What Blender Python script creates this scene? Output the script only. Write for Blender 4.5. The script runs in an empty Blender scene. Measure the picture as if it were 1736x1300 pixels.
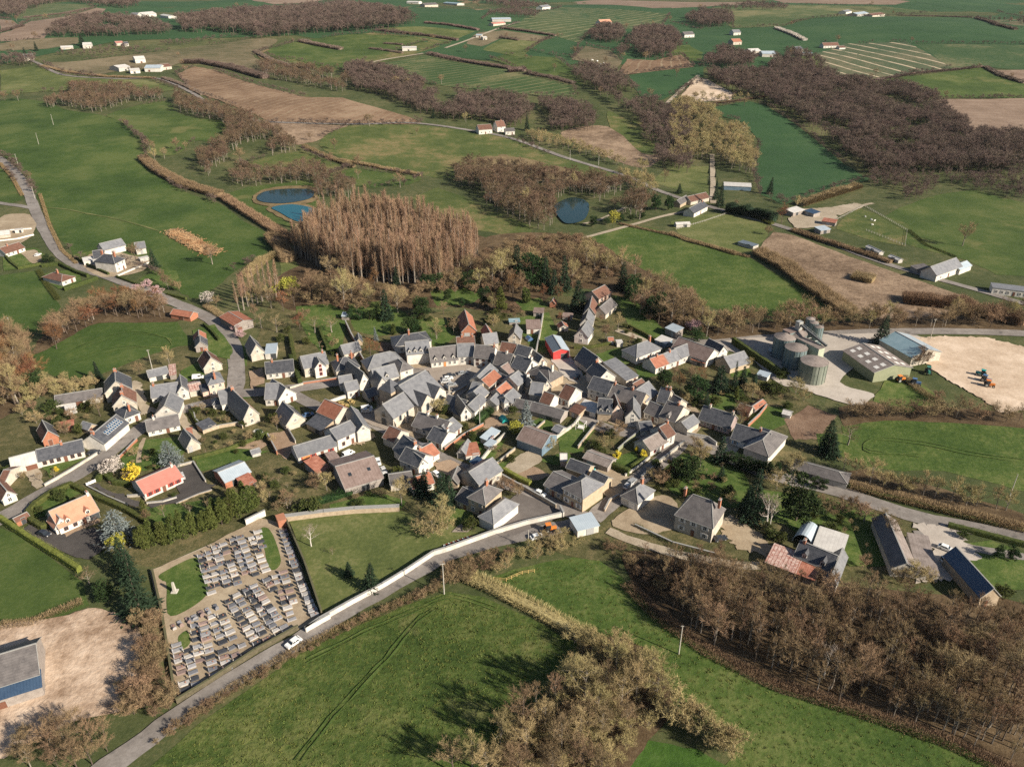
import bpy, bmesh, math, random
from mathutils import Vector, Matrix, noise
from mathutils.geometry import delaunay_2d_cdt
rad = math.radians
S = bpy.context.scene
COL = S.collection
R = random.Random(7)

# ---------------------------------------------------------------- camera, sky, sun, exposure
FPX, PITCH, CAMH = 1330.0, rad(28.6), 140.0
cam = bpy.data.cameras.new('camera'); camo = bpy.data.objects.new('camera', cam); COL.objects.link(camo)
camo.location = (0, 0, CAMH); camo.rotation_euler = (rad(90) - PITCH, 0, 0)
cam.sensor_fit = 'HORIZONTAL'; cam.angle = 2 * math.atan(868 / FPX); cam.clip_start = 1; cam.clip_end = 30000
S.camera = camo
SUN_AZ, SUN_EL = (0.852, -0.524), rad(29)
wld = bpy.data.worlds.new('World'); S.world = wld; wld.use_nodes = True
wn = wld.node_tree.nodes; sky = wn.new('ShaderNodeTexSky'); sky.sky_type = 'NISHITA'; sky.sun_disc = False
sky.sun_elevation = SUN_EL; sky.sun_rotation = math.atan2(SUN_AZ[0], SUN_AZ[1]); sky.altitude = 100
wld.node_tree.links.new(sky.outputs[0], wn['Background'].inputs[0]); wn['Background'].inputs[1].default_value = 0.052
sl = bpy.data.lights.new('sun', 'SUN'); sl.energy = 5.0; sl.angle = rad(0.5); sl.color = (1.0, 0.90, 0.75)
so = bpy.data.objects.new('sun', sl); COL.objects.link(so); so.location = (400, -250, 400)
ce = math.cos(SUN_EL)
so.rotation_euler = Vector((-SUN_AZ[0] * ce, -SUN_AZ[1] * ce, -math.sin(SUN_EL))).to_track_quat('-Z', 'Y').to_euler()
S.view_settings.view_transform = 'Standard'; S.view_settings.look = 'None'
S.view_settings.exposure = 0.86; S.view_settings.gamma = 1; S.view_settings.use_curve_mapping = False
S.cycles.max_bounces = 4; S.cycles.diffuse_bounces = 2; S.cycles.glossy_bounces = 2; S.cycles.transmission_bounces = 2
S.cycles.volume_bounces = 0; S.cycles.transparent_max_bounces = 6
S.cycles.use_denoising = False; S.cycles.sample_clamp_direct = 1.3; S.cycles.sample_clamp_indirect = 1.0

# ---------------------------------------------------------------- land form and measuring
def smooth(t):
    t = min(1.0, max(0.0, t)); return t * t * (3 - 2 * t)
def tz(x, y):
    if y < 430: return 0.0
    a = smooth((y - 430) / 300)
    return 44 * smooth((y - 560) / 950) + a * (3.2 * math.sin(x / 105 + y / 190 + 1.0) + 3.0 * math.sin(y / 120 - x / 230 + 0.6))
CP, SP = math.cos(PITCH), math.sin(PITCH)
CR = dict(a=(0,600,5.777), b=(220,540,5.777), c=(440,540,5.777), d=(640,540,5.777), e=(860,500,5.777), f=(1050,540,5.777),
  g=(1250,500,3.562), h=(0,720,5.777), i=(240,700,5.777), j=(480,680,5.777), k=(700,680,5.777), l=(900,680,5.777), m=(1100,680,5.777),
  n=(1280,760,3.80), o=(0,880,3.095), p=(240,860,3.6125), q=(480,850,3.333), r=(620,980,2.7125), s=(1000,850,2.3587),
  t=(0,0,2.888), u=(568,0,2.888), v=(1136,0,2.888), w=(0,380,4.3325), x=(340,380,4.3325), y=(700,400,5.777), z=(950,400,5.777),
  A1=(630,590,10.83), A2=(760,560,10.83), A3=(760,640,10.83), A4=(880,590,10.83), A5=(1010,600,10.83), A6=(560,570,10.83),
  A7=(1270,530,8.665), F=(0,0,1.0))
def G(c, x, y, z=None):
    """place on the ground of a spot measured on the survey picture"""
    x0, y0, s = CR[c]
    return GF(x0 + x / s, y0 + y / s)
def GF(px, py):
    u = (px - 868) / FPX; v = (650 - py) / FPX
    d = (u, CP + v * SP, -SP + v * CP)
    if d[2] > -0.012: d = (d[0], d[1], -0.012)
    t = -CAMH / d[2]
    if d[1] * t > 430:
        t = 380 / d[1]; st = 6.0
        while t * d[1] < 9000:
            q = t + st / d[1]
            if CAMH + q * d[2] < tz(q * d[0], q * d[1]): break
            t = q; st *= 1.02
        lo, hi = t, t + st / d[1]
        for _ in range(14):
            md = (lo + hi) / 2
            if CAMH + md * d[2] < tz(md * d[0], md * d[1]): hi = md
            else: lo = md
        t = lo
    x, y = d[0] * t, d[1] * t
    return Vector((x, y, tz(x, y)))
def seen(p):
    """distance along the camera axis and picture position"""
    dz = p[2] - CAMH; dep = p[1] * CP - dz * SP
    return 868 + FPX * p[0] / dep, 650 - FPX * (p[1] * SP + dz * CP) / dep

# ---------------------------------------------------------------- object helpers
def meta(o, label=None, cat=None, group=None, kind=None):
    if label: o['label'] = label
    if cat: o['category'] = cat
    if group: o['group'] = group
    if kind: o['kind'] = kind
    return o
def empty(name, loc, rz=0.0, sc=1.0):
    o = bpy.data.objects.new(name, None); COL.objects.link(o); o.location = loc; o.rotation_euler = (0, 0, rz)
    o.scale = (sc, sc, sc) if not isinstance(sc, tuple) else sc
    o.empty_display_size = 0.5
    return o
def mesh(name, vs, fs, mats, mi=None, smooth_=False):
    me = bpy.data.meshes.new(name); me.from_pydata(vs, [], fs)
    for m in (mats if isinstance(mats, (list, tuple)) else [mats]): me.materials.append(m)
    if mi: me.polygons.foreach_set('material_index', mi)
    if smooth_: me.polygons.foreach_set('use_smooth', [True] * len(fs))
    me.update(); return me
def put(name, me, parent=None, loc=(0,0,0), rz=0.0, sc=None):
    o = bpy.data.objects.new(name, me); COL.objects.link(o); o.parent = parent; o.location = loc
    if rz: o.rotation_euler = (0, 0, rz)
    if sc: o.scale = sc
    return o
class MB:
    """collects faces for one mesh"""
    def __init__(s): s.v = []; s.f = []; s.m = []
    def poly(s, pts, m=0):
        k = len(s.v); s.v += [tuple(p) for p in pts]; s.f.append(tuple(range(k, k + len(pts)))); s.m.append(m)
    def box(s, x0, x1, y0, y1, z0, z1, m=0, top=None):
        k = len(s.v); t = top or 0
        s.v += [(x0,y0,z0),(x1,y0,z0),(x1,y1,z0),(x0,y1,z0),(x0+t,y0+t,z1),(x1-t,y0+t,z1),(x1-t,y1-t,z1),(x0+t,y1-t,z1)]
        for q in ((3,2,1,0),(4,5,6,7),(0,1,5,4),(1,2,6,5),(2,3,7,6),(3,0,4,7)): s.f.append(tuple(k+i for i in q)); s.m.append(m)
    def prism(s, prof, a, b, ax, m=0, mside=None):
        """profile of (h,z) pairs swept along axis ax ('x' or 'y') from a to b"""
        n = len(prof); k = len(s.v)
        P3 = (lambda t,h,z: (t,h,z)) if ax == 'x' else (lambda t,h,z: (h,t,z))
        s.v += [P3(a,h,z) for h,z in prof] + [P3(b,h,z) for h,z in prof]
        rev = (ax == 'y')
        def add(q, mm): s.f.append(tuple(reversed(q)) if rev else tuple(q)); s.m.append(mm)
        add([k+i for i in range(n)][::-1], m); add([k+n+i for i in range(n)], m)
        for i in range(n):
            j = (i+1) % n; add((k+i, k+j, k+n+j, k+n+i), mside[i] if mside else m)
    def bar(s, p, q, w, h=None, m=0):
        p, q = Vector(p), Vector(q); d = (q-p).normalized(); h = h or w
        up = Vector((0,0,1)) if abs(d.z) < .95 else Vector((1,0,0))
        a = d.cross(up).normalized() * w/2; b = a.cross(d).normalized() * h/2
        k = len(s.v)
        for c in (p, q): s.v += [tuple(c+a+b), tuple(c-a+b), tuple(c-a-b), tuple(c+a-b)]
        for f in ((0,1,2,3),(7,6,5,4),(0,4,5,1),(1,5,6,2),(2,6,7,3),(3,7,4,0)): s.f.append(tuple(k+i for i in f)); s.m.append(m)
    def tube(s, pts, rs, n=5, m=0, cap=True):
        k = len(s.v); ang = R.random() * 6.28
        for i, p in enumerate(pts):
            p = Vector(p); d = (Vector(pts[min(i+1, len(pts)-1)]) - Vector(pts[max(i-1, 0)])).normalized()
            up = Vector((0,0,1)) if abs(d.z) < .9 else Vector((1,0,0))
            a = d.cross(up).normalized(); b = d.cross(a)
            for q in range(n):
                t = ang + 6.2832*q/n; s.v.append(tuple(p + a*math.cos(t)*rs[i] + b*math.sin(t)*rs[i]))
        for i in range(len(pts)-1):
            for q in range(n):
                s.f.append((k+i*n+q, k+i*n+(q+1)%n, k+(i+1)*n+(q+1)%n, k+(i+1)*n+q)); s.m.append(m)
        if cap: s.f.append(tuple(k+(len(pts)-1)*n+q for q in range(n))); s.m.append(m)
    def blade(s, p, q, w, m=0):
        p, q = Vector(p), Vector(q); d = q - p
        a = d.cross(Vector((R.uniform(-1,1), R.uniform(-1,1), R.uniform(-1,1))))
        if a.length < 1e-6: return
        a = a.normalized() * w/2; k = len(s.v)
        s.v += [tuple(p-a), tuple(p+a), tuple(q)]; s.f.append((k,k+1,k+2)); s.m.append(m)
    def disc(s, c, r, n, nrm=(0,0,1), m=0):
        nrm = Vector(nrm).normalized(); up = Vector((0,0,1)) if abs(nrm.z) < .9 else Vector((1,0,0))
        a = up.cross(nrm).normalized(); b = nrm.cross(a); c = Vector(c)
        s.poly([c + a*r*math.cos(6.2832*i/n) + b*r*math.sin(6.2832*i/n) for i in range(n)], m)
    def mesh(s, name, mats, sm=False): return mesh(name, s.v, s.f, mats, s.m, sm)

# ---------------------------------------------------------------- materials
MATS = {}
def newmat(name, rough=.8, spec=.3):
    m = bpy.data.materials.new(name); m.use_nodes = True; MATS[name] = m
    b = m.node_tree.nodes['Principled BSDF']; b.inputs['Roughness'].default_value = rough
    b.inputs['Specular IOR Level'].default_value = spec
    return m, m.node_tree.nodes, m.node_tree.links, b
def mth(n, l, op, a, b=None, c=None):
    x = n.new('ShaderNodeMath'); x.operation = op
    for i, q in enumerate((a, b, c)):
        if q is None: continue
        if isinstance(q, (int, float)): x.inputs[i].default_value = q
        else: l.new(q, x.inputs[i])
    return x.outputs[0]
def nz(n, l, co, scale, det=3, rough=.55, dist=0):
    x = n.new('ShaderNodeTexNoise'); x.inputs['Scale'].default_value = scale; x.inputs['Detail'].default_value = det
    x.inputs['Roughness'].default_value = rough; x.inputs['Distortion'].default_value = dist; l.new(co, x.inputs['Vector'])
    return x.outputs['Fac']
def ramp(n, l, fac, stops):
    x = n.new('ShaderNodeValToRGB'); l.new(fac, x.inputs[0]); e = x.color_ramp.elements
    e[0].position, e[0].color = stops[0][0], (*stops[0][1], 1); e[1].position, e[1].color = stops[-1][0], (*stops[-1][1], 1)
    for p, c in stops[1:-1]:
        q = e.new(p); q.color = (*c, 1)
    return x.outputs[0]
def mixc(n, l, fac, a, b, mode='MIX'):
    x = n.new('ShaderNodeMix'); x.data_type = 'RGBA'; x.blend_type = mode
    for i, q in ((0, fac), (6, a), (7, b)):
        if isinstance(q, (int, float)): x.inputs[i].default_value = q
        elif isinstance(q, tuple): x.inputs[i].default_value = (*q, 1)
        else: l.new(q, x.inputs[i])
    return x.outputs[2]
def sc(c, k): return tuple(min(1, max(0, v*k)) for v in c)

def land(name, cols, s1=.012, s2=.13, s3=1.3, w=(.4,.35,.25), lines=None, spots=None, bump=.25, rough=.95):
    """soil, grass and crops: three sizes of patches, optional drilled lines and bare spots"""
    m, n, l, b = newmat(name, rough, .15)
    co = n.new('ShaderNodeTexCoord').outputs['Object']
    a1, a2, a3 = nz(n,l,co,s1,3,.5), nz(n,l,co,s2,5,.65), nz(n,l,co,s3,4,.7)
    f = mth(n,l,'ADD', mth(n,l,'MULTIPLY',a1,w[0]), mth(n,l,'ADD', mth(n,l,'MULTIPLY',a2,w[1]), mth(n,l,'MULTIPLY',a3,w[2])))
    k = len(cols); c = ramp(n,l,f,[(.405 + .19*i/(k-1), q) for i, q in enumerate(cols)])
    if lines:
        ang, sp, wd, lc, amt, wob = lines
        mp = n.new('ShaderNodeMapping'); mp.inputs['Rotation'].default_value = (0,0,ang); l.new(co, mp.inputs['Vector'])
        sx = n.new('ShaderNodeSeparateXYZ'); l.new(mp.outputs[0], sx.inputs[0])
        xx = mth(n,l,'ADD', sx.outputs[0], mth(n,l,'MULTIPLY', nz(n,l,co,.008,1), wob))
        fr = mth(n,l,'ABSOLUTE', mth(n,l,'SUBTRACT', mth(n,l,'FRACT', mth(n,l,'DIVIDE', xx, sp)), .5))
        on = mth(n,l,'MULTIPLY', mth(n,l,'LESS_THAN', fr, wd), mth(n,l,'MULTIPLY', mth(n,l,'SUBTRACT', mth(n,l,'MULTIPLY', nz(n,l,co,.05,4,.7), 3.2), .95), amt))
        on.node.use_clamp = True; c = mixc(n,l,on,c,lc)
    if spots:
        ssc, th, scol = spots
        f2 = mth(n,l,'SUBTRACT', nz(n,l,co,ssc,5,.65), th); f2 = mth(n,l,'MULTIPLY', f2, 9); f2.node.use_clamp = True
        c = mixc(n,l,f2,c,scol)
    l.new(c, b.inputs['Base Color'])
    if bump:
        bp = n.new('ShaderNodeBump'); bp.inputs['Strength'].default_value = bump; bp.inputs['Distance'].default_value = .6
        l.new(a3, bp.inputs['Height']); l.new(bp.outputs[0], b.inputs['Normal'])
    return m
def stuff(name, c1, c2, s=.6, rough=.8, var=.25, spec=.3, stripe=None, metal=0, fine=4.0, hue=0):
    """walls, roofs, bark: blotches between two colours, fine grain and a tint for each object"""
    m, n, l, b = newmat(name, rough, spec)
    tc = n.new('ShaderNodeTexCoord').outputs['Object']; oi = n.new('ShaderNodeObjectInfo')
    off = n.new('ShaderNodeVectorMath'); off.operation = 'ADD'; l.new(tc, off.inputs[0])
    cb = n.new('ShaderNodeCombineXYZ'); r17 = mth(n,l,'MULTIPLY', oi.outputs['Random'], 57.0)
    for i in range(3): l.new(r17, cb.inputs[i])
    l.new(cb.outputs[0], off.inputs[1]); co = off.outputs[0]
    f = nz(n,l,co,s,5,.65); g = nz(n,l,co,fine,3,.6)
    c = ramp(n,l,mth(n,l,'ADD',mth(n,l,'MULTIPLY',f,.7),mth(n,l,'MULTIPLY',g,.3)),[(.36,c1),(.64,c2)])
    if stripe:
        ax, sp, dk = stripe
        sx = n.new('ShaderNodeSeparateXYZ'); l.new(tc, sx.inputs[0])
        fr = mth(n,l,'LESS_THAN', mth(n,l,'FRACT', mth(n,l,'DIVIDE', sx.outputs[ax], sp)), .18)
        c = mixc(n,l,mth(n,l,'MULTIPLY',fr,dk),c,sc(c1,.45))
    vv = mth(n,l,'ADD', mth(n,l,'MULTIPLY', oi.outputs['Random'], var), 1 - var/2)
    hs = n.new('ShaderNodeHueSaturation'); l.new(c, hs.inputs['Color']); l.new(vv, hs.inputs['Value'])
    if hue:
        r2 = mth(n,l,'FRACT', mth(n,l,'MULTIPLY', oi.outputs['Random'], 13.7))
        l.new(mth(n,l,'ADD', mth(n,l,'MULTIPLY', r2, hue), .5 - hue/2), hs.inputs['Hue'])
    l.new(hs.outputs[0], b.inputs['Base Color']); b.inputs['Metallic'].default_value = metal
    return m
def plain(name, c, rough=.6, spec=.4, metal=0):
    m, n, l, b = newmat(name, rough, spec)
    co = n.new('ShaderNodeTexCoord').outputs['Object']
    l.new(ramp(n,l,nz(n,l,co,2.0,4,.6),[(.3,sc(c,.82)),(.7,sc(c,1.1))]), b.inputs['Base Color']); b.inputs['Metallic'].default_value = metal
    return m
# ---------------------------------------------------------------- the land: one base sheet, fields laid on it
def L(*h): return tuple(((int(x,16)/255)) for x in h)
GR = dict(
 base = land('base_ground', [(.042,.056,.020),(.066,.078,.030),(.12,.112,.052)], s1=.02,s2=.2,s3=1.1),
 lush = land('lush_meadow', [(.031,.058,.013),(.049,.082,.019),(.086,.112,.032)], s1=.014,s2=.045,s3=.4, spots=(.022,.57,(.088,.112,.034))),
 lush2 = land('meadow_green', [(.038,.064,.016),(.058,.088,.022),(.100,.118,.038)], s1=.02,s2=.07,s3=.7, spots=(.03,.58,(.12,.125,.045))),
 near = land('rough_meadow', [(.028,.050,.011),(.056,.084,.019),(.120,.132,.042)], s1=.025,s2=.16,s3=.75,w=(.35,.35,.3),bump=.7, spots=(.06,.585,(.135,.135,.05))),
 near2 = land('grazed_meadow', [(.034,.064,.013),(.060,.094,.021),(.115,.134,.042)], s1=.03,s2=.13,s3=.7,w=(.3,.35,.35),bump=.45),
 bright = land('young_grass', [(.03,.07,.012),(.045,.095,.016),(.07,.12,.03)], s1=.05,s2=.2,s3=.9,bump=.4),
 teal = land('winter_crop', [(.026,.062,.024),(.032,.074,.028),(.045,.088,.034)], s1=.008,s2=.03,s3=.3),
 tealsp = land('thin_crop', [(.032,.066,.026),(.048,.082,.032),(.15,.14,.075)], s1=.006,s2=.02,s3=.2),
 sward = land('yellow_sward', [(.065,.085,.026),(.10,.118,.038),(.17,.165,.07)], s1=.02,s2=.1,s3=.8),
 lawn = land('garden_lawn', [(.042,.072,.016),(.066,.104,.024),(.125,.145,.046)], s1=.05,s2=.3,s3=1.6,w=(.3,.4,.3)),
 wild = land('wild_garden', [(.05,.052,.02),(.085,.082,.035),(.16,.13,.065)], s1=.06,s2=.35,s3=1.5,w=(.3,.4,.3),bump=.4),
 scrub = land('leaf_litter', [(.05,.032,.018),(.085,.058,.032),(.14,.10,.058)], s1=.05,s2=.3,s3=1.3,bump=.4),
 tan = land('dry_grass', [(.10,.078,.038),(.17,.125,.066),(.25,.185,.10)], s1=.02,s2=.12,s3=.7,bump=.35),
 brush = land('dry_brush', [(.12,.082,.054),(.21,.148,.10),(.31,.225,.155)], s1=.03,s2=.15,s3=.6,bump=.5),
 rough = land('rough_pasture', [(.05,.072,.020),(.080,.10,.030),(.19,.15,.07)], s1=.015,s2=.09,s3=.6),
 stub = land('stubble', [(.14,.088,.054),(.20,.130,.082),(.28,.195,.13)], s1=.01,s2=.05,s3=.4, lines=(.35,9,.09,(.26,.20,.13),.9,60)),
 stubg = land('stubble_regrowth', [(.075,.075,.036),(.13,.108,.062),(.20,.16,.10)], s1=.008,s2=.04,s3=.3, lines=(1.2,16,.05,(.20,.15,.10),.8,40)),
 plough = land('brown_field', [(.16,.112,.08),(.21,.15,.11),(.27,.20,.15)], s1=.01,s2=.05,s3=.4, lines=(1.45,12,.08,(.17,.11,.08),.7,30)),
 drill = land('drilled_crop', [(.045,.075,.028),(.058,.086,.034),(.10,.11,.05)], s1=.01,s2=.05,s3=.4, lines=(.62,20,.07,(.24,.22,.12),1.1,30)),
 drill2 = land('striped_crop', [(.05,.078,.04),(.07,.088,.046),(.14,.125,.075)], s1=.01,s2=.05,s3=.4, lines=(-.42,26,.07,(.42,.34,.24),1.5,22)),
 drill3 = land('lined_crop', [(.036,.07,.022),(.055,.085,.03),(.17,.155,.075)], s1=.008,s2=.04,s3=.4, lines=(1.05,13,.07,(.20,.18,.09),.9,15)),
 sand = land('pale_sand', [(.40,.30,.215),(.50,.39,.29),(.61,.49,.38)], s1=.03,s2=.12,s3=.8,bump=.2),
 dirt = land('bare_earth', [(.25,.17,.115),(.43,.32,.235),(.58,.455,.35)], s1=.04,s2=.16,s3=.7,bump=.5),
 gravel = land('pale_gravel', [(.33,.29,.25),(.39,.345,.30),(.46,.41,.36)], s1=.03,s2=.2,s3=1.4,bump=.1),
 yard = land('beige_yard', [(.24,.185,.125),(.31,.245,.17),(.38,.31,.22)], s1=.06,s2=.3,s3=1.5,bump=.15),
 bed = land('dug_soil', [(.12,.075,.05),(.17,.11,.075),(.22,.15,.105)], s1=.06,s2=.4,s3=2,bump=.4),
 bedp = land('dry_soil', [(.24,.165,.11),(.29,.205,.14),(.34,.25,.175)], s1=.06,s2=.4,s3=2,bump=.3),
 tarmac = land('dark_tarmac', [(.055,.05,.048),(.07,.064,.06),(.09,.08,.075)], s1=.05,s2=.3,s3=2,bump=.08),
 tarmacp = land('schoolyard_tarmac', [(.115,.10,.092),(.14,.123,.112),(.17,.15,.137)], s1=.06,s2=.3,s3=2,bump=.08),
 road = land('worn_road', [(.16,.142,.128),(.205,.184,.168),(.27,.245,.225)], s1=.05,s2=.35,s3=2,bump=.08, spots=(.25,.58,(.10,.092,.088))),
 track = land('dirt_track', [(.26,.215,.155),(.33,.275,.205),(.40,.34,.26)], s1=.05,s2=.3,s3=1.6,bump=.2),
 paving = land('square_paving', [(.23,.19,.155),(.27,.225,.187),(.31,.265,.222)], s1=.05,s2=.25,s3=2,bump=.06),
 teald = land('yard_tarmac', [(.085,.08,.08),(.105,.10,.10),(.13,.124,.122)], s1=.05,s2=.3,s3=2,bump=.06),
)
def wat():
    m, n, l, b = newmat('pond_water', .08, .25); b.inputs['Base Color'].default_value = (.010,.030,.030,1)
    co = n.new('ShaderNodeTexCoord').outputs['Object']; bp = n.new('ShaderNodeBump'); bp.inputs['Strength'].default_value = .05
    l.new(nz(n,l,co,1.5,3), bp.inputs['Height']); l.new(bp.outputs[0], b.inputs['Normal']); return m
GR['water'] = wat(); GR['water2'] = GR['water'].copy(); GR['water2'].node_tree.nodes['Principled BSDF'].inputs['Base Color'].default_value = (.008,.085,.11,1)
# base sheet, reaching the horizon
ys = [-900,-500,-250,-100,0,60]; y = 60
while y < 430: y += 20; ys.append(y)
while y < 1600: y += 24; ys.append(y)
while y < 11000: y *= 1.09; ys.append(y)
xs = [0]; x = 0
while x < 1500: x += 28 if x < 700 else 60; xs.append(x)
while x < 9000: x *= 1.25; xs.append(x)
xs = [-q for q in xs[:0:-1]] + xs
vs = [(x, y, tz(x, y) - .05 - .2*smooth((y-430)/500)) for y in ys for x in xs]; nx = len(xs)
fs = [(j*nx+i, j*nx+i+1, (j+1)*nx+i+1, (j+1)*nx+i) for j in range(len(ys)-1) for i in range(nx-1)]
meta(put('ground', mesh('ground', vs, fs, GR['base'], None, True)), kind='structure')

def rounded(P, sub=4, jit=0.0):
    n = len(P); out = []
    for i in range(n):
        p0, p1, p2, p3 = P[i-1], P[i], P[(i+1) % n], P[(i+2) % n]
        for k in range(sub):
            t = k/sub
            q = .5*((2*p1) + (p2-p0)*t + (2*p0-5*p1+4*p2-p3)*t*t + (3*p1-p0-3*p2+p3)*t**3)
            if jit: q = q + Vector((R.uniform(-jit,jit), R.uniform(-jit,jit)))
            out.append(q)
    return out
LAY = [0]; FAR = [True]; FARPOLY = []
def field(name, pts, mat, crop='F', round_=True, jit=None, lay=None, dz=0, label=None):
    """a sheet of land cover that follows the terrain"""
    P = [G(crop, x, y).to_2d() for x, y in pts]
    ym = sum(p.y for p in P)/len(P)
    if name == 'field' and 520 < ym < 1700: FARPOLY.append(list(P))
    org = name in ('pond','pond_bank','dry_patch','hillside','wood_floor','grove_floor','earth_yard','straw_patch','gravel_yard','cemetery_lawn')
    jj = (.12 + .0012*ym) if jit is None else jit
    if round_ and (org or len(P) >= 14): P = rounded(P, 5, jj)
    elif round_ and name in ('sand_yard','farmyard','driveway'): P = [p + (q-p)*t/12 + Vector((R.gauss(0,.45), R.gauss(0,.45))) for p, q in zip(P, P[1:]+P[:1]) for t in range(12)]
    elif round_: P = [p + (q-p)*t/4 + Vector((R.uniform(-jj,jj), R.uniform(-jj,jj))) for p, q in zip(P, P[1:]+P[:1]) for t in range(4)]
    Q = []
    for i, p in enumerate(P):
        q = P[(i+1) % len(P)]; k = max(1, int((q-p).length/16)) if ym > 380 else 1
        Q += [p + (q-p)*t/k for t in range(k)]
    nb = len(Q); ed = [(i, (i+1) % nb) for i in range(nb)]
    if max(p.y for p in Q) > 425:
        x0, x1 = min(p.x for p in Q), max(p.x for p in Q); y0, y1 = min(p.y for p in Q), max(p.y for p in Q)
        st = max(14, (x1-x0)/90, (y1-y0)/90); a = x0
        while a < x1:
            b_ = max(y0, 400)
            while b_ < y1: Q.append(Vector((a+R.uniform(-1,1), b_+R.uniform(-1,1)))); b_ += st
            a += st
    r = delaunay_2d_cdt(Q, ed, [], 1, 1e-4)
    LAY[0] += 1; k = (((LAY[0] % 9) + 1 if FAR[0] else LAY[0]) if lay is None else lay)
    vs = [(p.x, p.y, tz(p.x, p.y) + .003*k*(1 + 6*smooth((p.y-400)/600)) + dz) for p in r[0]]
    if not r[2]: return
    o = put(name, mesh(name, vs, [tuple(f) for f in r[2]], GR[mat], None, True)); meta(o, label=label, kind='structure'); return o
def ribbon(name, pts, w, mat, crop='F', label=None, w2=None):
    """a road, track or path of an even width"""
    P = [G(crop, x, y).to_2d() for x, y in pts]; C = []
    for i in range(len(P)-1):
        p0, p1, p2, p3 = P[max(i-1,0)], P[i], P[i+1], P[min(i+2,len(P)-1)]
        k = max(3, int((p2-p1).length/7))
        for j in range(k):
            t = j/k; C.append(.5*((2*p1) + (p2-p0)*t + (2*p0-5*p1+4*p2-p3)*t*t + (3*p1-p0-3*p2+p3)*t**3))
    C.append(P[-1]); LAY[0] += 1; vs = []; fs = []
    for i, c in enumerate(C):
        d = (C[min(i+1,len(C)-1)] - C[max(i-1,0)]).normalized(); nn = Vector((-d.y, d.x))
        ww = w if w2 is None else w + (w2-w)*i/(len(C)-1)
        for s_ in (-.5, 0, .5):
            q = c + nn*ww*s_ + nn*(R.uniform(-.28,.28) if s_ else 0)
            vs.append((q.x, q.y, tz(q.x,q.y) + .002*LAY[0]*(1 + .5*smooth((q.y-400)/600))))
        if i:
            k = 3*i
            for j in (0,1): fs.append((k-3+j, k+j, k+j+1, k-2+j))
    fs = [f[::-1] for f in fs]
    o = put(name, mesh(name, vs, fs, GR[mat], None, True)); meta(o, label=label, kind='structure'); return o

# far country first
field('field', [(0,20),(300,-10),(868,-30),(1400,-30),(1736,-10),(1736,110),(1300,120),(900,110),(500,60),(200,70),(0,110)], 'teal', lay=1)
field('field', [(0,165),(60,150),(150,105),(330,52),(430,35),(520,45),(500,62),(400,90),(300,120),(210,190),(120,200),(0,205)], 'plough', 't')
field('field', [(80,90),(110,40),(180,18),(430,25),(470,40),(300,85),(170,105)], 'drill', 't')
field('field', [(0,95),(60,100),(95,125),(30,150),(0,155)], 'plough', 't')
field('field', [(0,215),(150,190),(380,185),(385,215),(240,240),(0,252)], 'stubg', 't')
field('field', [(640,70),(950,25),(1270,5),(1350,35),(1300,60),(1150,50),(850,65),(700,80)], 'teal', 't')
field('field', [(850,80),(1170,40),(1230,60),(1090,98),(960,95)], 'sward', 't')
field('field', [(1230,5),(1300,-12),(1736,-12),(1500,15),(1350,22)], 'plough', 't')
field('field', [(300,60),(450,30),(650,40),(780,60),(720,100),(560,115),(440,112)], 'teal', 'u')
field('field', [(590,0),(700,0),(780,32),(760,46),(690,52),(640,28)], 'tan', 'u')
field('field', [(820,140),(900,115),(1000,62),(1110,38),(1400,48),(1640,70),(1600,130),(1430,142),(1280,130),(1200,212),(1080,180)], 'drill', 'u')
field('field', [(1100,20),(1300,0),(1733,-8),(1900,5),(1733,38),(1560,42),(1350,25)], 'plough', 'u')
field('field', [(720,245),(810,195),(960,198),(1010,208),(930,262),(960,288),(830,266)], 'sward', 'u')
field('field', [(945,245),(1050,190),(1192,218),(1182,282),(1080,272)], 'teal', 'u')
field('field', [(640,215),(700,160),(830,150),(1080,185),(1000,205),(810,190),(720,230)], 'stubg', 'u')
field('field', [(1160,292),(1230,225),(1350,250),(1410,300),(1380,345),(1250,312)], 'stubg', 'u')
field('field', [(1395,350),(1430,290),(1560,298),(1690,268),(1760,330),(1420,368)], 'stub', 'u')
field('field', [(1420,372),(1590,345),(1810,325),(1800,400),(1600,492),(1500,472)], 'teal', 'u')
field('field', [(0,180),(190,160),(430,185),(570,210),(430,252),(300,292),(110,332),(0,352),(-180,330),(-330,270),(-250,215)], 'rough', 'u')
field('field', [(200,140),(420,130),(690,155),(560,205),(420,180)], 'sward', 'u')
field('field', [(760,290),(830,268),(1080,282),(1170,350),(1215,425),(930,345)], 'lush2', 'u')
field('field', [(250,312),(440,270),(620,310),(860,345),(1160,420),(1185,475),(1000,472),(850,452),(620,432),(450,412),(330,345)], 'drill3', 'u')
field('field', [(0,-5),(400,0),(460,25),(150,36),(0,42)], 'plough', 'v')
field('field', [(470,-8),(900,-12),(1180,8),(1100,25),(800,22),(560,15)], 'plough', 'v')
field('field', [(200,40),(560,25),(1000,30),(1300,60),(1100,76),(700,92),(560,130),(300,140)], 'drill3', 'v')
field('field', [(1200,10),(1733,-8),(1800,60),(1733,90),(1500,60)], 'teal', 'v')
field('field', [(1480,65),(1600,60),(1733,90),(1733,130),(1600,112)], 'stubg', 'v')
field('field', [(560,132),(700,92),(1130,82),(1500,92),(1600,130),(1800,150),(1800,222),(1200,215),(870,210),(680,205)], 'teal', 'v')
field('field', [(1200,216),(1800,224),(1800,350),(1580,332),(1380,337)], 'tealsp', 'v')
field('field', [(715,262),(860,216),(1160,206),(1372,332),(1100,372),(900,392),(770,342)], 'drill2', 'v')
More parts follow.
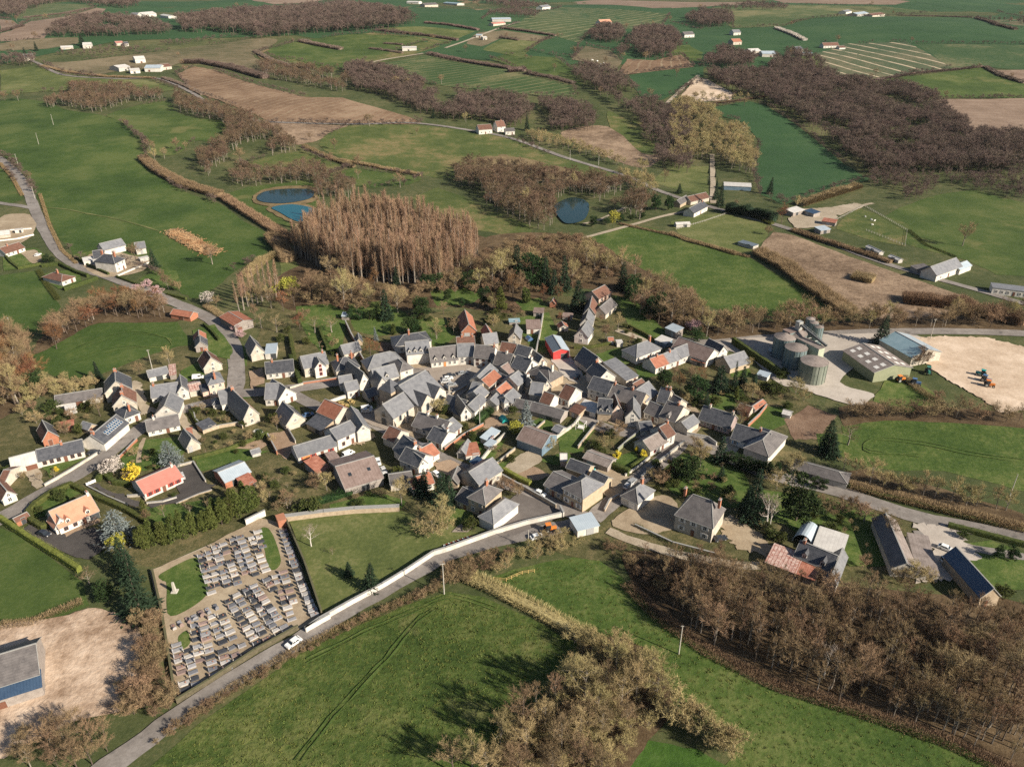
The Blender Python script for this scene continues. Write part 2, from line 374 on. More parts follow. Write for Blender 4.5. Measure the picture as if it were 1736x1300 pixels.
field('field', [(830,425),(1100,382),(1500,332),(1580,338),(1650,392),(1800,412),(1800,482),(1400,482),(1100,440)], 'lush2', 'v')
field('field', [(1595,345),(1800,343),(1800,402),(1650,388)], 'plough', 'v')
field('field', [(1300,486),(1800,480),(1800,665),(1600,690),(1480,690)], 'plough', 'v')
field('field', [(600,275),(720,275),(770,340),(650,340)], 'lush2', 'v')
field('field', [(40,482),(130,382),(180,390),(310,462),(300,492),(120,502)], 'sand', 'v')
field('field', [(0,60),(160,52),(300,60),(310,140),(160,150),(0,110)], 'teal', 'v')
field('field', [(0,230),(90,220),(160,260),(150,300),(0,300)], 'lush2', 'v')
# left and middle
field('field', [(0,120),(60,112),(100,126),(170,133),(260,137),(305,152),(270,156),(200,150),(120,153),(0,161)], 'sward')
field('field', [(75,108),(140,103),(250,90),(370,75),(430,66),(470,68),(450,84),(430,95),(465,114),(450,126),(390,116),(330,100),(290,112),(200,121),(160,128),(110,122)], 'stubg')
field('field', [(300,125),(330,113),(360,118),(440,145),(520,165),(580,166),(700,200),(716,210),(640,211),(460,208),(400,181),(345,161),(318,146)], 'stub')
field('field', [(448,86),(500,72),(560,62),(600,58),(700,62),(722,70),(670,86),(620,101),(585,119),(540,111),(500,101),(470,99)], 'lush2')
field('field', [(0,172),(70,172),(115,187),(175,196),(205,208),(228,225),(249,245),(243,272),(263,295),(312,325),(374,347),(415,375),(468,405),(474,425),(440,440),(395,462),(345,502),(310,498),(270,470),(232,450),(172,450),(135,445),(118,425),(100,400),(80,365),(60,330),(45,300),(20,275),(0,262),(-40,240)], 'lush', label='broad lush green meadow sloping down to the pale manor farm')
field('field', [(182,196),(230,180),(285,172),(300,190),(330,200),(385,205),(405,230),(360,240),(330,240),(300,262),(262,262),(249,245),(228,225),(205,207)], 'lush2')
field('field', [(-20,290),(10,285),(30,310),(38,338),(20,345),(-20,340)], 'lush2')
field('field', [(455,208),(590,213),(535,240),(505,246),(470,232)], 'brush')
field('field', [(545,236),(600,212),(700,212),(800,222),(860,232),(930,262),(1040,290),(1060,306),(990,302),(900,292),(850,276),(790,288),(755,302),(720,298),(650,286),(560,260)], 'rough')
field('dry_patch', [(790,275),(840,262),(900,270),(1000,295),(1052,311),(960,311),(880,302),(820,294)], 'tan')
field('field', [(405,281),(450,267),(512,256),(590,286),(560,297),(520,285),(450,295)], 'rough')
field('field', [(560,296),(600,285),(720,301),(696,313),(630,319),(590,313)], 'lush2')
field('field', [(375,332),(420,317),(470,312),(530,303),(545,325),(530,372),(500,388),(470,380),(420,352)], 'lush2')
field('field', [(698,336),(740,318),(776,330),(845,362),(905,385),(895,402),(855,398),(810,390),(760,368),(720,348)], 'rough')
field('field', [(474,442),(500,430),(545,462),(548,477),(480,484)], 'sward')
field('field', [(1190,186),(1270,172),(1300,180),(1340,205),(1385,240),(1435,280),(1475,305),(1400,322),(1330,347),(1290,330),(1278,290),(1288,240),(1258,208)], 'teal')
field('field', [(1136,282),(1200,282),(1200,330),(1150,322),(1100,308)], 'sward')
field('hillside', [(1030,190),(1060,200),(1110,215),(1136,232),(1125,252),(1080,258),(1040,225)], 'rough')
field('hillside', [(950,225),(1030,215),(1090,260),(1125,262),(1090,285),(1020,262)], 'brush')
field('field', [(990,408),(1080,384),(1150,400),(1270,437),(1300,456),(1370,492),(1440,537),(1400,541),(1300,536),(1210,522),(1150,492),(1100,472),(1050,467),(1010,432)], 'near2')
field('field', [(1136,376),(1180,365),(1240,360),(1295,376),(1305,396),(1272,432),(1200,416),(1150,396)], 'sward')
field('brush_field', [(1283,426),(1310,393),(1350,400),(1440,435),(1540,470),(1645,505),(1625,530),(1500,545),(1430,524),(1360,482)], 'brush')
field('field', [(1525,352),(1590,330),(1650,322),(1760,350),(1760,470),(1690,466),(1640,442),(1600,432),(1560,421),(1500,402),(1478,380)], 'lush2')
field('paddock', [(1415,388),(1450,352),(1542,380),(1535,418),(1480,408)], 'rough')
field('field', [(1428,722),(1500,708),(1600,715),(1760,722),(1760,840),(1680,818),(1600,798),(1530,798),(1470,792),(1425,772)], 'near2')
field('dry_patch', [(1530,714),(1600,713),(1760,722),(1760,772),(1700,762),(1620,745),(1560,728)], 'rough')
field('field', [(230,1320),(330,1232),(500,1112),(600,1062),(700,1022),(760,1002),(820,1012),(900,1047),(960,1082),(1010,1105),(960,1150),(880,1260),(840,1320)], 'near', label='rough near meadow below the cemetery road')
field('field', [(830,988),(870,966),(960,946),(1010,945),(1080,1005),(1120,1050),(1200,1104),(1300,1166),(1450,1206),(1600,1256),(1720,1320),(1260,1320),(1242,1262),(1130,1192),(1100,1112),(1040,1077),(990,1088),(900,1032)], 'near2', label='green near meadow with a lone concrete pole')
field('field', [(1030,1320),(1100,1254),(1180,1270),(1270,1320)], 'bright')
field('field', [(-20,888),(30,905),(140,986),(150,1026),(100,1046),(-20,1078)], 'lush2')
field('field', [(-20,470),(65,458),(82,490),(102,520),(70,562),(-20,565)], 'lush')
field('field', [(55,602),(100,580),(140,556),(180,545),(300,546),(325,580),(320,606),(240,630),(170,646),(100,641),(68,626)], 'lush')
field('field', [(-20,700),(30,690),(60,700),(120,735),(90,762),(30,775),(-20,770)], 'wild')
# the village floor
field('village_ground', [(60,650),(150,640),(260,600),(330,585),(420,600),(470,500),(560,520),(700,530),(860,520),(950,500),(1060,540),(1200,590),(1300,640),(1380,690),(1420,760),(1330,790),(1450,830),(1560,880),(1620,960),(1500,1000),(1300,980),(1150,930),(1000,950),(860,905),(700,870),(480,890),(330,930),(250,960),(130,900),(60,850),(0,870),(-20,800),(0,760),(60,730),(90,690)], 'wild', lay=10)
field('grove_floor', [(470,470),(560,440),(700,470),(830,400),(980,400),(1060,440),(1180,510),(1230,555),(1100,550),(1040,500),(960,490),(880,530),(760,520),(640,530),(560,530),(480,520)], 'scrub', lay=12)
field('wood_floor', [(495,430),(540,396),(580,372),(640,366),(740,385),(830,405),(850,440),(800,490),(700,500),(560,480)], 'scrub', lay=11)
field('wood_floor', [(1060,935),(1190,945),(1300,972),(1420,992),(1560,1004),(1760,1040),(1760,1320),(1715,1310),(1600,1250),(1450,1200),(1300,1158),(1200,1098),(1120,1045),(1075,990)], 'scrub', lay=11)
field('wood_floor', [(830,1320),(890,1210),(960,1140),(990,1090),(1040,1080),(1110,1110),(1140,1195),(1100,1255),(1030,1320)], 'scrub', lay=13)
field('wood_floor', [(55,600),(80,560),(120,530),(200,510),(290,520),(300,545),(180,547),(140,558),(100,582)], 'scrub', lay=13)
field('wood_floor', [(-20,560),(40,570),(60,620),(75,660),(40,690),(-20,700)], 'scrub', lay=13)
field('hedge_bank', [(1420,818),(1500,838),(1600,860),(1736,895),(1736,870),(1600,830),(1470,795),(1420,800)], 'scrub', lay=13)
field('hedge_bank', [(1190,560),(1300,545),(1450,545),(1650,530),(1736,540),(1736,562),(1600,560),(1400,564),(1210,578)], 'scrub', lay=13)
field('stream_bank', [(1420,690),(1480,680),(1600,690),(1736,700),(1736,725),(1600,716),(1500,712),(1430,722)], 'scrub', lay=14)
LAY[0] = 15; FAR[0] = False
V = [('village_yards','yard',[(640,600),(720,590),(800,585),(880,590),(950,620),(1010,650),(1090,655),(1190,700),(1160,750),(1080,735),(1000,705),(920,690),(850,705),(790,700),(740,735),(680,740),(640,690)]),
 ('lawn','lawn',[(385,590),(420,585),(420,620),(385,625)]),
 ('lawn','lawn',[(500,520),(560,515),(590,530),(580,590),(545,600),(520,570)]),
 ('lawn','lawn',[(590,515),(650,510),(700,540),(700,560),(640,570),(600,560)]),
 ('lawn','bed',[(645,580),(690,582),(690,620),(660,625),(640,605)]),
 ('lawn','lawn',[(725,490),(800,485),(820,500),(800,515),(740,520)]),
 ('lawn','lawn',[(700,540),(760,540),(775,570),(745,590),(705,575)]),
 ('lawn','lawn',[(870,540),(930,530),(945,560),(925,600),(900,590)]),
 ('lawn','lawn',[(870,510),(915,505),(930,520),(890,528)]),
 ('lawn','lawn',[(1010,600),(1050,590),(1070,610),(1050,630),(1015,620)]),
 ('lawn','lawn',[(1040,500),(1080,510),(1110,545),(1150,585),(1120,590),(1070,560)]),
 ('lawn','lawn',[(1075,622),(1110,612),(1120,635),(1085,645)]),
 ('lawn','lawn',[(1200,670),(1260,660),(1270,690),(1210,695)]),
 ('lawn','lawn',[(1270,690),(1340,690),(1330,720),(1290,735),(1262,730)]),
 ('lawn','lawn',[(1228,620),(1262,615),(1280,640),(1240,640)]),
 ('garden_bed','bed',[(1330,712),(1372,688),(1420,705),(1385,745),(1345,745)]),
 ('lawn','lawn',[(1385,735),(1430,735),(1425,770),(1390,770)]),
 ('lawn','lawn',[(1500,640),(1560,650),(1600,680),(1540,700),(1480,680)]),
 ('lawn','lawn',[(770,755),(830,730),(860,740),(830,790),(800,790)]),
 ('lawn','wild',[(815,730),(850,715),(880,725),(860,745)]),
 ('garden_bed','bedp',[(822,710),(845,705),(860,720),(840,728),(820,725)]),
 ('lawn','lawn',[(900,715),(935,700),(940,735),(905,745)]),
 ('lawn','lawn',[(945,735),(985,700),(1020,715),(985,770),(950,765)]),
 ('lawn','wild',[(990,760),(1020,715),(1060,725),(1060,770),(1020,800)]),
 ('lawn','lawn',[(1040,775),(1075,765),(1090,785),(1065,800),(1045,795)]),
 ('lawn','lawn',[(840,790),(880,770),(900,780),(860,805)]),
 ('lawn','lawn',[(915,780),(960,765),(980,780),(945,790)]),
 ('garden_bed','bedp',[(872,805),(905,790),(932,805),(910,815),(880,815)]),
 ('lawn','lawn',[(1110,780),(1190,765),(1260,800),(1290,860),(1230,860),(1150,840),(1115,815)]),
 ('lawn','lawn',[(1290,830),(1400,845),(1510,880),(1500,960),(1440,960),(1330,890),(1290,880)]),
 ('lawn','lawn',[(560,680),(600,690),(635,690),(640,705),(600,705),(560,692)]),
 ('lawn','wild',[(340,700),(385,690),(400,715),(390,740),(350,740)]),
 ('lawn','wild',[(345,745),(420,725),(450,725),(440,740),(350,770)]),
 ('garden_bed','bedp',[(385,760),(440,745),(455,755),(400,780)]),
 ('lawn','lawn',[(205,760),(250,745),(310,740),(320,760),(290,790),(230,800),(205,790)]),
 ('garden_bed','bedp',[(457,735),(490,730),(505,755),(485,780),(465,765)]),
 ('lawn','lawn',[(330,780),(400,760),(455,765),(400,790),(340,800)]),
 ('lawn','wild',[(430,800),(540,790),(580,830),(560,860),(500,870),(450,850)]),
 ('lawn','lawn',[(560,855),(640,835),(690,850),(680,862),(560,870)]),
 ('lawn','lawn',[(760,860),(800,865),(810,895),(770,900),(740,880)]),
 ('lawn','lawn',[(245,860),(330,850),(390,840),(420,850),(330,900),(250,915)]),
 ('lawn','lawn',[(55,840),(100,825),(140,835),(120,845),(85,870),(60,880)]),
 ('lawn','lawn',[(70,790),(130,780),(150,775),(110,795),(85,810)]),
 ('meadow','sward',[(490,882),(560,873),(680,866),(720,880),(800,902),(860,906),(760,928),(640,1012),(546,1038),(520,960)]),
 ('lawn','lawn',[(1620,925),(1680,915),(1740,940),(1740,1000),(1690,1000),(1640,960)]),
 ('lawn','lawn',[(395,668),(430,662),(440,672),(400,680)]),
 ('lawn','lawn',[(5,430),(60,420),(80,435),(40,455),(5,460)]),
 ('lawn','lawn',[(75,465),(130,455),(140,480),(100,490),(85,480)]),
 ('lawn','lawn',[(265,455),(300,460),(310,490),(280,490),(235,475)]),
 ('lawn','lawn',[(325,560),(365,550),(395,590),(390,610),(340,600)]),
 ('lawn','lawn',[(305,630),(345,610),(350,640),(310,650)]),
 ('churchyard','wild',[(705,690),(770,690),(790,720),(740,730),(700,715)]),
]
for nm, mt, pts in V: field(nm, pts, mt)
Y = [('gravel_yard','yard',[(140,440),(180,425),(230,435),(260,440),(235,462),(180,470),(150,460)]),
 ('gravel_yard','gravel',[(936,607),(965,606),(985,630),(990,650),(965,645),(945,625)]),
 ('gravel_yard','track',[(985,640),(1010,630),(1020,645),(1000,665),(975,660)]),
 ('asphalt_yard','tarmacp',[(846,865),(880,835),(935,858),(952,868),(948,878),(870,908),(845,900)]),
 ('gravel_yard','yard',[(1040,880),(1090,850),(1130,840),(1150,860),(1145,895),(1090,905),(1045,895)]),
 ('driveway','yard',[(1215,880),(1240,875),(1290,905),(1310,930),(1300,945),(1250,930),(1225,905)]),
 ('asphalt_yard','tarmac',[(285,800),(330,785),(352,820),(368,822),(345,838),(300,852),(255,862),(250,855),(305,838)]),
 ('driveway','tarmac',[(148,822),(165,822),(235,855),(250,862),(225,860)]),
 ('asphalt_yard','tarmac',[(35,900),(50,890),(110,905),(120,900),(160,895),(175,905),(180,930),(150,950),(125,945)]),
 ('terrace','bedp',[(105,900),(165,875),(170,885),(112,910)]),
 ('gravel_yard','gravel',[(1210,583),(1330,570),(1500,566),(1560,572),(1525,592),(1475,605),(1425,648),(1480,668),(1455,688),(1392,672),(1352,658),(1318,650),(1268,606)]),
 ('sand_yard','sand',[(1535,574),(1600,570),(1680,574),(1740,590),(1740,695),(1700,702),(1650,668),(1600,642),(1560,605)]),
 ('gravel_yard','yard',[(985,805),(1010,790),(1055,805),(1070,815),(1040,845),(1020,835)]),
 ('earth_yard','dirt',[(-20,1078),(100,1047),(160,1032),(215,1050),(242,1082),(236,1140),(210,1202),(130,1222),(60,1254),(-20,1275)]),
 ('cemetery_ground','yard',[(256,968),(330,936),(440,880),(476,886),(545,1048),(418,1110),(300,1192)]),
 ('farmyard','track',[(1335,372),(1360,355),(1410,352),(1450,345),(1470,350),(1420,365),(1410,385),(1350,388)]),
 ('farmyard','gravel',[(1545,888),(1600,890),(1640,920),(1660,945),(1610,985),(1550,985),(1580,930)]),
 ('farmyard','yard',[(560,715),(600,700),(640,740),(610,755),(575,745)]),
 ('gravel_yard','track',[(250,695),(300,690),(320,715),(340,740),(325,745),(300,715)]),
 ('farmyard','track',[(220,650),(235,645),(245,665),(255,700),(240,705)]),
 ('garden_path','track',[(40,800),(55,790),(70,800),(75,825),(62,830),(50,815)]),
 ('gravel_yard','yard',[(0,370),(50,365),(58,395),(20,420),(0,418)]),
 ('gravel_yard','yard',[(38,430),(60,425),(70,440),(55,447)]),
 ('farmyard','track',[(1225,740),(1260,745),(1250,770),(1225,765)]),
 ('gravel_yard','track',[(875,775),(905,765),(915,785),(850,815),(838,810)]),
 ('garden_bed','bedp',[(735,785),(765,780),(795,800),(770,812),(740,800)]),
 ('garden_bed','bedp',[(422,630),(445,625),(450,650),(425,660)]),
]
for nm, mt, pts in Y: field(nm, pts, mt)
# cemetery lawns and ways
for pts in ([(120,410),(330,310),(375,400),(400,540),(180,670),(155,500),(150,460),(125,450)], [(725,140),(790,145),(855,330),(790,385),(750,250)], [(225,800),(280,760),(300,830),(250,870)]):
    field('cemetery_lawn', pts, 'lawn', 'p', jit=.05)
ribbon('cemetery_path', [(75,400),(300,300),(520,200),(700,130),(790,110)], 2.6, 'track', 'p')
ribbon('cemetery_path', [(150,710),(400,590),(620,480),(850,345)], 2.6, 'road', 'p')
ribbon('cemetery_path', [(800,115),(850,220),(900,340),(960,500),(1020,690)], 2.4, 'road', 'p')
# ponds
for rim, wtr in (([(1235,980),(1280,935),(1400,915),(1540,920),(1545,985),(1400,1012),(1280,1008)], [(1258,975),(1292,946),(1400,931),(1525,936),(1522,976),(1400,1000),(1292,995)]),
                 ([(1310,1018),(1430,994),(1545,1018),(1550,1065),(1485,1105),(1425,1095),(1350,1055)], [(1332,1021),(1430,1006),(1530,1026),(1532,1056),(1482,1090),(1432,1080),(1372,1046)])):
    field('pond_bank', rim, 'tan', 't'); field('pond', wtr, 'water2' if wtr[0][0] > 1300 else 'water', 't', jit=0, dz=.35)
field('pond', [(1075,1015),(1160,972),(1240,1000),(1225,1075),(1150,1100),(1105,1080)], 'water', 'u', jit=0, dz=.35)
field('pond', [(745,960),(785,935),(810,955),(795,995),(760,990)], 'water', 'u', jit=0, dz=.35)
LAY[0] = 96
# roads
ribbon('road', [(-30,255),(0,270),(25,291),(45,320),(60,358),(78,395),(100,428),(135,454),(180,468),(240,490),(300,515),(345,535),(376,556),(394,582),(401,612),(401,642),(398,668)], 6.2, 'road', label='worn grey road coming down past the manor farm')
ribbon('road', [(-30,340),(0,345),(30,349),(54,353)], 4.6, 'road')
ribbon('road', [(-30,896),(0,880),(50,851),(110,817),(160,786),(200,756),(240,726),(285,702),(330,690),(370,678),(400,669),(450,664),(520,656),(580,647),(640,640),(700,631),(760,628),(805,629)], 6.0, 'road', label='main street winding through the village')
ribbon('road', [(478,658),(540,690),(600,704),(650,727),(700,752),(770,787),(830,811),(900,836),(960,866),(1005,882)], 5.2, 'road', label='narrow street running past the church to the town hall')
ribbon('road', [(800,629),(860,655),(930,690),(985,672),(1000,660),(975,640),(962,612),(955,590)], 4.2, 'road')
ribbon('road', [(960,680),(1010,720),(1070,735),(1140,738),(1204,760),(1290,800),(1420,833),(1480,853),(1560,878),(1640,894),(1760,918)], 6.0, 'road', label='road leaving the village past the long roofs')
ribbon('road', [(1005,880),(1030,858),(1080,815),(1140,765),(1158,742)], 5.6, 'road')
ribbon('road', [(150,1325),(180,1303),(250,1252),(330,1194),(420,1137),(500,1091),(560,1052),(640,1006),(720,961),(760,940),(830,920),(900,905),(960,892),(1010,880)], 5.2, 'road', label='grey lane running under the cemetery wall')
ribbon('road', [(1110,588),(1160,578),(1210,582),(1290,574),(1400,567),(1500,563),(1600,562),(1700,564),(1760,567)], 6.0, 'road')
ribbon('road', [(380,197),(455,207),(600,211),(700,209),(800,222),(870,236),(960,268),(1060,298),(1120,325),(1200,350),(1260,366),(1330,386),(1400,410),(1480,440),(1560,465),(1650,490),(1760,522)], 4.6, 'road', label='country road crossing the valley behind the village')
ribbon('road', [(20,90),(65,108),(110,128),(200,134),(270,134),(320,155),(347,172),(380,197)], 4.4, 'road')
ribbon('track', [(1207,262),(1208,290),(1209,345)], 4, 'track'); ribbon('track', [(1185,128),(1160,148),(1130,176)], 4, 'track')
ribbon('track', [(975,408),(1060,385),(1120,368),(1168,358)], 3, 'track'); ribbon('track', [(755,82),(800,66),(880,38)], 5, 'track')
ribbon('track', [(608,112),(650,102),(718,91)], 5, 'track'); ribbon('track', [(990,380),(1020,372),(1060,352)], 2.5, 'track')
ribbon('track', [(1030,900),(1080,920),(1150,940),(1230,955),(1290,960)], 3, 'track')
ribbon('footpath', [(70,352),(110,355),(150,363),(200,372),(270,392)], 1.6, 'sward'); ribbon('track', [(455,84),(440,95),(465,112),(452,123)], 5, 'tan')
ribbon('track', [(1420,365),(1450,352),(1480,345)], 3, 'track'); ribbon('footpath', [(245,743),(238,760),(235,785)], 1.4, 'yard')
ribbon('lane', [(1045,560),(1080,572),(1120,592)], 3.4, 'track'); ribbon('lane', [(1550,905),(1600,910),(1650,930),(1740,945)], 3, 'road')
field('village_square', [(350,490),(520,492),(800,462),(940,458),(1070,488),(1000,560),(960,620),(840,740),(740,810),(620,725),(560,640),(500,520)], 'paving', 'd', jit=0)
field('church_forecourt', [(950,960),(1200,860),(1400,780),(1500,900),(1250,1100),(1100,1050)], 'paving', 'c', jit=0)
field('pavement', [(380,1290),(440,1230),(560,1160),(640,1180),(540,1290)], 'paving', 'k', jit=0)

# wheel marks, worn patches and straw litter
for off in (0, 9): ribbon('wheel_track', [(500+off,1290),(560+off,1215),(620+off,1150),(665+off,1100),(700+off,1055),(735+off,1030)], .38, 'lawn')
for off in (0, 6): ribbon('wheel_track', [(520,1118+off),(620,1068+off),(720,1025+off),(770,1008+off),(840,1030+off)], .38, 'lawn')
for off in (0, 5): ribbon('wheel_track', [(110,600+off),(160,578+off),(220,562+off),(280,572),(285,590-off),(200,588+off),(120,612+off)], .38, 'lawn')
for off in (0, 5): ribbon('wheel_track', [(1736,780+off),(1640,765+off),(1560,748+off),(1490,742+off),(1466,752),(1475,768-off),(1560,770+off)], .38, 'lawn')
field('straw_patch', [(280,395),(300,388),(320,395),(345,410),(366,425),(355,434),(330,425),(300,410)], 'tan')

for k in range(7): field('road_marking', [(675+14*k,915+9*k),(720+14*k,942+9*k),(724+14*k,936+9*k),(679+14*k,909+9*k)], 'gravel', 'e', round_=False)
for k in range(5): field('road_marking', [(870+8*k,500-3*k),(890+8*k,500-3*k),(880+8*k,540-3*k),(860+8*k,540-3*k)], 'gravel', 'd', round_=False) if k % 2 == 0 else None
# ---------------------------------------------------------------- building materials
RM = dict(
 slate = stuff('roof_slate', (.042,.045,.053),(.095,.096,.105), .9, .42, .35, .5, (2,.32,.30)),
 slate2 = stuff('roof_slate_pale', (.118,.121,.133),(.20,.202,.212), .7, .5, .25, .45, (2,.32,.22)),  # pale slate; also stands in for the sunlit slope of slate roofs
 slateb = stuff('roof_slate_brown', (.078,.071,.071),(.15,.136,.132), .6, .6, .3, .4, (2,.32,.28)),
 brown = stuff('roof_tile_brown', (.095,.050,.036),(.18,.092,.066), .9, .8, .3, .25, (2,.3,.3)),
 red = stuff('roof_tile_red', (.23,.088,.055),(.36,.155,.10), .9, .8, .25, .25, (2,.3,.25)),
 pink = stuff('roof_tile_pink', (.36,.145,.115),(.42,.18,.145), .4, .8, .1, .25, (2,.3,.2)),
 orange = stuff('roof_tile_orange', (.42,.20,.13),(.52,.27,.18), .5, .8, .1, .25, (2,.3,.25)),
 rust = stuff('roof_rusty_sheet', (.20,.06,.035),(.42,.20,.14), .8, .65, .3, .3, (0,.5,.35)),
 rustw = stuff('roof_rust_and_white', (.25,.06,.035),(.62,.52,.46), 1.6, .6, .2, .3, (0,.9,.6)),
 fibro = stuff('roof_fibre_cement', (.16,.132,.118),(.28,.238,.218), .5, .85, .2, .2, (0,.9,.22)),
 fibrob = stuff('roof_fibre_brown', (.16,.115,.10),(.25,.19,.17), .5, .85, .2, .2, (0,.9,.25)),
 fibrow = stuff('roof_pale_sheet', (.42,.40,.38),(.56,.54,.51), .5, .7, .15, .3, (0,.9,.18)),
 metal = stuff('roof_blue_sheet', (.33,.39,.44),(.42,.48,.53), .3, .35, .1, .5, (0,.6,.25)),
 metald = stuff('roof_dark_sheet', (.10,.125,.15),(.14,.165,.19), .3, .4, .1, .5, (0,.6,.3)),
 teal = stuff('roof_teal_sheet', (.20,.30,.34),(.29,.39,.43), .3, .4, .1, .5, (0,.6,.25)),
 navy = stuff('roof_navy_sheet', (.03,.055,.10),(.05,.085,.14), .4, .35, .1, .5, (0,.6,.3)),
)
WM = dict(
 white = stuff('wall_white_render', (.42,.39,.345),(.66,.625,.57), .45, .9, .12, .2),
 cream = stuff('wall_cream_render', (.34,.30,.245),(.56,.505,.43), .5, .9, .15, .2),
 stone = stuff('wall_tan_stone', (.30,.23,.16),(.46,.37,.27), 1.2, .95, .2, .15, None, 0, 6),
 tan = stuff('wall_dressed_stone', (.36,.28,.19),(.48,.39,.28), .9, .95, .1, .15, (2,.4,.25)),
 grey = stuff('wall_grey_block', (.36,.34,.31),(.48,.45,.41), .5, .9, .15, .2),
 brick = stuff('wall_brick', (.30,.12,.07),(.42,.19,.12), 1.5, .9, .1, .15, (2,.25,.3)),
 pink = stuff('wall_pink_brick', (.52,.36,.28),(.66,.50,.41), 1.0, .9, .1, .15, (2,.5,.3)),
 wood = stuff('wall_weathered_boards', (.22,.19,.17),(.34,.30,.27), 1, .9, .2, .15, (0,.25,.4)),
 dark = stuff('wall_dark_sheet', (.07,.065,.065),(.12,.11,.11), .6, .7, .2, .3, (0,.4,.3)),
 blue = stuff('wall_blue_sheet', (.10,.15,.20),(.15,.21,.27), .5, .5, .1, .4, (0,.4,.3)),
 red = stuff('wall_red_sheet', (.50,.045,.045),(.60,.07,.065), .5, .5, .05, .4, (0,.4,.2)),
 green = stuff('wall_green_sheet', (.22,.235,.15),(.28,.29,.19), .5, .6, .05, .3, (0,.4,.2)),
 moss = stuff('wall_shade_dark_stone', (.07,.062,.04),(.14,.12,.08), 1, .95, .1, .1),  # dark tone puts the shade on the cemetery walls into their colour
 mauve = stuff('wall_mauve_brick', (.26,.20,.19),(.36,.28,.27), 1, .9, .1, .2, (2,.3,.2)),
)
PM = dict(white=plain('white_paint', (.75,.72,.67), .5), brown=plain('brown_paint', (.16,.07,.045), .6), red=plain('red_paint', (.33,.06,.045), .6),
 green=plain('green_paint', (.05,.22,.16), .5), orange=plain('varnished_wood', (.52,.22,.08), .6), grey=plain('grey_paint', (.33,.33,.33), .6),
 blue=plain('blue_paint', (.22,.36,.50), .5), dark=plain('dark_grey_paint', (.05,.055,.06), .5), lead=plain('lead_flashing', (.30,.295,.28), .7), terracotta=plain('terracotta', (.38,.17,.10), .8),
 black=plain('black_rubber', (.015,.015,.016), .7), steel=plain('galvanised_steel', (.42,.42,.40), .45, .5, .3), conc=plain('concrete', (.44,.41,.36), .9), moss=plain('moss', (.10,.095,.05), .95), yellow=plain('dry_straw', (.5,.36,.14), .9))
def glassm():
    m, n, l, b = newmat('window_glass', .08, .7); b.inputs['Base Color'].default_value = (.025,.032,.04,1); return m
GL = glassm()
WIN = {}
def winmesh(w, h, fr='white', sh=None, bars=True):
    k = (w, h, fr, sh, bars)
    if k not in WIN:
        b = MB(); t = .09
        b.box(-w/2, w/2, -.02, .05, 0, h, 1)
        for x0, x1, z0, z1 in ((-w/2-t, -w/2+.03, -t, h+t), (w/2-.03, w/2+t, -t, h+t), (-w/2+.03, w/2-.03, -t, .03), (-w/2+.03, w/2-.03, h-.03, h+t)):
            b.box(x0, x1, -.07, .05, z0, z1, 0)
        if bars: b.box(-.035, .035, -.05, -.021, .03, h-.03, 0); b.box(-w/2+.03, w/2-.03, -.045, -.0205, h*.55, h*.55+.05, 0)
        if sh:
            for s_ in (-1, 1):
                c = s_*(w/2+t+w*.24); b.box(c-w*.22, c+w*.22, -.06, .02, -.03, h+.03, 2)
        WIN[k] = b.mesh('window', [PM[fr], GL, PM[sh or fr]])
    return WIN[k]
DOOR = {}
def doormesh(w, h, c):
    k = (w, h, c)
    if k not in DOOR:
        b = MB(); b.box(-w/2, w/2, -.05, .04, 0, h, 0); b.box(-w/2-.08, w/2+.08, -.03, .04, h, h+.1, 1)
        for s_ in (-1, 1): b.box(s_*(w/2+.04)-.04, s_*(w/2+.04)+.04, -.03, .04, 0, h, 1)
        for i in range(3): b.box(-w/2+.1, w/2-.1, -.075, -.0505, .1+i*h/3, h/3-.08+i*h/3, 0)
        DOOR[k] = b.mesh('door', [PM[c], PM['lead']])
    return DOOR[k]
CH = {}
def chimesh(h, c='terracotta'):
    h = round(h, 1)
    if (h, c) not in CH:
        b = MB(); b.box(-.32, .32, -.5, .5, 0, h, 0); b.box(-.4, .4, -.58, .58, h, h+.12, 1)
        for y_ in (-.22, .22): b.tube([(0, y_, h+.12), (0, y_, h+.5)], [.13, .11], 6, 2)
        CH[(h, c)] = b.mesh('chimney', [WM[c] if c in WM else WM['brick'], PM['lead'], PM['terracotta']])
    return CH[(h, c)]
DM = {}
def dormermesh(c):
    if c not in DM:
        b = MB(); b.prism([(-.6,0),(.6,0),(.6,1.5),(0,2.1),(-.6,1.5)], 0, 2.2, 'y', 0)
        b.prism([(-.75,1.42),(0,2.17),(.75,1.42),(.75,1.55),(0,2.32),(-.75,1.55)], -.12, 2.6, 'y', 1)
        b.box(-.36,.36,-.03,.02,.35,1.45,2); b.box(-.03,.03,-.05,-.031,.35,1.45,0)
        DM[c] = b.mesh('dormer', [WM['white'], RM[c], GL])
    return DM[c]
FOOT = []
def on_house(x, y, m=.8):
    for cx, cy, ux, uy, X, Y_ in FOOT:
        dx, dy = x-cx, y-cy
        if abs(dx) < 40 and abs(dy) < 40 and abs(dx*ux+dy*uy) < X+m and abs(-dx*uy+dy*ux) < Y_+m: return True
    return False
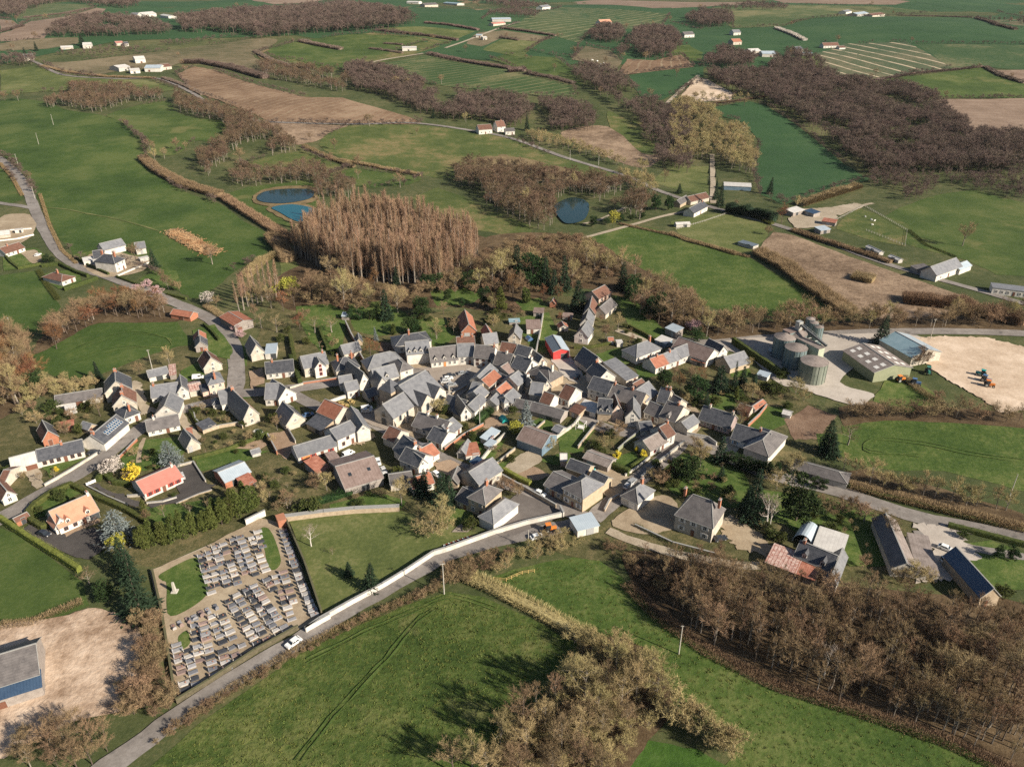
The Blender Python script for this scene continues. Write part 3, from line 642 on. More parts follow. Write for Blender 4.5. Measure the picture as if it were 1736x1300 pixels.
def house(crop, ax, ay, bx, by, dep, eave, rise, typ='p', rc='slate', wc='white', label='', name='house', cat=None, w=None, sh=None, fr='white',
          door='brown', ch=(), cc='brick', dorm=0, dormc=None, sky=0, skym='glass', group=None, lift=0, solar=False, garage=None, hipf=1.0, ov=.3, verge=True, side=True):
    A, B = G(crop, ax, ay), G(crop, bx, by); eave *= .82; rise *= .8
    z0 = min(A.z, B.z); a2, b2 = A.to_2d(), B.to_2d(); Lx = (b2-a2).length; u = (b2-a2)/Lx; n = Vector((-u.y, u.x))
    if isinstance(dep, tuple): dep = max(2.0, (G(crop, *dep).to_2d() - a2).dot(n))
    D = dep; c = a2 + u*Lx/2 + n*D/2
    o = empty(name, (c.x, c.y, z0), math.atan2(u.y, u.x)); meta(o, label, cat or name.replace('_', ' '), group)
    X, Yh, e, r = Lx/2, D/2, eave, rise; FOOT.append((c.x, c.y, u.x, u.y, X, Yh))
    rcs = rc if isinstance(rc, tuple) else (rc, rc)  # dark and pale slate pairs paint shaded and sunlit slopes
    wb = MB(); rb = MB(); gb = MB(); t = .16
    if typ == 'p':
        wb.prism([(-Yh,-.4),(Yh,-.4),(Yh,e),(0,e+r),(-Yh,e)], -X, X, 'x')
        k = r/Yh; ye = Yh+ov; ze = e-ov*k+.03
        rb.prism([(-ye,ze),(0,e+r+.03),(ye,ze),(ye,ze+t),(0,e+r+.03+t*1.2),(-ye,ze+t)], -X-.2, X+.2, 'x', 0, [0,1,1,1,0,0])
        gb.bar((-X-.22,0,e+r+.25),(X+.22,0,e+r+.25),.3,.16)
        if verge:
            for sx in (-1,1):
                for sy in (-1,1): gb.bar((sx*(X+.21),sy*ye,ze+t*.75),(sx*(X+.21),0,e+r+t),.1,.2)
        zr = lambda x_, y_: e + r*(1-abs(y_)/Yh); ridge = lambda f: (f*2*X, 0, e+r)
    elif typ == 'g':
        wb.prism([(-X,-.4),(X,-.4),(X,e),(0,e+r),(-X,e)], -Yh, Yh, 'y')
        k = r/X; xe = X+ov; ze = e-ov*k+.03
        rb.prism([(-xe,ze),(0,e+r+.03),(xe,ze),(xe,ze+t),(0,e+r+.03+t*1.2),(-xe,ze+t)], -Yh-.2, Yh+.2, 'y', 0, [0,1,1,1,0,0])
        gb.bar((0,-Yh-.22,e+r+.25),(0,Yh+.22,e+r+.25),.3,.16)
        if verge:
            for sy in (-1,1):
                for sx in (-1,1): gb.bar((sx*xe,sy*(Yh+.21),ze+t*.75),(0,sy*(Yh+.21),e+r+t),.1,.2)
        zr = lambda x_, y_: e + r*(1-abs(x_)/X); ridge = lambda f: (0, f*2*Yh, e+r)
    elif typ == 'h':
        wb.box(-X,X,-Yh,Yh,-.4,e)
        x, y = X+ov, Yh+ov
        if Lx >= D: q = max(0, X-Yh*hipf); r0, r1 = (-q,0,e+r), (q,0,e+r)
        else: q = max(0, Yh-X*hipf); r0, r1 = (0,-q,e+r), (0,q,e+r)
        z1 = e+.02; z2 = e+.14; C = [(-x,-y),(x,-y),(x,y),(-x,y)]
        rb.poly([(p[0],p[1],z1) for p in C[::-1]])
        for i in range(4): rb.poly([(*C[i],z1),(*C[(i+1)%4],z1),(*C[(i+1)%4],z2),(*C[i],z2)])
        T = [(*p, z2) for p in C]
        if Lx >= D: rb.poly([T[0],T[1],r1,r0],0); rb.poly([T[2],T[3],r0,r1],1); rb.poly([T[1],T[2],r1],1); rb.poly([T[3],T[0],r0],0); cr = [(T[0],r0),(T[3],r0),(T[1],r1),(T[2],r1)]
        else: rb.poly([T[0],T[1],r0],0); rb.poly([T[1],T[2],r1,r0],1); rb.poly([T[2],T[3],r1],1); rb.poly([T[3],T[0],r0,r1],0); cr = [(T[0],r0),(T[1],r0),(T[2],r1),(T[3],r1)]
        if q > .05: gb.bar((r0[0],r0[1],r0[2]+.04),(r1[0],r1[1],r1[2]+.04),.26,.14)
        for p, q2 in cr: gb.bar((p[0],p[1],p[2]+.03),(q2[0],q2[1],q2[2]+.03),.16,.1)
        ridge = (lambda f: (f*2*X, 0, e+r*.8)) if Lx >= D else (lambda f: (0, f*2*Yh, e+r*.8))
    elif typ == 'm':
        wb.prism([(-Yh,-.4),(Yh,-.4),(Yh,e+r),(-Yh,e)], -X, X, 'x')
        k = r/D; za = e-ov*k+.03; zb = e+r+ov*k+.03
        rb.prism([(-Yh-ov,za),(Yh+ov,zb),(Yh+ov,zb+t),(-Yh-ov,za+t)], -X-.2, X+.2, 'x')
        ridge = lambda f: (f*2*X, Yh*.5, e+r*.75)
    elif typ == 'f':
        wb.box(-X,X,-Yh,Yh,-.4,e); rb.box(-X-.15,X+.15,-Yh-.15,Yh+.15,e+.01,e+.2)
        ridge = lambda f: (f*2*X, 0, e)
    elif typ == 'a':
        n_ = 12; P1 = [(X*math.cos(math.pi*i/n_), .2+e*math.sin(math.pi*i/n_)) for i in range(n_+1)]; P2 = [((X-.12)*math.cos(math.pi*i/n_), .2+(e-.12)*math.sin(math.pi*i/n_)) for i in range(n_+1)]
        rb.prism(P1 + P2[::-1], -Yh, Yh, 'y'); wb.prism(P2 + [(-X+.12,-.3),(X-.12,-.3)], Yh-.4, Yh-.2, 'y')
        ridge = lambda f: (0,0,e)
    put('wall', wb.mesh('wall', WM[wc]), o)
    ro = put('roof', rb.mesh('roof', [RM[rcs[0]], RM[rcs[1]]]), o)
    if gb.f: put('ridge', gb.mesh('ridge', PM['lead']), ro)
    for f in ch:
        x_, y_, z_ = ridge(max(-.46, min(.46, f))); hh = 1.5 + (1.2 if typ == 'h' else 0)
        put('chimney', chimesh(hh, cc), ro, (x_, y_, z_-.4), 0 if typ != 'g' else 1.5708)
    # dormers on the front slope
    if dorm:
        for i in range(dorm):
            x_ = -X + 2*X*(i+.5)/dorm
            put('dormer', dormermesh(dormc or rcs[0]), ro, (x_, -Yh+.25, e-.25))
    if sky:
        for i in range(abs(sky)):
            rows = 2 if abs(sky) > 6 else 1; per = (abs(sky)+rows-1)//rows
            b = MB()
            if typ == 'p' or typ == 'm':
                x_ = -X + 2*X*(i % per + .5)/per; sl_ = r/(Yh if typ == 'p' else D)
                y_ = -Yh + (Yh if typ == 'p' else D)*((i//per)+.5)/rows
                zz = e + (y_+Yh)*sl_ + t + .05; b.poly([(x_-.5,y_-.6,zz-.6*sl_+.03),(x_+.5,y_-.6,zz-.6*sl_+.03),(x_+.5,y_+.6,zz+.6*sl_+.03),(x_-.5,y_+.6,zz+.6*sl_+.03)])
            else:
                sd = -1 if i < abs(sky)/2 else 1; j_ = i % max(1, abs(sky)//2); per2 = max(1, abs(sky)//4); row = j_//per2
                y_ = -Yh + 2*Yh*((j_ % per2)+.5)/per2; x_ = sd*X*(.38 + .34*row); sl_ = r/X
                zz = e + (X-abs(x_))*sl_ + t + .08
                b.poly([(x_-.75,y_-1.0,zz+sd*.75*sl_),(x_+.75,y_-1.0,zz-sd*.75*sl_),(x_+.75,y_+1.0,zz-sd*.75*sl_),(x_-.75,y_+1.0,zz+sd*.75*sl_)])
            put('skylight', b.mesh('skylight', [GL if skym == 'glass' else PM['white']]), ro)
    if solar:
        for row, cnt in ((0, 8), (1, 8), (2, 5)):
            for i in range(cnt):
                x_ = X*.75 - i*1.02 - .2*row; f0 = .22 + row*.2; b = MB(); sl_ = r/Yh
                y0, y1 = -Yh + Yh*f0, -Yh + Yh*(f0+.17); za, zb = e+r*f0+.3, e+r*(f0+.17)+.3
                b.poly([(x_-.47,y0,za),(x_+.47,y0,za),(x_+.47,y1,zb),(x_-.47,y1,zb)], 0)
                for s_ in (-1,1): b.bar((x_+s_*.49,y0,za+.02),(x_+s_*.49,y1,zb+.02),.07,.05,1)
                b.bar((x_-.49,y0,za+.02),(x_+.49,y0,za+.02),.07,.05,1)
                put('solar_panel', b.mesh('solar_panel', [PVM, PM['white']]), ro)
    # openings
    isb = name in ('barn', 'shed', 'garage', 'hangar', 'carport')
    rows = ([max(1, int(Lx/3.0))] * (1 if e < 4.1 else 2)) if w is None else list(w)
    if isb and w is None: rows = []
    def wins(face, cnt, z, ln, wd=.95, h=1.25, dr=False):
        for i in range(cnt):
            f = (i+.5)/cnt - .5
            if dr and i == cnt//2 and door:
                me, zz, nm = doormesh(.95, 2.05, door), .02, 'door'
            else: me, zz, nm = winmesh(wd, h, fr, sh), z, 'window'
            if face == 'f': put(nm, me, o, (f*ln, -Yh-.03, zz))
            elif face == 'r': put(nm, me, o, (X+.03, f*ln, zz), 1.5708)
            else: put(nm, me, o, (-X-.03, f*ln, zz), -1.5708)
    for i, cnt in enumerate(rows):
        wins('f', cnt, (.85 if e < 3.4 else 1.0) if i == 0 else e-1.5, Lx*.92, .95, round(min(1.25, e-1.1), 2) if i == 0 else 1.2, dr=(i == 0 and cnt > 1))
    if typ == 'g' and not isb and r > 2: put('window', winmesh(.8,1.0,fr), o, (0, -Yh-.03, e+.25))
    toc = Vector((0,0)) - c
    vis = 'r' if u.dot(toc) > 0 else 'l'
    if not isb and side and D > 5 and w is None:
        wins(vis, 1, .9, D*.6, .95, round(min(1.2, e-1.1), 2))
        if typ == 'p': wins(vis, 1, e+.2, D*.3, .7, .95)
        elif e > 3.8: wins(vis, 1, e-1.5, D*.6)
    if garage:
        put('garage_door', doormesh(garage[2] if len(garage) > 2 else 2.6, 2.3, garage[1]), o, (garage[0]*Lx, -Yh-.03, .02))
    if isb and w is None and garage is None and wc not in ('blue',) and Lx > 3:
        put('door', doormesh(2.2 if Lx > 6 else 1.1, 2.1, R.choice(['brown','grey','dark'])), o, (R.uniform(-.25,.25)*Lx, -Yh-.03, .02))
    # gutter along the front eave
    if typ in 'ph' and e > 2.4:
        zg = (e-ov*(r/Yh)+.06) if typ == 'p' else e+.03
        g = MB(); g.bar((-X-.2,-Yh-ov-.06,zg),(X+.2,-Yh-ov-.06,zg),.12,.1); put('gutter', g.mesh('gutter', PM['lead']), ro)
    return o
def pvm():
    m, n, l, b = newmat('solar_cells', .15, .6); co = n.new('ShaderNodeTexCoord').outputs['Object']
    l.new(ramp(n,l,nz(n,l,co,1.5,2),[(.3,(.02,.045,.09)),(.7,(.05,.10,.17))]), b.inputs['Base Color']); return m
PVM = pvm()
# ---------------------------------------------------------------- buildings of the village (measured corners, depth, eave, rise)
H = house
# -- west end
H('a',400,1115,840,1010,7,2.9,2.8,'p','slate','white','long low white house with slate roof behind the curved garden wall',w=(6,),fr='brown',ch=(.05,))
H('a',140,1185,400,1115,7.2,2.7,2.4,'p','fibrow','white','open porch building with pale sheet roof joined to the long low house',name='barn',cat='outbuilding',garage=(.2,'brown',3))
H('a',440,915,590,868,8,3.2,3.6,'g',('brown','slate'),'brick','brick barn with steep gable standing behind the long low white house',name='barn')
H('a',590,775,735,745,3,2,.8,'m','rust','wood','rusty lean-to shed in the garden behind the brick barn',name='shed')
H('a',880,790,960,745,4,2.3,1.5,'g','slate2','stone','small pale roofed shed beside the house with solar panels',name='shed')
H('a',1040,955,1275,750,7.5,3.7,3.3,'p','slate','white','white house with rows of blue solar panels on its slate roof',w=(),ch=(-.44,),solar=True)
H('a',1240,698,1385,640,7,3.3,2.6,'h','slate','white','white hipped end house of the dark roofed row by the main street',w=(2,),ch=(-.3,))
H('a',1130,600,1352,558,8,4.3,4.4,'g','brown','cream','brown tiled middle house of the row behind the white end house',ch=(.3,-.4),w=())
H('a',1055,480,1312,430,9,4.8,4.8,'g','slate','cream','tall dark slate house at the back end of the row',ch=(.4,),w=())
H('a',560,545,1015,470,6,2.5,2.3,'p',('slateb','slateb'),'white','long low outbuilding half hidden behind the bare garden tree',name='barn',cat='outbuilding')
H('a',660,600,760,575,3,2.2,.6,'m','fibrow','white','white open shed in front of the long low outbuilding',name='shed')
H('h',45,795,178,740,13,2.8,2.6,'g','brown','white','brown tiled cottage with white gable at the picture edge by the main street',w=(1,))
H('h',0,640,60,640,9,2.8,2.2,'p','brown','cream','brown tiled wing behind the white gabled cottage at the edge',w=())
H('h',600,1080,985,905,8.5,3.0,4.3,'p','orange','white','white villa with orange tile roof and two dormers beside the blue cedar',w=(4,),fr='brown',dorm=2,ch=(.46,),cc='white',garage=(.38,'dark',2.4))
H('h',562,1082,700,1018,5,3.0,3.0,'g','orange','white','front gable of the orange roofed villa facing the terrace',cat='house wing',w=(1,))
H('h',1430,735,1800,570,8.5,2.8,2.6,'p','pink','white','white bungalow with plain pinkish red roof and red shutters beside black driveway',w=(5,),sh='red',fr='red',ch=(.42,),cc='white')
H('h',175,1000,300,940,2.2,2.1,.8,'p','brown','brick','small tiled gateway shelter at the entrance of the black driveway',name='shed',cat='gateway')
H('i',830,745,1080,640,8,3,1.8,'p',('metal','metal'),'brick','workshop with pale blue sheet roof at the end of the black yard',name='barn',cat='workshop',sky=0)
H('i',1015,770,1130,715,4.2,2.2,.9,'m','rust','wood','rusty lean-to against the blue roofed workshop',name='shed')
# -- around the road bend
H('b',230,840,490,803,8,3.3,3.3,'p','slate2','white','white house with grey slate roof facing the street bend by a round hedge',w=(5,),ch=(-.4,))
H('b',487,805,592,785,9,4.2,2.8,'g','slate','white','white round headed gable house between the grey roof and the rusty roof',w=(1,))
H('b',598,772,718,745,7,3,1.2,'p','rustw','cream','shed with rust and white checkered sheet roof beside the pink brick house',name='shed')
H('b',795,770,945,735,7.5,6,3.2,'h','slate2','pink','tall pink brick house with hipped slate roof at the road junction',w=(2,2),ch=(-.4,),fr='white')
H('b',725,778,800,760,4,3,.9,'m','slate','pink','low slate lean-to beside the tall pink brick house',name='shed')
H('b',200,625,390,580,5,2.5,2,'p','slate2','white','low white outbuilding with grey roof below the pole in the crescent field',name='shed')
H('b',402,602,462,592,8,2.5,.5,'m','rustw','wood','narrow shed with rust striped sheet roof next to the low white outbuilding',name='shed')
H('b',735,545,912,500,8,3,4.6,'g','brown','cream','steep brown tiled cottage with cream gable beside the descending road',ch=(.4,),w=(1,))
H('b',655,335,770,318,6,3,2.6,'g','slate','wood','weathered wooden barn with slate front roof by the crescent field',name='barn')
H('b',640,262,755,245,5,2.8,2.4,'g','red','wood','red roofed rear half of the weathered wooden barn',name='barn')
H('x',258,800,392,757,13,4,1.3,'g',('red','red'),'wood','big barn with faded red sheet roof beside the road bend',name='barn')
H('b',1200,425,1330,395,9,4,4.6,'g','slate','cream','cream gabled barn house with dark slate roof next to the flat blue roof',w=())
H('b',1333,402,1440,393,9,3,.3,'f','metal','white','flat pale blue roofed extension beside the cream gabled house',name='garage',cat='extension',garage=(.25,'dark',2))
H('b',1345,598,1615,568,7.5,3.1,3.5,'p','slate','white','white cottage with plain slate roof behind a small hedged garden',w=(4,),ch=(-.25,))
H('b',915,918,1062,885,8,4,4,'p','slate2','white','corner house with pale slate roof opposite the road junction',w=(2,))
H('b',1130,1062,1278,1010,17,4,5,'g',('slate','red'),'cream','long house with one dark slate slope and one red tile slope',w=(1,),ch=(.35,))
H('b',825,897,910,880,4,2.5,1.6,'h','slate','grey','little slate pavilion roof beside the corner house',name='shed')
H('c',65,855,200,852,9,3.5,4.5,'p','slate2','white','white house with broad pale slate slope by the narrow street',w=(2,))
H('c',196,866,366,797,9,3.5,4.3,'g','slate','white','white gabled wing with dark slope joined to the pale slate house',w=(2,),cat='house wing')
H('c',270,1105,455,1040,9,3,4.6,'g','slate','cream','cream gabled house with dark slate slope above the walled beds',w=())
H('b',190,1158,500,1092,6.5,2.5,3,'p',('slateb','brown'),'white','low white house with brown and grey roof below the main street',w=(4,),ch=(-.25,),cc='white')
H('b',268,1012,492,992,9,3.6,4,'g',('slate','slate2'),'white','slate house with steep gable on the main street behind the low brown roof',w=())
H('i',455,395,582,350,7,2.5,3.6,'g','slate','cream','small slate roofed stone barn at the garden end',name='barn')
H('i',445,255,497,248,3,2,.6,'m','rust','brick','tiny red roofed shed beside the small stone barn',name='shed')
H('i',612,205,735,150,4,2,.8,'m','slate','stone','slate lean-to against the long garden wall',name='shed')
H('i',1090,440,1170,415,2.5,1.7,.8,'p','slate2','grey','little grey garden shed on the vegetable plot',name='shed')
# -- street north of the church
H('c',450,578,685,530,9,4.8,3.5,'p','slate2','cream','cream villa with slate roof behind a small front court',w=(3,2),ch=(.4,))
H('c',555,588,662,566,4.5,5.2,3,'g','slate','white','white front gable with two dark red windows on the cream villa',cat='house wing',w=(1,1),fr='red')
H('c',760,592,988,545,8,4,4,'h','slate','cream','cream house with hipped slate roof and one white dormer',w=(3,),dorm=1,ch=(-.3,.3))
H('c',835,402,1000,362,6,3,3,'p','slate2','cream','grey roofed cream barn behind the house with one dormer',name='barn')
H('c',955,268,1010,262,5,2.2,1.8,'g','slate','stone','small dark slate garden house at the end of the long garden wall',name='shed')
H('c',800,712,922,690,5,3.5,2.4,'p','slate2','white','small white house with pale brown roof at the street corner',w=(1,))
H('c',868,788,985,762,6,4,2.4,'p','slate2','white','white house with pale slate roof in front of the red bordered roof',w=(2,))
H('c',990,722,1085,690,12,4,5,'g',('slate','slate2'),'white','tall steep roofed house with a red lower edge by the church lane',w=())
H('c',1072,822,1162,792,5,2.5,2,'p','slate','cream','low slate outbuilding at the edge of the little green',name='shed')
H('A6',860,1010,1268,900,7,5,4,'p','slate2','white','white house with round white dormer in the shadow of the church',w=(2,1),dorm=1)
H('A6',872,1110,1090,1050,6,4.6,4.2,'g',('slate','slateb'),'grey','dark steep roofed wing beside the house with the round dormer',cat='house wing',w=())
H('A6',1300,872,1532,800,9,6,2.6,'h','slateb','white','tall white house with rounded brown grey roof between church and square',w=(1,1))
H('c',1070,562,1420,482,8,3.2,4.6,'h','slate2','cream','long barn with weathered hipped slate roof on the main street',name='barn')
H('d',295,455,520,432,8,5.6,4.2,'p','slate2','white','white house with four dormers in a row at the corner of the square',w=(),dorm=4)
H('d',185,348,530,292,9,4.2,3,'h','slate','white','house with blue slate hips and brick chimney behind the four dormers',ch=(-.05,),w=(4,))
H('d',530,487,792,455,8,3.2,5,'p','slateb','white','long white house with three dormers and orange door on the square',w=(5,),dorm=3,door='orange')
H('d',790,455,948,450,8,4.6,4.2,'p','slate2','white','white house with pale roof between three dormer house and the shop',w=(2,2))
H('d',785,352,955,342,6,5,2.6,'p','brown','cream','brown tiled house just behind the pale roof on the square',w=(),ch=(-.2,.4))
H('y',480,1000,622,990,15,3.5,4,'g',('red','red'),'brick','long red tiled barn running back into the gardens',name='barn',ch=())
H('y',712,1062,802,1052,8,3.5,3,'g','red','cream','narrow house with red tiled gable behind the shop',w=())
H('y',705,1150,838,1132,6,5,3.6,'p','slate2','cream','grey roofed house wedged behind the shop front',w=())
H('d',945,475,1132,492,8,5.3,4,'p','slateb','white','white shop with dark red front on the corner of the square',w=(3,3),fr='brown',ch=(.45,))
H('A2',832,785,1105,842,8,5,4,'p','slateb','cream','brown grey roofed house next to the shop',w=(2,2),ch=(.1,),cc='white')
H('A2',1150,850,1422,942,8,5.2,4,'p','slate','white','white house with blue tinted windows and plain slate roof in the row',w=(3,3),fr='blue',ch=(.46,),cc='white')
H('A4',140,600,560,775,8,4,4,'h','slateb','stone','long stone house with dark hipped roof ending the row',w=(5,),ch=(-.1,.3),cc='white')
H('A2',940,560,1200,605,6,4.5,4,'p','brown','cream','red brown tiled house behind the row',w=())
H('A2',1200,620,1442,690,7,4.5,4,'p','slate','white','slate house with white gable behind the row',w=())
H('A4',335,432,512,382,7,3.6,3.4,'g',('slate','fibrow'),'cream','cream barn with one pale slope behind the long stone house',name='barn')
H('A4',135,335,280,312,6,3.5,3,'g',('slate','slate2'),'cream','small cream gabled house between the rows',w=())
# -- island of houses south of the square
H('A2',675,1150,905,910,6,5,2.5,'p','slate2','cream','row house with long blue grey roof throwing its shadow on the square',w=())
H('A3',372,442,535,472,9,4,3,'p','slate2','stone','stone house with pale roof at the tip of the square',w=())
H('A2',745,1202,965,1012,6,4.6,2.5,'p','red','cream','cream house with bright red tile roof in the middle of the block',w=(2,1))
H('A2',1112,942,1282,832,7.5,4,2.2,'p','fibrob','cream','square cream house with brown roof beside the slate covered court',w=())
H('A2',960,995,1108,962,7,3,1.4,'m','slate','stone','open court covered by a dark slate lean-to',name='shed')
H('A3',1275,335,1430,212,7,5,3,'p','slate2','cream','tall pale roofed house at the top of the narrow lane',w=(1,1))
H('A3',992,480,1165,332,5,4,2.2,'p','red','cream','narrow red tiled house along the lane',w=())
H('A3',1160,602,1322,460,6,3.5,2.4,'p','slate2','cream','plain grey roofed house below the tall pale roofed house',w=(1,))
H('A3',890,622,1002,502,5,3,2,'p','slate2','cream','small stone cottage at the lower end of the lane',w=())
H('A3',1030,612,1147,582,5,3.8,1.8,'h','slate2','white','white rounded house beside the small stone cottage',w=(1,))
H('A3',490,772,702,560,5,4,2.2,'p','slate2','white','white house with clean blue grey roof above the dark hedge',w=(2,))
H('A3',608,562,738,440,6,4.6,2.6,'p','slate2','cream','cream house with pale slate roof by the parked dark cars',w=())
H('A3',235,812,422,770,8,3.5,3.6,'g','slate','white','white gabled house with one small window below the square',w=(1,))
H('d',650,905,832,962,6,3,3,'p','slate','cream','dark slate cottage between the church and the white gable',w=())
H('d',620,892,812,1002,3,2.2,.8,'m','slateb','cream','long low lean-to beside the churchyard',name='shed')
H('d',345,1105,645,1202,8,3,3.6,'p','slateb','white','white house with dark tiles and two white chimneys below the church',w=(4,),ch=(-.2,.1),cc='white')
H('d',490,1232,628,1287,7.5,3,3,'p','slate','white','white house with green shutters on the narrow street',w=(2,),sh='green',fr='green',ch=(.44,),cc='white')
H('k',375,387,477,302,7,3,2.5,'p','slate2','white','white slate roofed extension behind the green shuttered house',w=(2,))
# -- along the narrow street
H('j',985,425,1092,472,7,3.5,3,'p','brown','cream','brown tiled house at the lane corner facing the church',w=())
H('j',1090,548,1202,642,8,4,4.2,'p','slate','white','blue slate house with tall end chimney on the narrow street',w=(),ch=(.46,))
H('j',1147,664,1332,742,7,4.5,3,'p','slate','white','white house with broad slate slope beside the parking strip',w=(2,1))
H('j',1322,738,1422,692,7,4,3,'g',('slate','slate2'),'white','narrow white gable house next to the broad slate slope',w=(1,))
H('j',1400,642,1532,567,7,3,2.5,'p','red','white','small white house with red tile roof on the narrow street',w=(1,),ch=(-.4,))
H('j',1278,602,1402,602,5,3,1.6,'m','slate2','white','white lean-to between the slate house and the red tile roof',name='shed')
H('j',155,612,532,497,7,3,2.5,'p','slate2','white','long white cottage with orange garage door and red shutters',w=(4,),sh='red',fr='red',garage=(-.3,'orange',2.6))
H('j',545,482,737,392,7.5,5,2.6,'p','slate2','white','taller white house with pale slate roof joined to the long cottage',w=(2,1),fr='brown',side=False)
H('j',738,412,862,380,13,5.4,2.6,'g',('slate','slate2'),'white','white block with plain end wall at the street corner',w=(),side=False)
H('c',578,1012,752,1092,8,5,3.6,'p','red','cream','old barn with weathered red tile roof beside the street',name='barn')
H('c',466,1077,612,1152,7,2.5,2.6,'m','slate','stone','wide slate lean-to below the weathered red barn',name='shed')
H('j',615,932,987,822,16,3.4,3.6,'p','fibrob','wood','big beige barn with two dark skylights behind the evergreen hedge',name='barn',sky=2)
H('j',345,762,467,702,7,2.5,1.2,'m','rust','wood','rusty red shed beside the big beige barn',name='shed')
H('j',470,640,560,610,4,2.3,.6,'m','fibrob','wood','low brown roofed shed joined to the big beige barn',name='shed')
H('j',1275,922,1482,862,6,3,2,'p','red','white','white bungalow with red tile roof beside the dark conifer',w=(3,),ch=(.4,))
H('j',1060,885,1272,852,6,3,2,'p','slateb','cream','grey roofed end of the red tiled bungalow',w=())
H('k',435,562,522,577,6,2.5,2,'g','slate2','white','small garage with pale gable by the narrow street',name='garage',garage=(0,'dark',2))
H('k',522,582,657,562,5,2.3,1.2,'m','red','white','red tiled lean-to beside the pale gabled garage',name='garage',garage=(.2,'grey',2))
H('k',1020,452,1262,542,9,4,3,'p','fibrob','blue','large barn with brown sheet roof and blue metal side',name='barn')
H('k',1130,132,1442,222,6,2.3,2,'p','slateb','wood','long low slate barn above the walled gardens',name='barn')
H('k',985,102,1130,132,6,2.3,2,'p','slateb','wood','weathered end of the long low slate barn behind the blue spruce',name='barn')
H('k',1362,322,1432,352,4,2,1,'p','slate2','grey','little grey shed on the walled lawn',name='shed')
H('k',700,462,760,490,3,1.8,.6,'m','metal','grey','greenhouse shed with pale sheet roof in the strip garden',name='shed')
H('k',740,430,850,330,3,1.8,.5,'m','metal','grey','long greenhouse with glassy sheet roof along the garden wall',name='shed')
# -- school and town hall
H('k',545,1078,712,1150,8,6,3.4,'h','slateb','tan','stone school house with hipped roof and white windows',w=(2,2),ch=(.1,))
H('k',420,1022,542,1080,7,3,2.4,'p','slateb','tan','lower stone wing of the school beside the conifers',w=(2,),cat='school wing')
H('k',650,1217,792,1290,11,3.8,3,'h','slate2','white','white hipped hall standing in front of the school yard',w=(),side=False)
H('k',648,905,872,762,8,4,3.2,'p',('slate2','slate'),'cream','school building with one dark and one pale slope beside the street',w=(3,))
H('k',350,860,440,870,6,2.8,2.2,'g','slateb','stone','small stone house in the shade of the dark conifer',w=())
H('k',560,640,640,690,3,2.2,.5,'m','navy','grey','dark glazed lean-to beside the school',name='shed')
H('l',310,987,502,1092,9.5,6,3.4,'h',('slateb','slate2'),'tan','two storey stone town hall with white shutters and hipped roof',w=(3,3),sh='white')
H('l',130,892,305,977,9,3.4,2.6,'p','slateb','tan','lower stone wing of the town hall with three arched windows',w=(3,),cat='school wing')
H('l',345,722,537,792,5,3.5,2,'p','slate','tan','slate roofed back range behind the town hall',w=(),name='house')
H('l',560,832,702,902,4.6,3.5,2,'p','slate','tan','open slate roofed shelter beside the town hall',w=(),name='house')
H('l',510,612,747,702,5.5,2.6,1.2,'p','fibro','wood','long grey shed with pale sheet roof in the gravel court',name='shed')
H('l',290,640,350,640,4,2.8,1.4,'p','fibrow','pink','small pink shed beside the town hall back range',name='shed')
H('l',1165,548,1332,452,6.5,3,2.6,'p','fibro','white','white cottage with beige roof along the steep street',w=(2,),ch=(.46,),fr='red')
H('l',1325,457,1402,412,7,4.6,3,'p','brown','white','taller white house with brown tile roof at the top of the steep street',w=(1,1),ch=(.44,))
H('l',1075,342,1192,332,6,2.5,1.8,'p','slate','white','dark slate outbuilding behind the white cottage',name='shed')
H('l',880,1002,1042,1082,8.5,3.3,3.5,'h',('slateb','slate2'),'white','small white house with hipped slate roof and garage doors at the crossing',w=(),garage=(.15,'white',2.2),ch=(.2,))
H('l',455,1335,662,1282,5,2.9,.7,'m','metal','white','low building with pale blue sheet roof beside the lane',name='shed')
H('s',335,112,482,166,9.5,6.2,6.4,'h',('slateb','slateb'),'cream','large cream mansion with steep slate roof and brick chimneys',w=(3,3),ch=(-.46,.46),hipf=.55,sh='white')
# -- east village
H('e',880,932,1052,890,8,5,4,'g',('slate','slate2'),'white','slate house with steep gable beside the shaded crossing',w=(),ch=(.4,))
H('e',785,1012,978,1072,8,5.2,3.5,'p','slate','white','white two storey house facing the shaded crossing',w=(3,3))
H('e',978,1072,1292,1172,8,4,4,'p','slateb','stone','long dark roofed row house with teal skylights',w=(),sky=2,ch=(.1,-.45))
H('A5',900,1022,1117,862,8,4,4,'p',('slate2','slate'),'cream','house with pale slope patched in red tile',w=())
H('A5',1110,1012,1282,1052,8,4,4,'p','slate','cream','dark slate house beside the blue tarpaulin',w=(),ch=(.1,.46))
H('A5',1300,1020,1440,1100,6,3,3,'p','slate','cream','low slate house with cream gable behind the dormer house',w=())
H('A5',880,1182,1142,1292,7,3.3,3,'p','slateb','white','white low house in the court of the dark roofs',w=(4,))
H('A5',1150,1292,1432,1402,10,4,4.6,'p','slateb','cream','big cream gabled house with one white dormer',w=(),dorm=1,ch=(.2,))
H('l',920,247,1062,257,8,4.5,4,'g',('slate','slate2'),'white','white gable house with blue slate slope at the end of the row',w=(1,1))
H('l',788,190,902,186,7,4,4,'g','brown','pink','house with red brown hips and pinkish gable in the row',w=())
H('l',650,192,782,202,8,4,4,'p','slate','stone','slate house with small dormers above the lawns',w=(),dorm=2)
H('A4',1070,1182,1392,1292,5,2.5,.8,'m','fibrow','white','low white roofed annex between the brown tiles and the slate row',name='shed')
H('A4',730,1022,905,1092,8,3.6,4,'p','brown','white','white house with chestnut brown tile roof near the crossing',w=(3,))
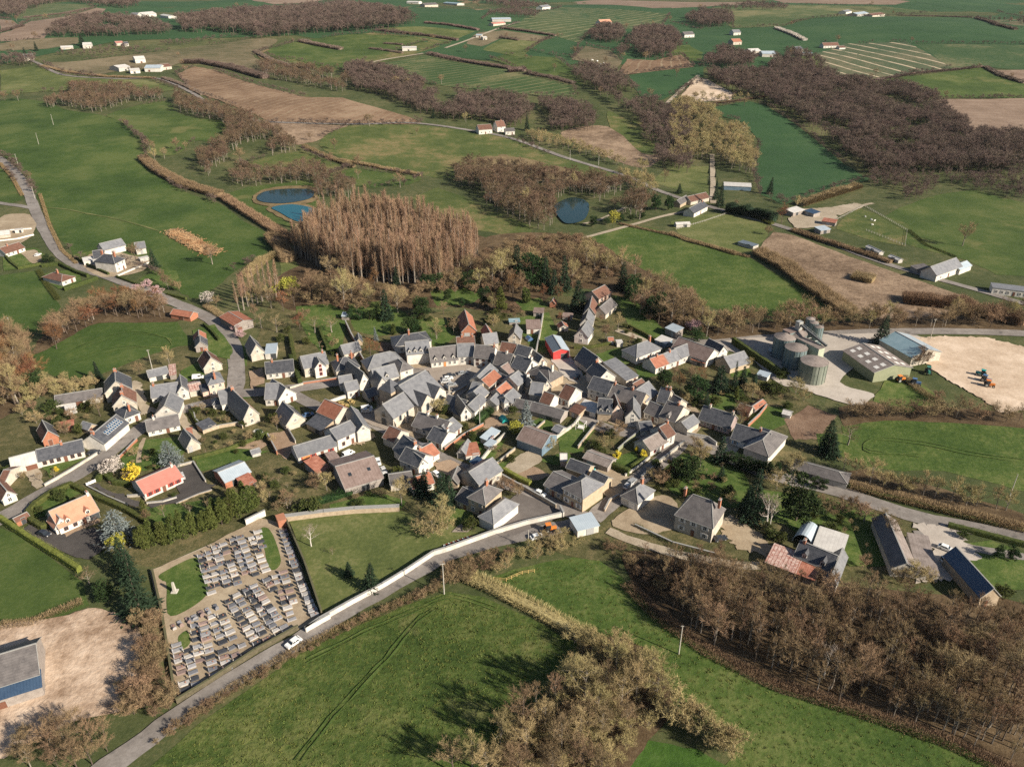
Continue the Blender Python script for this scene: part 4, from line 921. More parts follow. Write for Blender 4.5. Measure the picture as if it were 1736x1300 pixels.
H('A4',380,1112,560,1172,6,3.6,3,'p','brown','white','white gabled house with brown tile roof beside the long low slate barn',w=())
H('A4',920,1242,1092,1312,4,2.5,1,'m','brown','stone','brown tiled lean-to beside the walled lawn',name='shed')
H('A4',190,982,402,1012,7,4,3.5,'p','slate2','cream','pale slate house in the shade of the narrow lane',w=())
H('A4',150,862,292,832,6,4,3,'g','slate','cream','narrow slate house with white chimney in the block',w=(1,),ch=(0,),cc='white')
H('A4',440,882,590,852,7,4.2,3.5,'g','slate','cream','steep dark slate house in the middle of the east block',w=())
H('e',450,637,602,622,13,4.2,1.3,'g',('metald','metal'),'red','bright red metal barn with blue grey roof',name='barn',garage=(.2,'dark',2.6))
H('e',800,787,962,742,10,3.2,5,'g',('slate','slate'),'cream','cream house with great dark slate slope beside the lane',w=(2,),ch=())
H('e',1260,682,1497,592,8,3.6,4,'h','slate2','white','white house with hipped pale roof below the wood',w=(5,),ch=(.3,))
H('f',350,547,480,498,7,3.3,3,'p',('red','slate2'),'white','white house with faded red slope in the terrace by the silo road',w=(2,),ch=(0,))
H('f',480,498,600,452,7,3.3,3,'p','slate2','white','grey roofed white house in the middle of the terrace',w=(2,),ch=(0,))
H('f',600,452,722,402,8,3.5,3,'p','slate2','white','pale roofed house at the upper end of the terrace',w=(2,))
H('f',842,482,975,402,16,3.5,4,'g',('fibrob','fibrob'),'white','big barn with worn brown roof next to the terrace',name='barn')
H('f',960,412,1050,382,8,3.5,3.4,'g','slate','white','white gable with dark blue slate slope behind the worn brown barn',w=(1,))
H('f',1080,542,1272,482,8,3,3.6,'p','slate2','stone','stone house with speckled grey roof by the silo fence',w=())
H('e',1160,897,1277,847,12,3,3.2,'m','slate2','cream','plain house with one broad grey slope and a tiny dormer',w=(2,),ch=())
H('f',180,742,262,692,5,2.4,1.8,'p','brown','wood','brown tiled open shed behind the patched roof',name='shed')
H('f',345,247,452,287,4.5,2.2,.6,'m','fibrow','blue','pale roofed shed along the long garden',name='shed')
H('f',445,152,547,197,4.5,3.5,.8,'m','metal','wood','open pole barn with striped sheet roof at the edge of the wood',name='shed')
H('f',700,442,832,482,3.5,2.2,.6,'m','red','wood','red roofed lean-to in front of the worn brown barn',name='shed')
H('f',1322,932,1425,862,2.6,2,.8,'p','red','wood','red and white roofed garden shed by the vegetable plot',name='shed')
H('f',1590,967,1668,987,3,1.8,.9,'p','fibrow','white','little white garden cabin beside the raised beds',name='shed')
H('f',1340,587,1442,617,3,2.1,.5,'m','metal','white','pale garage beside the dark hedge',name='garage')
H('f',1150,930,1265,968,4,2.4,1.4,'p','brown','cream','brown roofed hut hidden under the bare brown tree',name='shed')
H('m',480,232,778,327,7.5,3,4,'p','slate','mauve','mauve brick cottage with dark slate roof and two chimneys',w=(5,),ch=(-.3,.44),cc='cream')
H('m',797,427,1130,528,8,3.2,4,'p','slate','white','long white house with slate roof and pale blue shutters',w=(5,),ch=(.2,),sh='blue',garage=(-.2,'white',2.2))
H('m',1155,632,1332,432,8,4,3.6,'h',('slateb','slate2'),'white','white gable ended house with pale slope beside the terrace',w=(),side=False)
H('m',370,337,482,262,5,3,2,'p','slate2','cream','small grey roofed house beside the yellow court',w=())
H('n',225,167,582,267,6,2.6,2,'h','slateb','grey','very long low building with slate roof beside the road',name='barn',cat='outbuilding')
# -- south-east farm
H('n',235,602,365,652,7,4.2,0,'a','metal','dark','round arched hangar with pale blue sheet roof',name='hangar')
H('n',365,672,547,732,8,3,.8,'m','fibrow','stone','long shed with speckled pale roof and open front',name='shed')
H('n',240,752,472,852,7,4,3,'p','slate','cream','dark slate farmhouse with small dormers at the edge of the wood',w=(),dorm=2,ch=(-.4,))
H('n',430,902,512,932,12,3.5,2.6,'g',('slate','slate2'),'white','white roofed farm wing at a right angle to the dark farmhouse',w=())
H('n',60,772,250,845,7,2.6,1.2,'m','rustw','wood','rust and white sheet shed in front of the farmhouse',name='shed')
H('n',250,845,372,890,7,2.6,1.2,'m','rust','wood','plain rusty sheet shed beside the rust and white one',name='shed')
H('n',868,822,1030,838,20,3.4,2.4,'g',('slateb','fibro'),'grey','very long farm hangar with dark and pale slopes',name='hangar')
H('n',1032,838,1172,862,16,2.6,.6,'f','fibro','grey','wide flat beige roof joined to the long farm hangar',name='hangar')
H('n',1430,1022,1552,1012,15,4,3.2,'g',('navy','slate2'),'stone','long barn with dark navy slope in the farm court',name='barn')
# -- silo yard
H('g',815,527,1037,497,19,5,2.6,'g',('fibro','fibro'),'green','wide hangar with pale skylights and green gable',name='hangar',sky=16,skym='white',garage=None,w=(),ov=.5)
H('g',1040,432,1217,397,17,4.6,3,'g',('teal','metal'),'cream','hangar with teal sheet roof and cream gable beside the sand yard',name='hangar',w=())
# -- north edge
H('z',375,667,497,602,8,3,3.2,'p','brown','pink','pinkish tiled house tucked against the dark trees',w=(3,))
H('z',440,817,547,722,6,3,3,'p','slateb','cream','grey roofed barn between the pinkish house and the lawn',name='barn')
H('z',135,1047,268,1067,9,4,4,'g',('slate','slate2'),'white','white gable end of the long row beside the shaded lane',w=(1,))
H('z',190,935,305,945,9,4,4,'g',('slate','slate2'),'white','middle part of the long row with clean grey slope',w=())
H('z',225,830,335,838,12,4,4.2,'g',('slateb','brown'),'cream','far brown roofed part of the long row beside the lane',w=())
H('y',1115,962,1252,960,6,3,1.6,'m','fibrob','white','white open shed with brown sheet roof along the long wall',name='shed')
H('y',935,1067,1052,1072,8,3.5,3.6,'g',('slate','slate2'),'cream','cream cottage with slate gable among the garden sheds',w=(1,))
H('y',945,872,1047,868,2.5,1.6,.4,'m','teal','wood','low turquoise roofed hutch on the grass',name='shed')
H('y',1180,790,1275,795,4,2.4,.6,'m','fibrob','wood','brown roofed shed behind the white open shed',name='shed')
H('y',1465,822,1560,828,3,1.8,.6,'m','fibrob','wood','low brown hutch beside the shaded lane',name='shed')
H('y',1435,942,1522,935,4,2.2,1.4,'g','red','cream','small red roofed cabin on the long lawn',name='shed')
H('y',1340,700,1392,705,3,2.6,1.8,'g','red','brick','tiny red gabled hut under the bare tree',name='shed')
H('x',1040,705,1090,705,3,2.2,.6,'m','metal','wood','little pale shed at the head of the long garden wall',name='shed')
H('z',470,1060,520,1058,3,2,.8,'p','red','white','tiny red roofed shed beside the brown round tree',name='shed')
H('z',553,1090,610,1088,3,2.2,.3,'f','fibrow','white','white box shed at the lawn corner',name='shed')
# -- west hill
H('w',860,360,932,325,(778,312),6,4,'h','slate','white','square white manor with tall slate roof above the road',w=(2,2),ch=(-.3,.3))
H('w',775,236,932,196,8,4,3.2,'p','slate2','white','long white barn with slate roof behind the manor',name='barn')
H('w',1008,226,1080,216,6,4,3,'p','slate2','white','white barn end beyond the big bare tree of the manor',name='barn')
H('w',700,292,778,282,8,3.5,3.4,'p','slate','white','dark slate house beside the manor',w=(1,))
H('w',622,308,722,292,5,2.8,.6,'m','fibrow','white','white flat roofed shed beside the manor',name='shed')
H('w',1035,282,1100,268,3,2.2,.4,'f','fibrow','grey','grey box shed beside the manor gravel',name='shed')
H('w',463,458,560,422,(385,402),2.9,2.4,'h','brown','white','white bungalow with brown hipped roof inside clipped hedges',w=(2,),ch=(0,))
H('w',50,247,190,202,8,2.8,2.8,'p','brown','white','white bungalow with dark brown roof by the hill road',w=(4,),ch=(-.1,))
H('w',0,110,80,100,6,2.6,1.8,'p','fibrow','cream','pale unfinished building inside the striped fence',w=())
H('w',115,72,172,66,3,2.4,.4,'f','fibrow','white','white garden cabin beside the striped fence',name='shed')
H('w',1260,692,1402,716,5,2.5,1.8,'p','red','brick','long red tiled barn at the head of the crescent field',name='barn')
# -- north-east
H('v',115,1066,182,1032,7,3.6,3,'p','slate','white','white house with grey slate roof on the valley road',w=(3,),ch=(.4,))
H('v',100,1005,190,985,7,3,3,'p','brown','cream','brown roofed house behind the white valley house',w=())
H('v',48,1018,92,995,5,3,2.6,'p','slateb','stone','small stone house beside the white valley house',w=())
H('v',30,1115,98,1112,4,2.2,.8,'p','fibrow','grey','low grey shed on the small green below the valley house',name='shed')
H('v',262,930,395,935,6,3.4,1.2,'m','fibrow','blue','long dark shed with pale roof edge behind the tall hedge',name='shed')
H('v',330,1200,405,1222,5,2,.5,'f','metald','grey','flat dark shed on the valley lawn',name='shed')
H('v',600,1062,655,1048,6,3,1,'m','fibrow','wood','pale roofed shed in the cluttered farmyard',name='shed')
H('v',655,1050,700,1066,5,2.8,.8,'m','navy','wood','dark roofed shed in the cluttered farmyard',name='shed')
H('v',735,1148,782,1140,5,2.6,.8,'m','metal','wood','blue roofed shed at the edge of the cluttered farmyard',name='shed')
H('v',740,1100,805,1110,5,2.6,.8,'m','rust','wood','rusty shed beside the cluttered farmyard',name='shed')
H('F',1585,478,1628,462,8,4,4,'p','slate2','white','white farmhouse with big pale slate roof by the east road',w=(3,))
H('F',1625,466,1645,458,6,3,2,'p','metal','white','low blue roofed wing of the east farmhouse',w=())
H('F',1680,498,1745,506,7,3.6,.4,'f','slate2','white','long white flat roofed building at the far end of the road',w=(6,))
H('F',1553,463,1575,459,4,2.2,.6,'m','slateb','wood','brown shed beside the east farmhouse',name='shed')
H('v',955,1222,1020,1252,3,2,.8,'p','fibrow','grey','long white poultry shed beside the valley road',name='shed')
H('v',1065,1270,1115,1290,3,2,.8,'p','fibrow','grey','short white poultry shed beside the valley road',name='shed')
# -- far farms
H('u',705,660,770,655,9,5,4,'p','brown','white','brown tiled house by the country road at the foot of the bare slope',w=(3,))
H('u',795,650,835,645,9,6,5,'p','brown','white','tall brown roofed house beside the country road',w=(1,1),ch=(.2,))
H('u',835,662,880,660,7,4,2,'p','slateb','white','white low annex beside the tall roadside house',w=(2,))
H('u',330,252,400,248,12,5,1.5,'p','fibrow','white','white metal barn alone in the far pastures',name='barn')
H('t',585,352,640,342,18,5,2.5,'p','fibrow','grey','pale barn nearest the road in the far farm group',name='barn')
H('t',665,312,715,308,16,6,3,'p','fibrow','white','bright white barn at the back of the far farm group',name='barn')
H('t',710,352,788,352,18,5,3,'p','metal','white','blue roofed barn in the far farm group',name='barn')
H('t',640,362,688,358,12,4,2,'p','fibrow','white','low white shed in the far farm group',name='barn')
H('t',790,345,842,338,14,4,3,'p','brown','cream','brown roofed farmhouse of the far farm group',w=(3,))
H('t',600,104,632,102,14,6,4,'p','slateb','white','brown roofed white house in the hilltop hamlet',w=(2,))
H('t',675,92,696,90,12,7,4,'g','slate2','white','narrow white house in the hilltop hamlet',w=())
H('t',702,84,768,82,16,6,4,'p','fibrow','white','large white house in the hilltop hamlet',w=(4,))
H('t',785,88,826,92,14,5,2,'p','fibrow','white','white barn at the end of the hilltop hamlet',name='barn')
H('t',550,100,590,98,12,5,4,'p','slateb','cream','grey cottage at the wooded end of the hilltop hamlet',w=())
H('t',408,238,450,236,12,5,3,'p','fibrow','white','white farmhouse under the dark far conifer',w=(2,))
H('t',300,245,360,240,10,3,2,'p','fibrow','cream','low cream shed left of the white far farmhouse',name='barn')
H('t',570,225,605,222,10,4,2,'p','pink','cream','pale pink roofed cottage in the far hedges',w=())
H('t',612,228,632,226,8,4,2,'p','slate','white','tiny white cottage in the far hedges',w=())
H('t',120,300,165,296,12,5,4,'p','slateb','cream','dark cottage among trees on the far left road',w=())
H('u',350,18,410,22,18,5,2,'p','fibrow','white','pale barn at the top edge beside the woods',name='barn')
H('u',440,36,505,36,18,6,4,'p','slateb','cream','cream farmhouse at the top edge',w=(3,))
H('u',530,22,598,30,20,5,2,'p','teal','grey','teal roofed barn at the top edge',name='barn')
H('u',770,108,862,108,16,5,2,'p','metal','grey','long blue roofed barn beside the far track',name='barn')
H('u',775,130,835,122,10,4,2,'p','pink','cream','tan roofed house in front of the far blue barn',w=())
H('u',1015,50,1056,46,14,6,4,'p','slate2','white','white house beside the far conifer belt',w=(2,))
H('u',1302,128,1356,126,14,6,5,'p','orange','white','orange roofed house above the far copse',w=(2,))
H('u',690,186,718,186,8,4,1.5,'p','metal','white','small blue roofed shed by the far hedges',name='barn')
H('u',725,198,745,196,8,4,1.5,'p','fibrow','cream','small cream shed by the far hedges',name='barn')
H('v',70,186,118,184,12,5,4,'p','slateb','white','white far house beside pale blossom',w=(3,))
H('v',310,175,345,173,12,5,4,'p','slate2','white','white far house above the green bank',w=(2,))
H('v',308,222,350,220,12,5,4,'p','red','cream','red roofed far house among conifers',w=(2,))
H('v',395,270,445,268,16,5,3,'p','fibrow','cream','cream far barn in the hill farm',name='barn')
H('v',450,280,516,282,18,5,3,'p','metal','grey','blue grey roofed far barn in the hill farm',name='barn')
H('v',750,238,826,234,10,4,4,'p','brown','white','long white far house with brown roof beside the striped field',w=(5,))
H('v',828,244,858,242,8,3,2,'p','brown','white','low annex of the long white far house',w=())
H('v',620,262,650,258,10,5,4,'p','slate','cream','dark far cottage among yellow shrubs',w=())
H('v',650,272,696,272,10,3,1,'p','teal','grey','turquoise far shed near the striped field',name='barn')
H('v',860,72,888,70,14,6,3,'p','slate2','white','white house on the skyline farm',w=(2,))
H('v',915,82,970,80,18,6,3,'p','metal','grey','blue barn on the skyline farm',name='barn')
H('v',990,84,1050,82,16,5,3,'p','brown','cream','brown roofed house on the skyline farm',w=())
H('o',-260,1045,235,885,(-290,860),5.5,4.2,'p',('slateb','slateb'),'wood','partly demolished barn with grey brown roof at the bare earth yard',name='barn')
H('o',-260,1085,238,925,3.2,3.6,1.7,'m','navy','wood','blue sheeted lean-to along the partly demolished barn',name='shed')
# ---------------------------------------------------------------- trees, shrubs, hedges
def twigm(name, c1, c2, var=.5, hue=.035): return stuff(name, c1, c2, 1.2, .9, var, .1, None, 0, 5, hue)
TW = dict(
 bare=twigm('twigs_brown', (.150,.102,.060),(.31,.222,.130)), dusk=twigm('twigs_purple_brown', (.095,.070,.060),(.20,.146,.118)),
 brn=twigm('twigs_dark_brown', (.095,.064,.042),(.205,.142,.092)), rust=twigm('twigs_copper', (.16,.075,.038),(.26,.135,.07)), tan=twigm('twigs_olive_tan', (.23,.185,.085),(.43,.35,.18), .3, .03),
 pop=twigm('twigs_poplar', (.21,.128,.080),(.41,.275,.178), .3, .02), pale=twigm('twigs_pale', (.24,.19,.15),(.40,.33,.27)),
 con=twigm('needles_dark', (.012,.026,.016),(.035,.058,.030), .4, .03), blue=twigm('needles_blue_grey', (.10,.125,.125),(.21,.235,.235), .15, .01),
 eve=twigm('leaves_evergreen', (.014,.032,.012),(.045,.075,.025), .4, .05), thu=twigm('sprays_thuja', (.045,.062,.016),(.11,.125,.035), .25, .03),
 ygr=twigm('buds_yellow_green', (.20,.20,.03),(.38,.36,.07), .2, .02), yel=twigm('blossom_yellow', (.55,.42,.03),(.75,.60,.08), .15, .02),
 pink=twigm('blossom_pink', (.36,.22,.22),(.55,.38,.38), .15, .02), wht=twigm('blossom_white', (.42,.37,.32),(.62,.56,.50), .15, .02),
 hedg=twigm('hedge_leaves', (.030,.045,.014),(.080,.090,.026), .3, .04), hedy=twigm('hedge_leaves_light', (.10,.115,.025),(.19,.20,.05), .15, .02),
 tuft=twigm('grass_tuft', (.065,.095,.022),(.14,.155,.045), .4, .04), grass=twigm('rough_grass', (.13,.095,.045),(.26,.19,.10), .2, .02))
BK = dict(brown=stuff('bark_brown', (.07,.052,.04),(.13,.10,.078), 2, .95, .3), grey=stuff('bark_grey', (.15,.125,.10),(.27,.235,.195), 2, .95, .3), white=stuff('bark_white', (.42,.38,.34),(.62,.58,.53), 3, .9, .1))
def pt_in(shape, rr=1.0):
    while True:
        p = Vector((R.uniform(-1,1), R.uniform(-1,1), R.uniform(-1,1)))
        if p.length <= 1: break
    return p
def bare_tree(h, cr, z0, n1, n2, n3, tw, spread=1.0, tr=.16, wt=.06, lean=.15, up=.5, low=.25, tops=1.0):
    """trunk with limbs; crown of branches and twigs filling an uneven egg"""
    t = MB(); c = MB()
    top = Vector((R.uniform(-lean,lean), R.uniform(-lean,lean), h*.82))
    t.tube([(0,0,-.3),(R.uniform(-.1,.1),R.uniform(-.1,.1),h*.22), top*.55 + Vector((0,0,h*.05)), top], [tr*1.25, tr, tr*.6, tr*.15], 6)
    cz = z0 + (h-z0)*.5; hz = (h-z0)*.5
    lob = [(R.random()*6.28, R.uniform(.7,1.25)) for _ in range(7)]
    for i in range(n1):
        f = (i+.5)/n1; zs = h*(low + (.8-low)*f); a = i*2.4 + R.uniform(-.5,.5)
        fz = R.uniform(-.15,1.0) if f > .3 else R.uniform(-.35,.5)
        fz = max(-1, min(1, fz)); rr = cr*math.sqrt(max(.05, 1-fz*fz))*lob[i % 7][1]*R.uniform(.75,1.08)
        end = Vector((math.cos(a)*rr, math.sin(a)*rr, max(zs*.9, cz + fz*hz*R.uniform(.85,1.05)*tops)))
        st = top*(zs/(h*.82)) ; st.z = zs
        mid = st.lerp(end, .5) + Vector((0,0,-.08*rr + up*.3))
        rb = tr*.5*(1-.6*f)
        t.tube([st, mid, end], [rb, rb*.6, rb*.12], 4, 0, False)
        for j in range(n2):
            q = R.uniform(.2,1.0); s2 = st.lerp(mid, q*2) if q < .5 else mid.lerp(end, q*2-1)
            d = pt_in(0) ; d.z = abs(d.z)*up*1.6 + .05
            ln = cr*R.uniform(.28,.62)*spread*(1.1-.4*q); e2 = s2 + (d.normalized() + (end-st).normalized()*.45).normalized()*ln
            c.blade(s2, e2, wt*1.5)
            for k in range(n3):
                q3 = R.uniform(.15,1); s3 = s2.lerp(e2, q3); d3 = pt_in(0); d3.z += .25*up
                e3 = s3 + (d3.normalized() + (e2-s2).normalized()*.6).normalized()*ln*R.uniform(.35,.75)
                c.blade(s3, e3, wt)
    return t, c
def poplar(h, cr, z0, nb, n3, wt=.07):
    t = MB(); c = MB(); t.tube([(0,0,-.3),(.05,0,h*.5),(0,.06,h*.96)], [.2,.13,.03], 5)
    for i in range(nb):
        f = (i+R.random())/nb; zs = z0 + (h*.93-z0)*f; a = R.random()*6.28
        ln = cr*(1.15-.75*f)*R.uniform(.7,1.2); s2 = Vector((0,0,zs)); e2 = s2 + Vector((math.cos(a)*ln*.55, math.sin(a)*ln*.55, ln*R.uniform(1.0,1.7)))
        c.blade(s2, e2, wt*1.7)
        for k in range(n3):
            s3 = s2.lerp(e2, R.uniform(.15,1)); d3 = pt_in(0); d3.z = abs(d3.z)+.5
            c.blade(s3, s3 + d3.normalized()*ln*R.uniform(.3,.6), wt)
    return t, c
def conifer(h, cr, nw, nbr, droop=.25, z0=.06, leafw=.3, leafl=.7, dens=7, powr=.85):
    t = MB(); c = MB(); t.tube([(0,0,-.3),(0,0,h*.6),(0,0,h*.98)], [.2,.12,.02], 5)
    for i in range(nw):
        f = i/nw; z = h*(z0 + (.97-z0)*f); rl = cr*(1-f)**powr*R.uniform(.85,1.12)+.12; n = max(4, int(nbr*(1-f*.6)))
        for j in range(n):
            a = 6.2832*j/n + i*1.1 + R.uniform(-.25,.25); l = rl*R.uniform(.7,1.12)
            tip = Vector((math.cos(a)*l, math.sin(a)*l, z - droop*l + R.uniform(-.1,.1))); base = Vector((0,0,z))
            for k in range(dens):
                q = R.uniform(.25,1.0); s_ = base.lerp(tip, q) + Vector((R.uniform(-.15,.15),R.uniform(-.15,.15),R.uniform(-.1,.15)))
                d = (tip-base).normalized()*R.uniform(.3,1) + Vector((R.uniform(-.7,.7), R.uniform(-.7,.7), R.uniform(-.35,.35)))
                c.blade(s_, s_ + d.normalized()*leafl*(.5+.7*(1-f))*R.uniform(.6,1.1), leafw*(.6+.6*(1-f)))
    return t, c
def leafy(h, rx, n, z0, lw=.28, ll=.4, clumps=26, flat=.0, trunk=.16, conic=0.0):
    """dense evergreen or blossom crown: leaf sprays gathered in clumps over an uneven egg"""
    t = MB(); c = MB(); t.tube([(0,0,-.3),(.05,.03,h*.4),(0,0,h*.8)], [trunk,trunk*.8,trunk*.2], 5)
    cz = (h+z0)/2; hz = (h-z0)/2; per = n//clumps
    for i in range(clumps):
        p = pt_in(0); p = p.normalized()*R.uniform(.45,.95) if p.length > .05 else p
        nar = 1 - conic*(p.z+1)/2
        cc = Vector((p.x*rx*nar, p.y*rx*nar, cz + p.z*hz)); cr_ = rx*R.uniform(.22,.42)*(nar*.7+.3)
        t.tube([(0,0,max(.3,cc.z*.5)), cc], [trunk*.3, .02], 3, 0, False)
        for k in range(per):
            q = pt_in(0).normalized()*R.uniform(.55,1); s_ = cc + Vector((q.x*cr_, q.y*cr_, q.z*cr_*.85))
            d = q + pt_in(0)*.9; c.blade(s_, s_ + d.normalized()*ll*R.uniform(.6,1.2), lw*R.uniform(.6,1.2))
    return t, c
PROTO = {}
def proto(key, tc, bark, tw):
    t, c = tc; PROTO.setdefault(key, []).append((t.mesh('trunk', BK[bark]), c.mesh('crown', TW[tw])))
for q in range(3):
    proto('bare', bare_tree(10, 3.0+.4*q, 2.2, 14, 11, 16, 'bare', wt=.042, up=1.2), 'grey' if q == 1 else 'brown', 'bare')
    proto('wood', bare_tree(10, 1.55+.3*q, 2.8, 13, 10, 15, 'bare', wt=.036, up=3.0, tr=.13, spread=1.15), 'grey' if q else 'brown', 'bare')
    proto('tan', bare_tree(10, 3.3, 1.6, 15, 12, 16, 'tan', wt=.042, up=1.6), 'grey', 'tan')
    proto('dusk', bare_tree(10, 3.2, 1.5, 12, 9, 12, 'dusk', wt=.085, up=.9), 'brown', 'dusk')
    proto('brn', bare_tree(10, 2.9+.3*q, 1.5, 12, 9, 12, 'brn', wt=.075, up=1.3), 'grey', 'brn')
    proto('pop', poplar(10, 1.0+.25*q, 1.5+q*.6, 170, 11, .021), 'grey', 'pop')
    proto('shr', bare_tree(5, 2.6, .2, 14, 10, 14, 'bare', wt=.05, tr=.07, low=.05, up=.8), 'brown', 'bare')
for q in range(2):
    proto('rust', bare_tree(10, 3.6, 1.5, 11, 9, 13, 'rust', wt=.065), 'brown', 'rust')
    proto('fru', bare_tree(5, 2.2, 1.0, 9, 7, 8, 'pale', wt=.035, tr=.12, low=.25), 'grey', 'bare')
    proto('con', conifer(10, 2.5+.3*q, 24, 13), 'brown', 'con')
    proto('eve', leafy(8, 3.0, 3400, .5), 'brown', 'eve')
    proto('thu', leafy(9, 2.2, 3600, .1, .26, .5, 34, 0, .16, .75), 'brown', 'thu')
    proto('tsh', bare_tree(5, 2.6, .2, 14, 11, 15, 'tan', wt=.05, tr=.07, low=.05, up=.9), 'grey', 'tan')
proto('ced', conifer(10, 5.2, 22, 17, .05, .03, .34, .75, 9, .55), 'brown', 'blue')
proto('spr', conifer(10, 2.3, 24, 12, .2), 'brown', 'blue')
proto('ygr', leafy(5, 2.2, 2200, .4, .2, .45), 'grey', 'ygr'); proto('yel', leafy(4, 1.7, 1800, .2, .2, .35), 'brown', 'yel')
proto('pink', leafy(5, 2.4, 1500, 1.0, .18, .35, 20), 'brown', 'pink'); proto('wht', leafy(5, 2.4, 1500, .8, .18, .35, 20), 'brown', 'wht')
proto('bir', bare_tree(10, 2.4, 2.5, 10, 8, 9, 'pale', wt=.035, tr=.14, up=.9), 'white', 'pale')
proto('bush', leafy(3, 1.7, 1500, .05, .2, .32, 22, 0, .06), 'brown', 'hedg')
PH = dict(bare=10, wood=10, tan=10, dusk=10, brn=10, pop=10, shr=5, rust=10, fru=5, con=10, eve=8, thu=9, tsh=5, ced=10, spr=10, ygr=5, yel=4, pink=5, wht=5, bir=10, bush=3, tuft=1)
TN = dict(bare=('bare_tree','tree','bare brown tree'), wood=('bare_tree','tree','slender bare brown tree'), tan=('budding_tree','tree','olive tan budding tree'), dusk=('bare_tree','tree','dark bare tree'),
 brn=('bare_tree','tree','rounded dark brown bare tree'), pop=('poplar_tree','poplar','tall slim bare poplar'), shr=('bare_shrub','shrub','low bare brown shrub'), rust=('copper_tree','tree','copper brown bare tree'), fru=('fruit_tree','tree','small pale fruit tree'),
 con=('conifer_tree','conifer','dark green conifer'), eve=('evergreen_tree','tree','dense evergreen tree'), thu=('thuja_tree','conifer','olive green thuja'), tsh=('budding_shrub','shrub','olive tan budding shrub'),
 ced=('blue_cedar','conifer','broad blue grey cedar'), spr=('blue_spruce','conifer','slim blue grey spruce'), ygr=('willow_shrub','shrub','bright yellow green shrub'), yel=('flowering_shrub','shrub','yellow flowering shrub'),
 pink=('blossom_tree','tree','pink blossoming tree'), wht=('blossom_tree','tree','white blossoming tree'), bir=('birch_tree','tree','white barked birch'), bush=('garden_bush','bush','round green bush'))
def tree_at(kind, p, h, where, wide=1.0):
    nm, cat, ph = TN[kind]; tm, cm = R.choice(PROTO[kind]); s_ = h/PH[kind]; wide *= R.uniform(.8,1.25)
    o = empty(nm, (p.x, p.y, p.z), R.random()*6.28, (s_*wide*R.uniform(.92,1.08), s_*wide*R.uniform(.92,1.08), s_))
    o.rotation_euler = (R.gauss(0,.035), R.gauss(0,.035), o.rotation_euler.z)
    meta(o, ph + ' ' + where, cat, ph + 's ' + where); put('trunk', tm, o); put('crown', cm, o); return o
def T(crop, where, *items):
    for it in items:
        k, x, y, h = it[:4]; tree_at(k, G(crop, x, y), h, where, it[4] if len(it) > 4 else 1.0)
def inside(p, P):
    r = False; j = len(P)-1
    for i in range(len(P)):
        if (P[i].y > p.y) != (P[j].y > p.y) and p.x < (P[j].x-P[i].x)*(p.y-P[i].y)/(P[j].y-P[i].y)+P[i].x: r = not r
        j = i
    return r
def scatter(crop, pts, sp, maxn=5000):
    P = [G(crop, x, y).to_2d() for x, y in pts]; out = []
    x0, x1 = min(p.x for p in P), max(p.x for p in P); y0, y1 = min(p.y for p in P), max(p.y for p in P)
    x = x0; row = 0
    while x < x1:
        y = y0 + (row % 2)*sp/2
        while y < y1:
            q = Vector((x + R.uniform(-.42,.42)*sp, y + R.uniform(-.42,.42)*sp)); y += sp
            if inside(q, P) and not on_house(q.x, q.y): out.append(q)
        x += sp*.87; row += 1
    R.shuffle(out); return out[:maxn]
def grove(crop, pts, sp, kinds, h0, h1, where, wide=1.0):
    """a wood of single trees, each its own object"""
    for q in scatter(crop, pts, sp): tree_at(R.choice(kinds), Vector((q.x, q.y, tz(q.x, q.y))), R.uniform(h0, h1), where, wide)
def garden(crop, pts, sp, where, kinds=('shr','bush','tsh','bush','fru','shr'), h0=1.2, h1=3.2, cap=14):
    for q in scatter(crop, pts, sp)[:cap]:
        if on_house(q.x, q.y, 1.4): continue
        tree_at(R.choice(kinds), Vector((q.x, q.y, .05)), R.uniform(h0, h1), where)
GN = {}
def gn_group(kind):
    if kind in GN: return GN[kind]
    g = bpy.data.node_groups.new('wood_' + kind, 'GeometryNodeTree'); n, l = g.nodes, g.links
    g.interface.new_socket('Geometry', in_out='INPUT', socket_type='NodeSocketGeometry'); g.interface.new_socket('Geometry', in_out='OUTPUT', socket_type='NodeSocketGeometry')
    gi, go, jn = n.new('NodeGroupInput'), n.new('NodeGroupOutput'), n.new('GeometryNodeJoinGeometry')
    def attr(nm, ty):
        a = n.new('GeometryNodeInputNamedAttribute'); a.data_type = ty; a.inputs[0].default_value = nm; return a.outputs['Attribute']
    scl, rot, kd = attr('scl','FLOAT_VECTOR'), attr('rot','FLOAT_VECTOR'), attr('kd','INT')
    for k in range(len(PROTO[kind])):
        cmp_ = n.new('FunctionNodeCompare'); cmp_.data_type = 'INT'; cmp_.operation = 'EQUAL'; l.new(kd, cmp_.inputs[2]); cmp_.inputs[3].default_value = k
        for ob in STAND[kind][k]:
            oi = n.new('GeometryNodeObjectInfo'); oi.inputs[0].default_value = ob; oi.transform_space = 'ORIGINAL'
            if 'As Instance' in oi.inputs: oi.inputs['As Instance'].default_value = True
            ip = n.new('GeometryNodeInstanceOnPoints'); l.new(gi.outputs[0], ip.inputs['Points']); l.new(cmp_.outputs[0], ip.inputs['Selection'])
            l.new(oi.outputs['Geometry'], ip.inputs['Instance']); l.new(scl, ip.inputs['Scale'])
            e2r = n.new('FunctionNodeEulerToRotation'); l.new(rot, e2r.inputs[0]); l.new(e2r.outputs[0], ip.inputs['Rotation'])
            l.new(ip.outputs[0], jn.inputs[0])
    l.new(jn.outputs[0], go.inputs[0]); GN[kind] = g; return g
STAND = {}
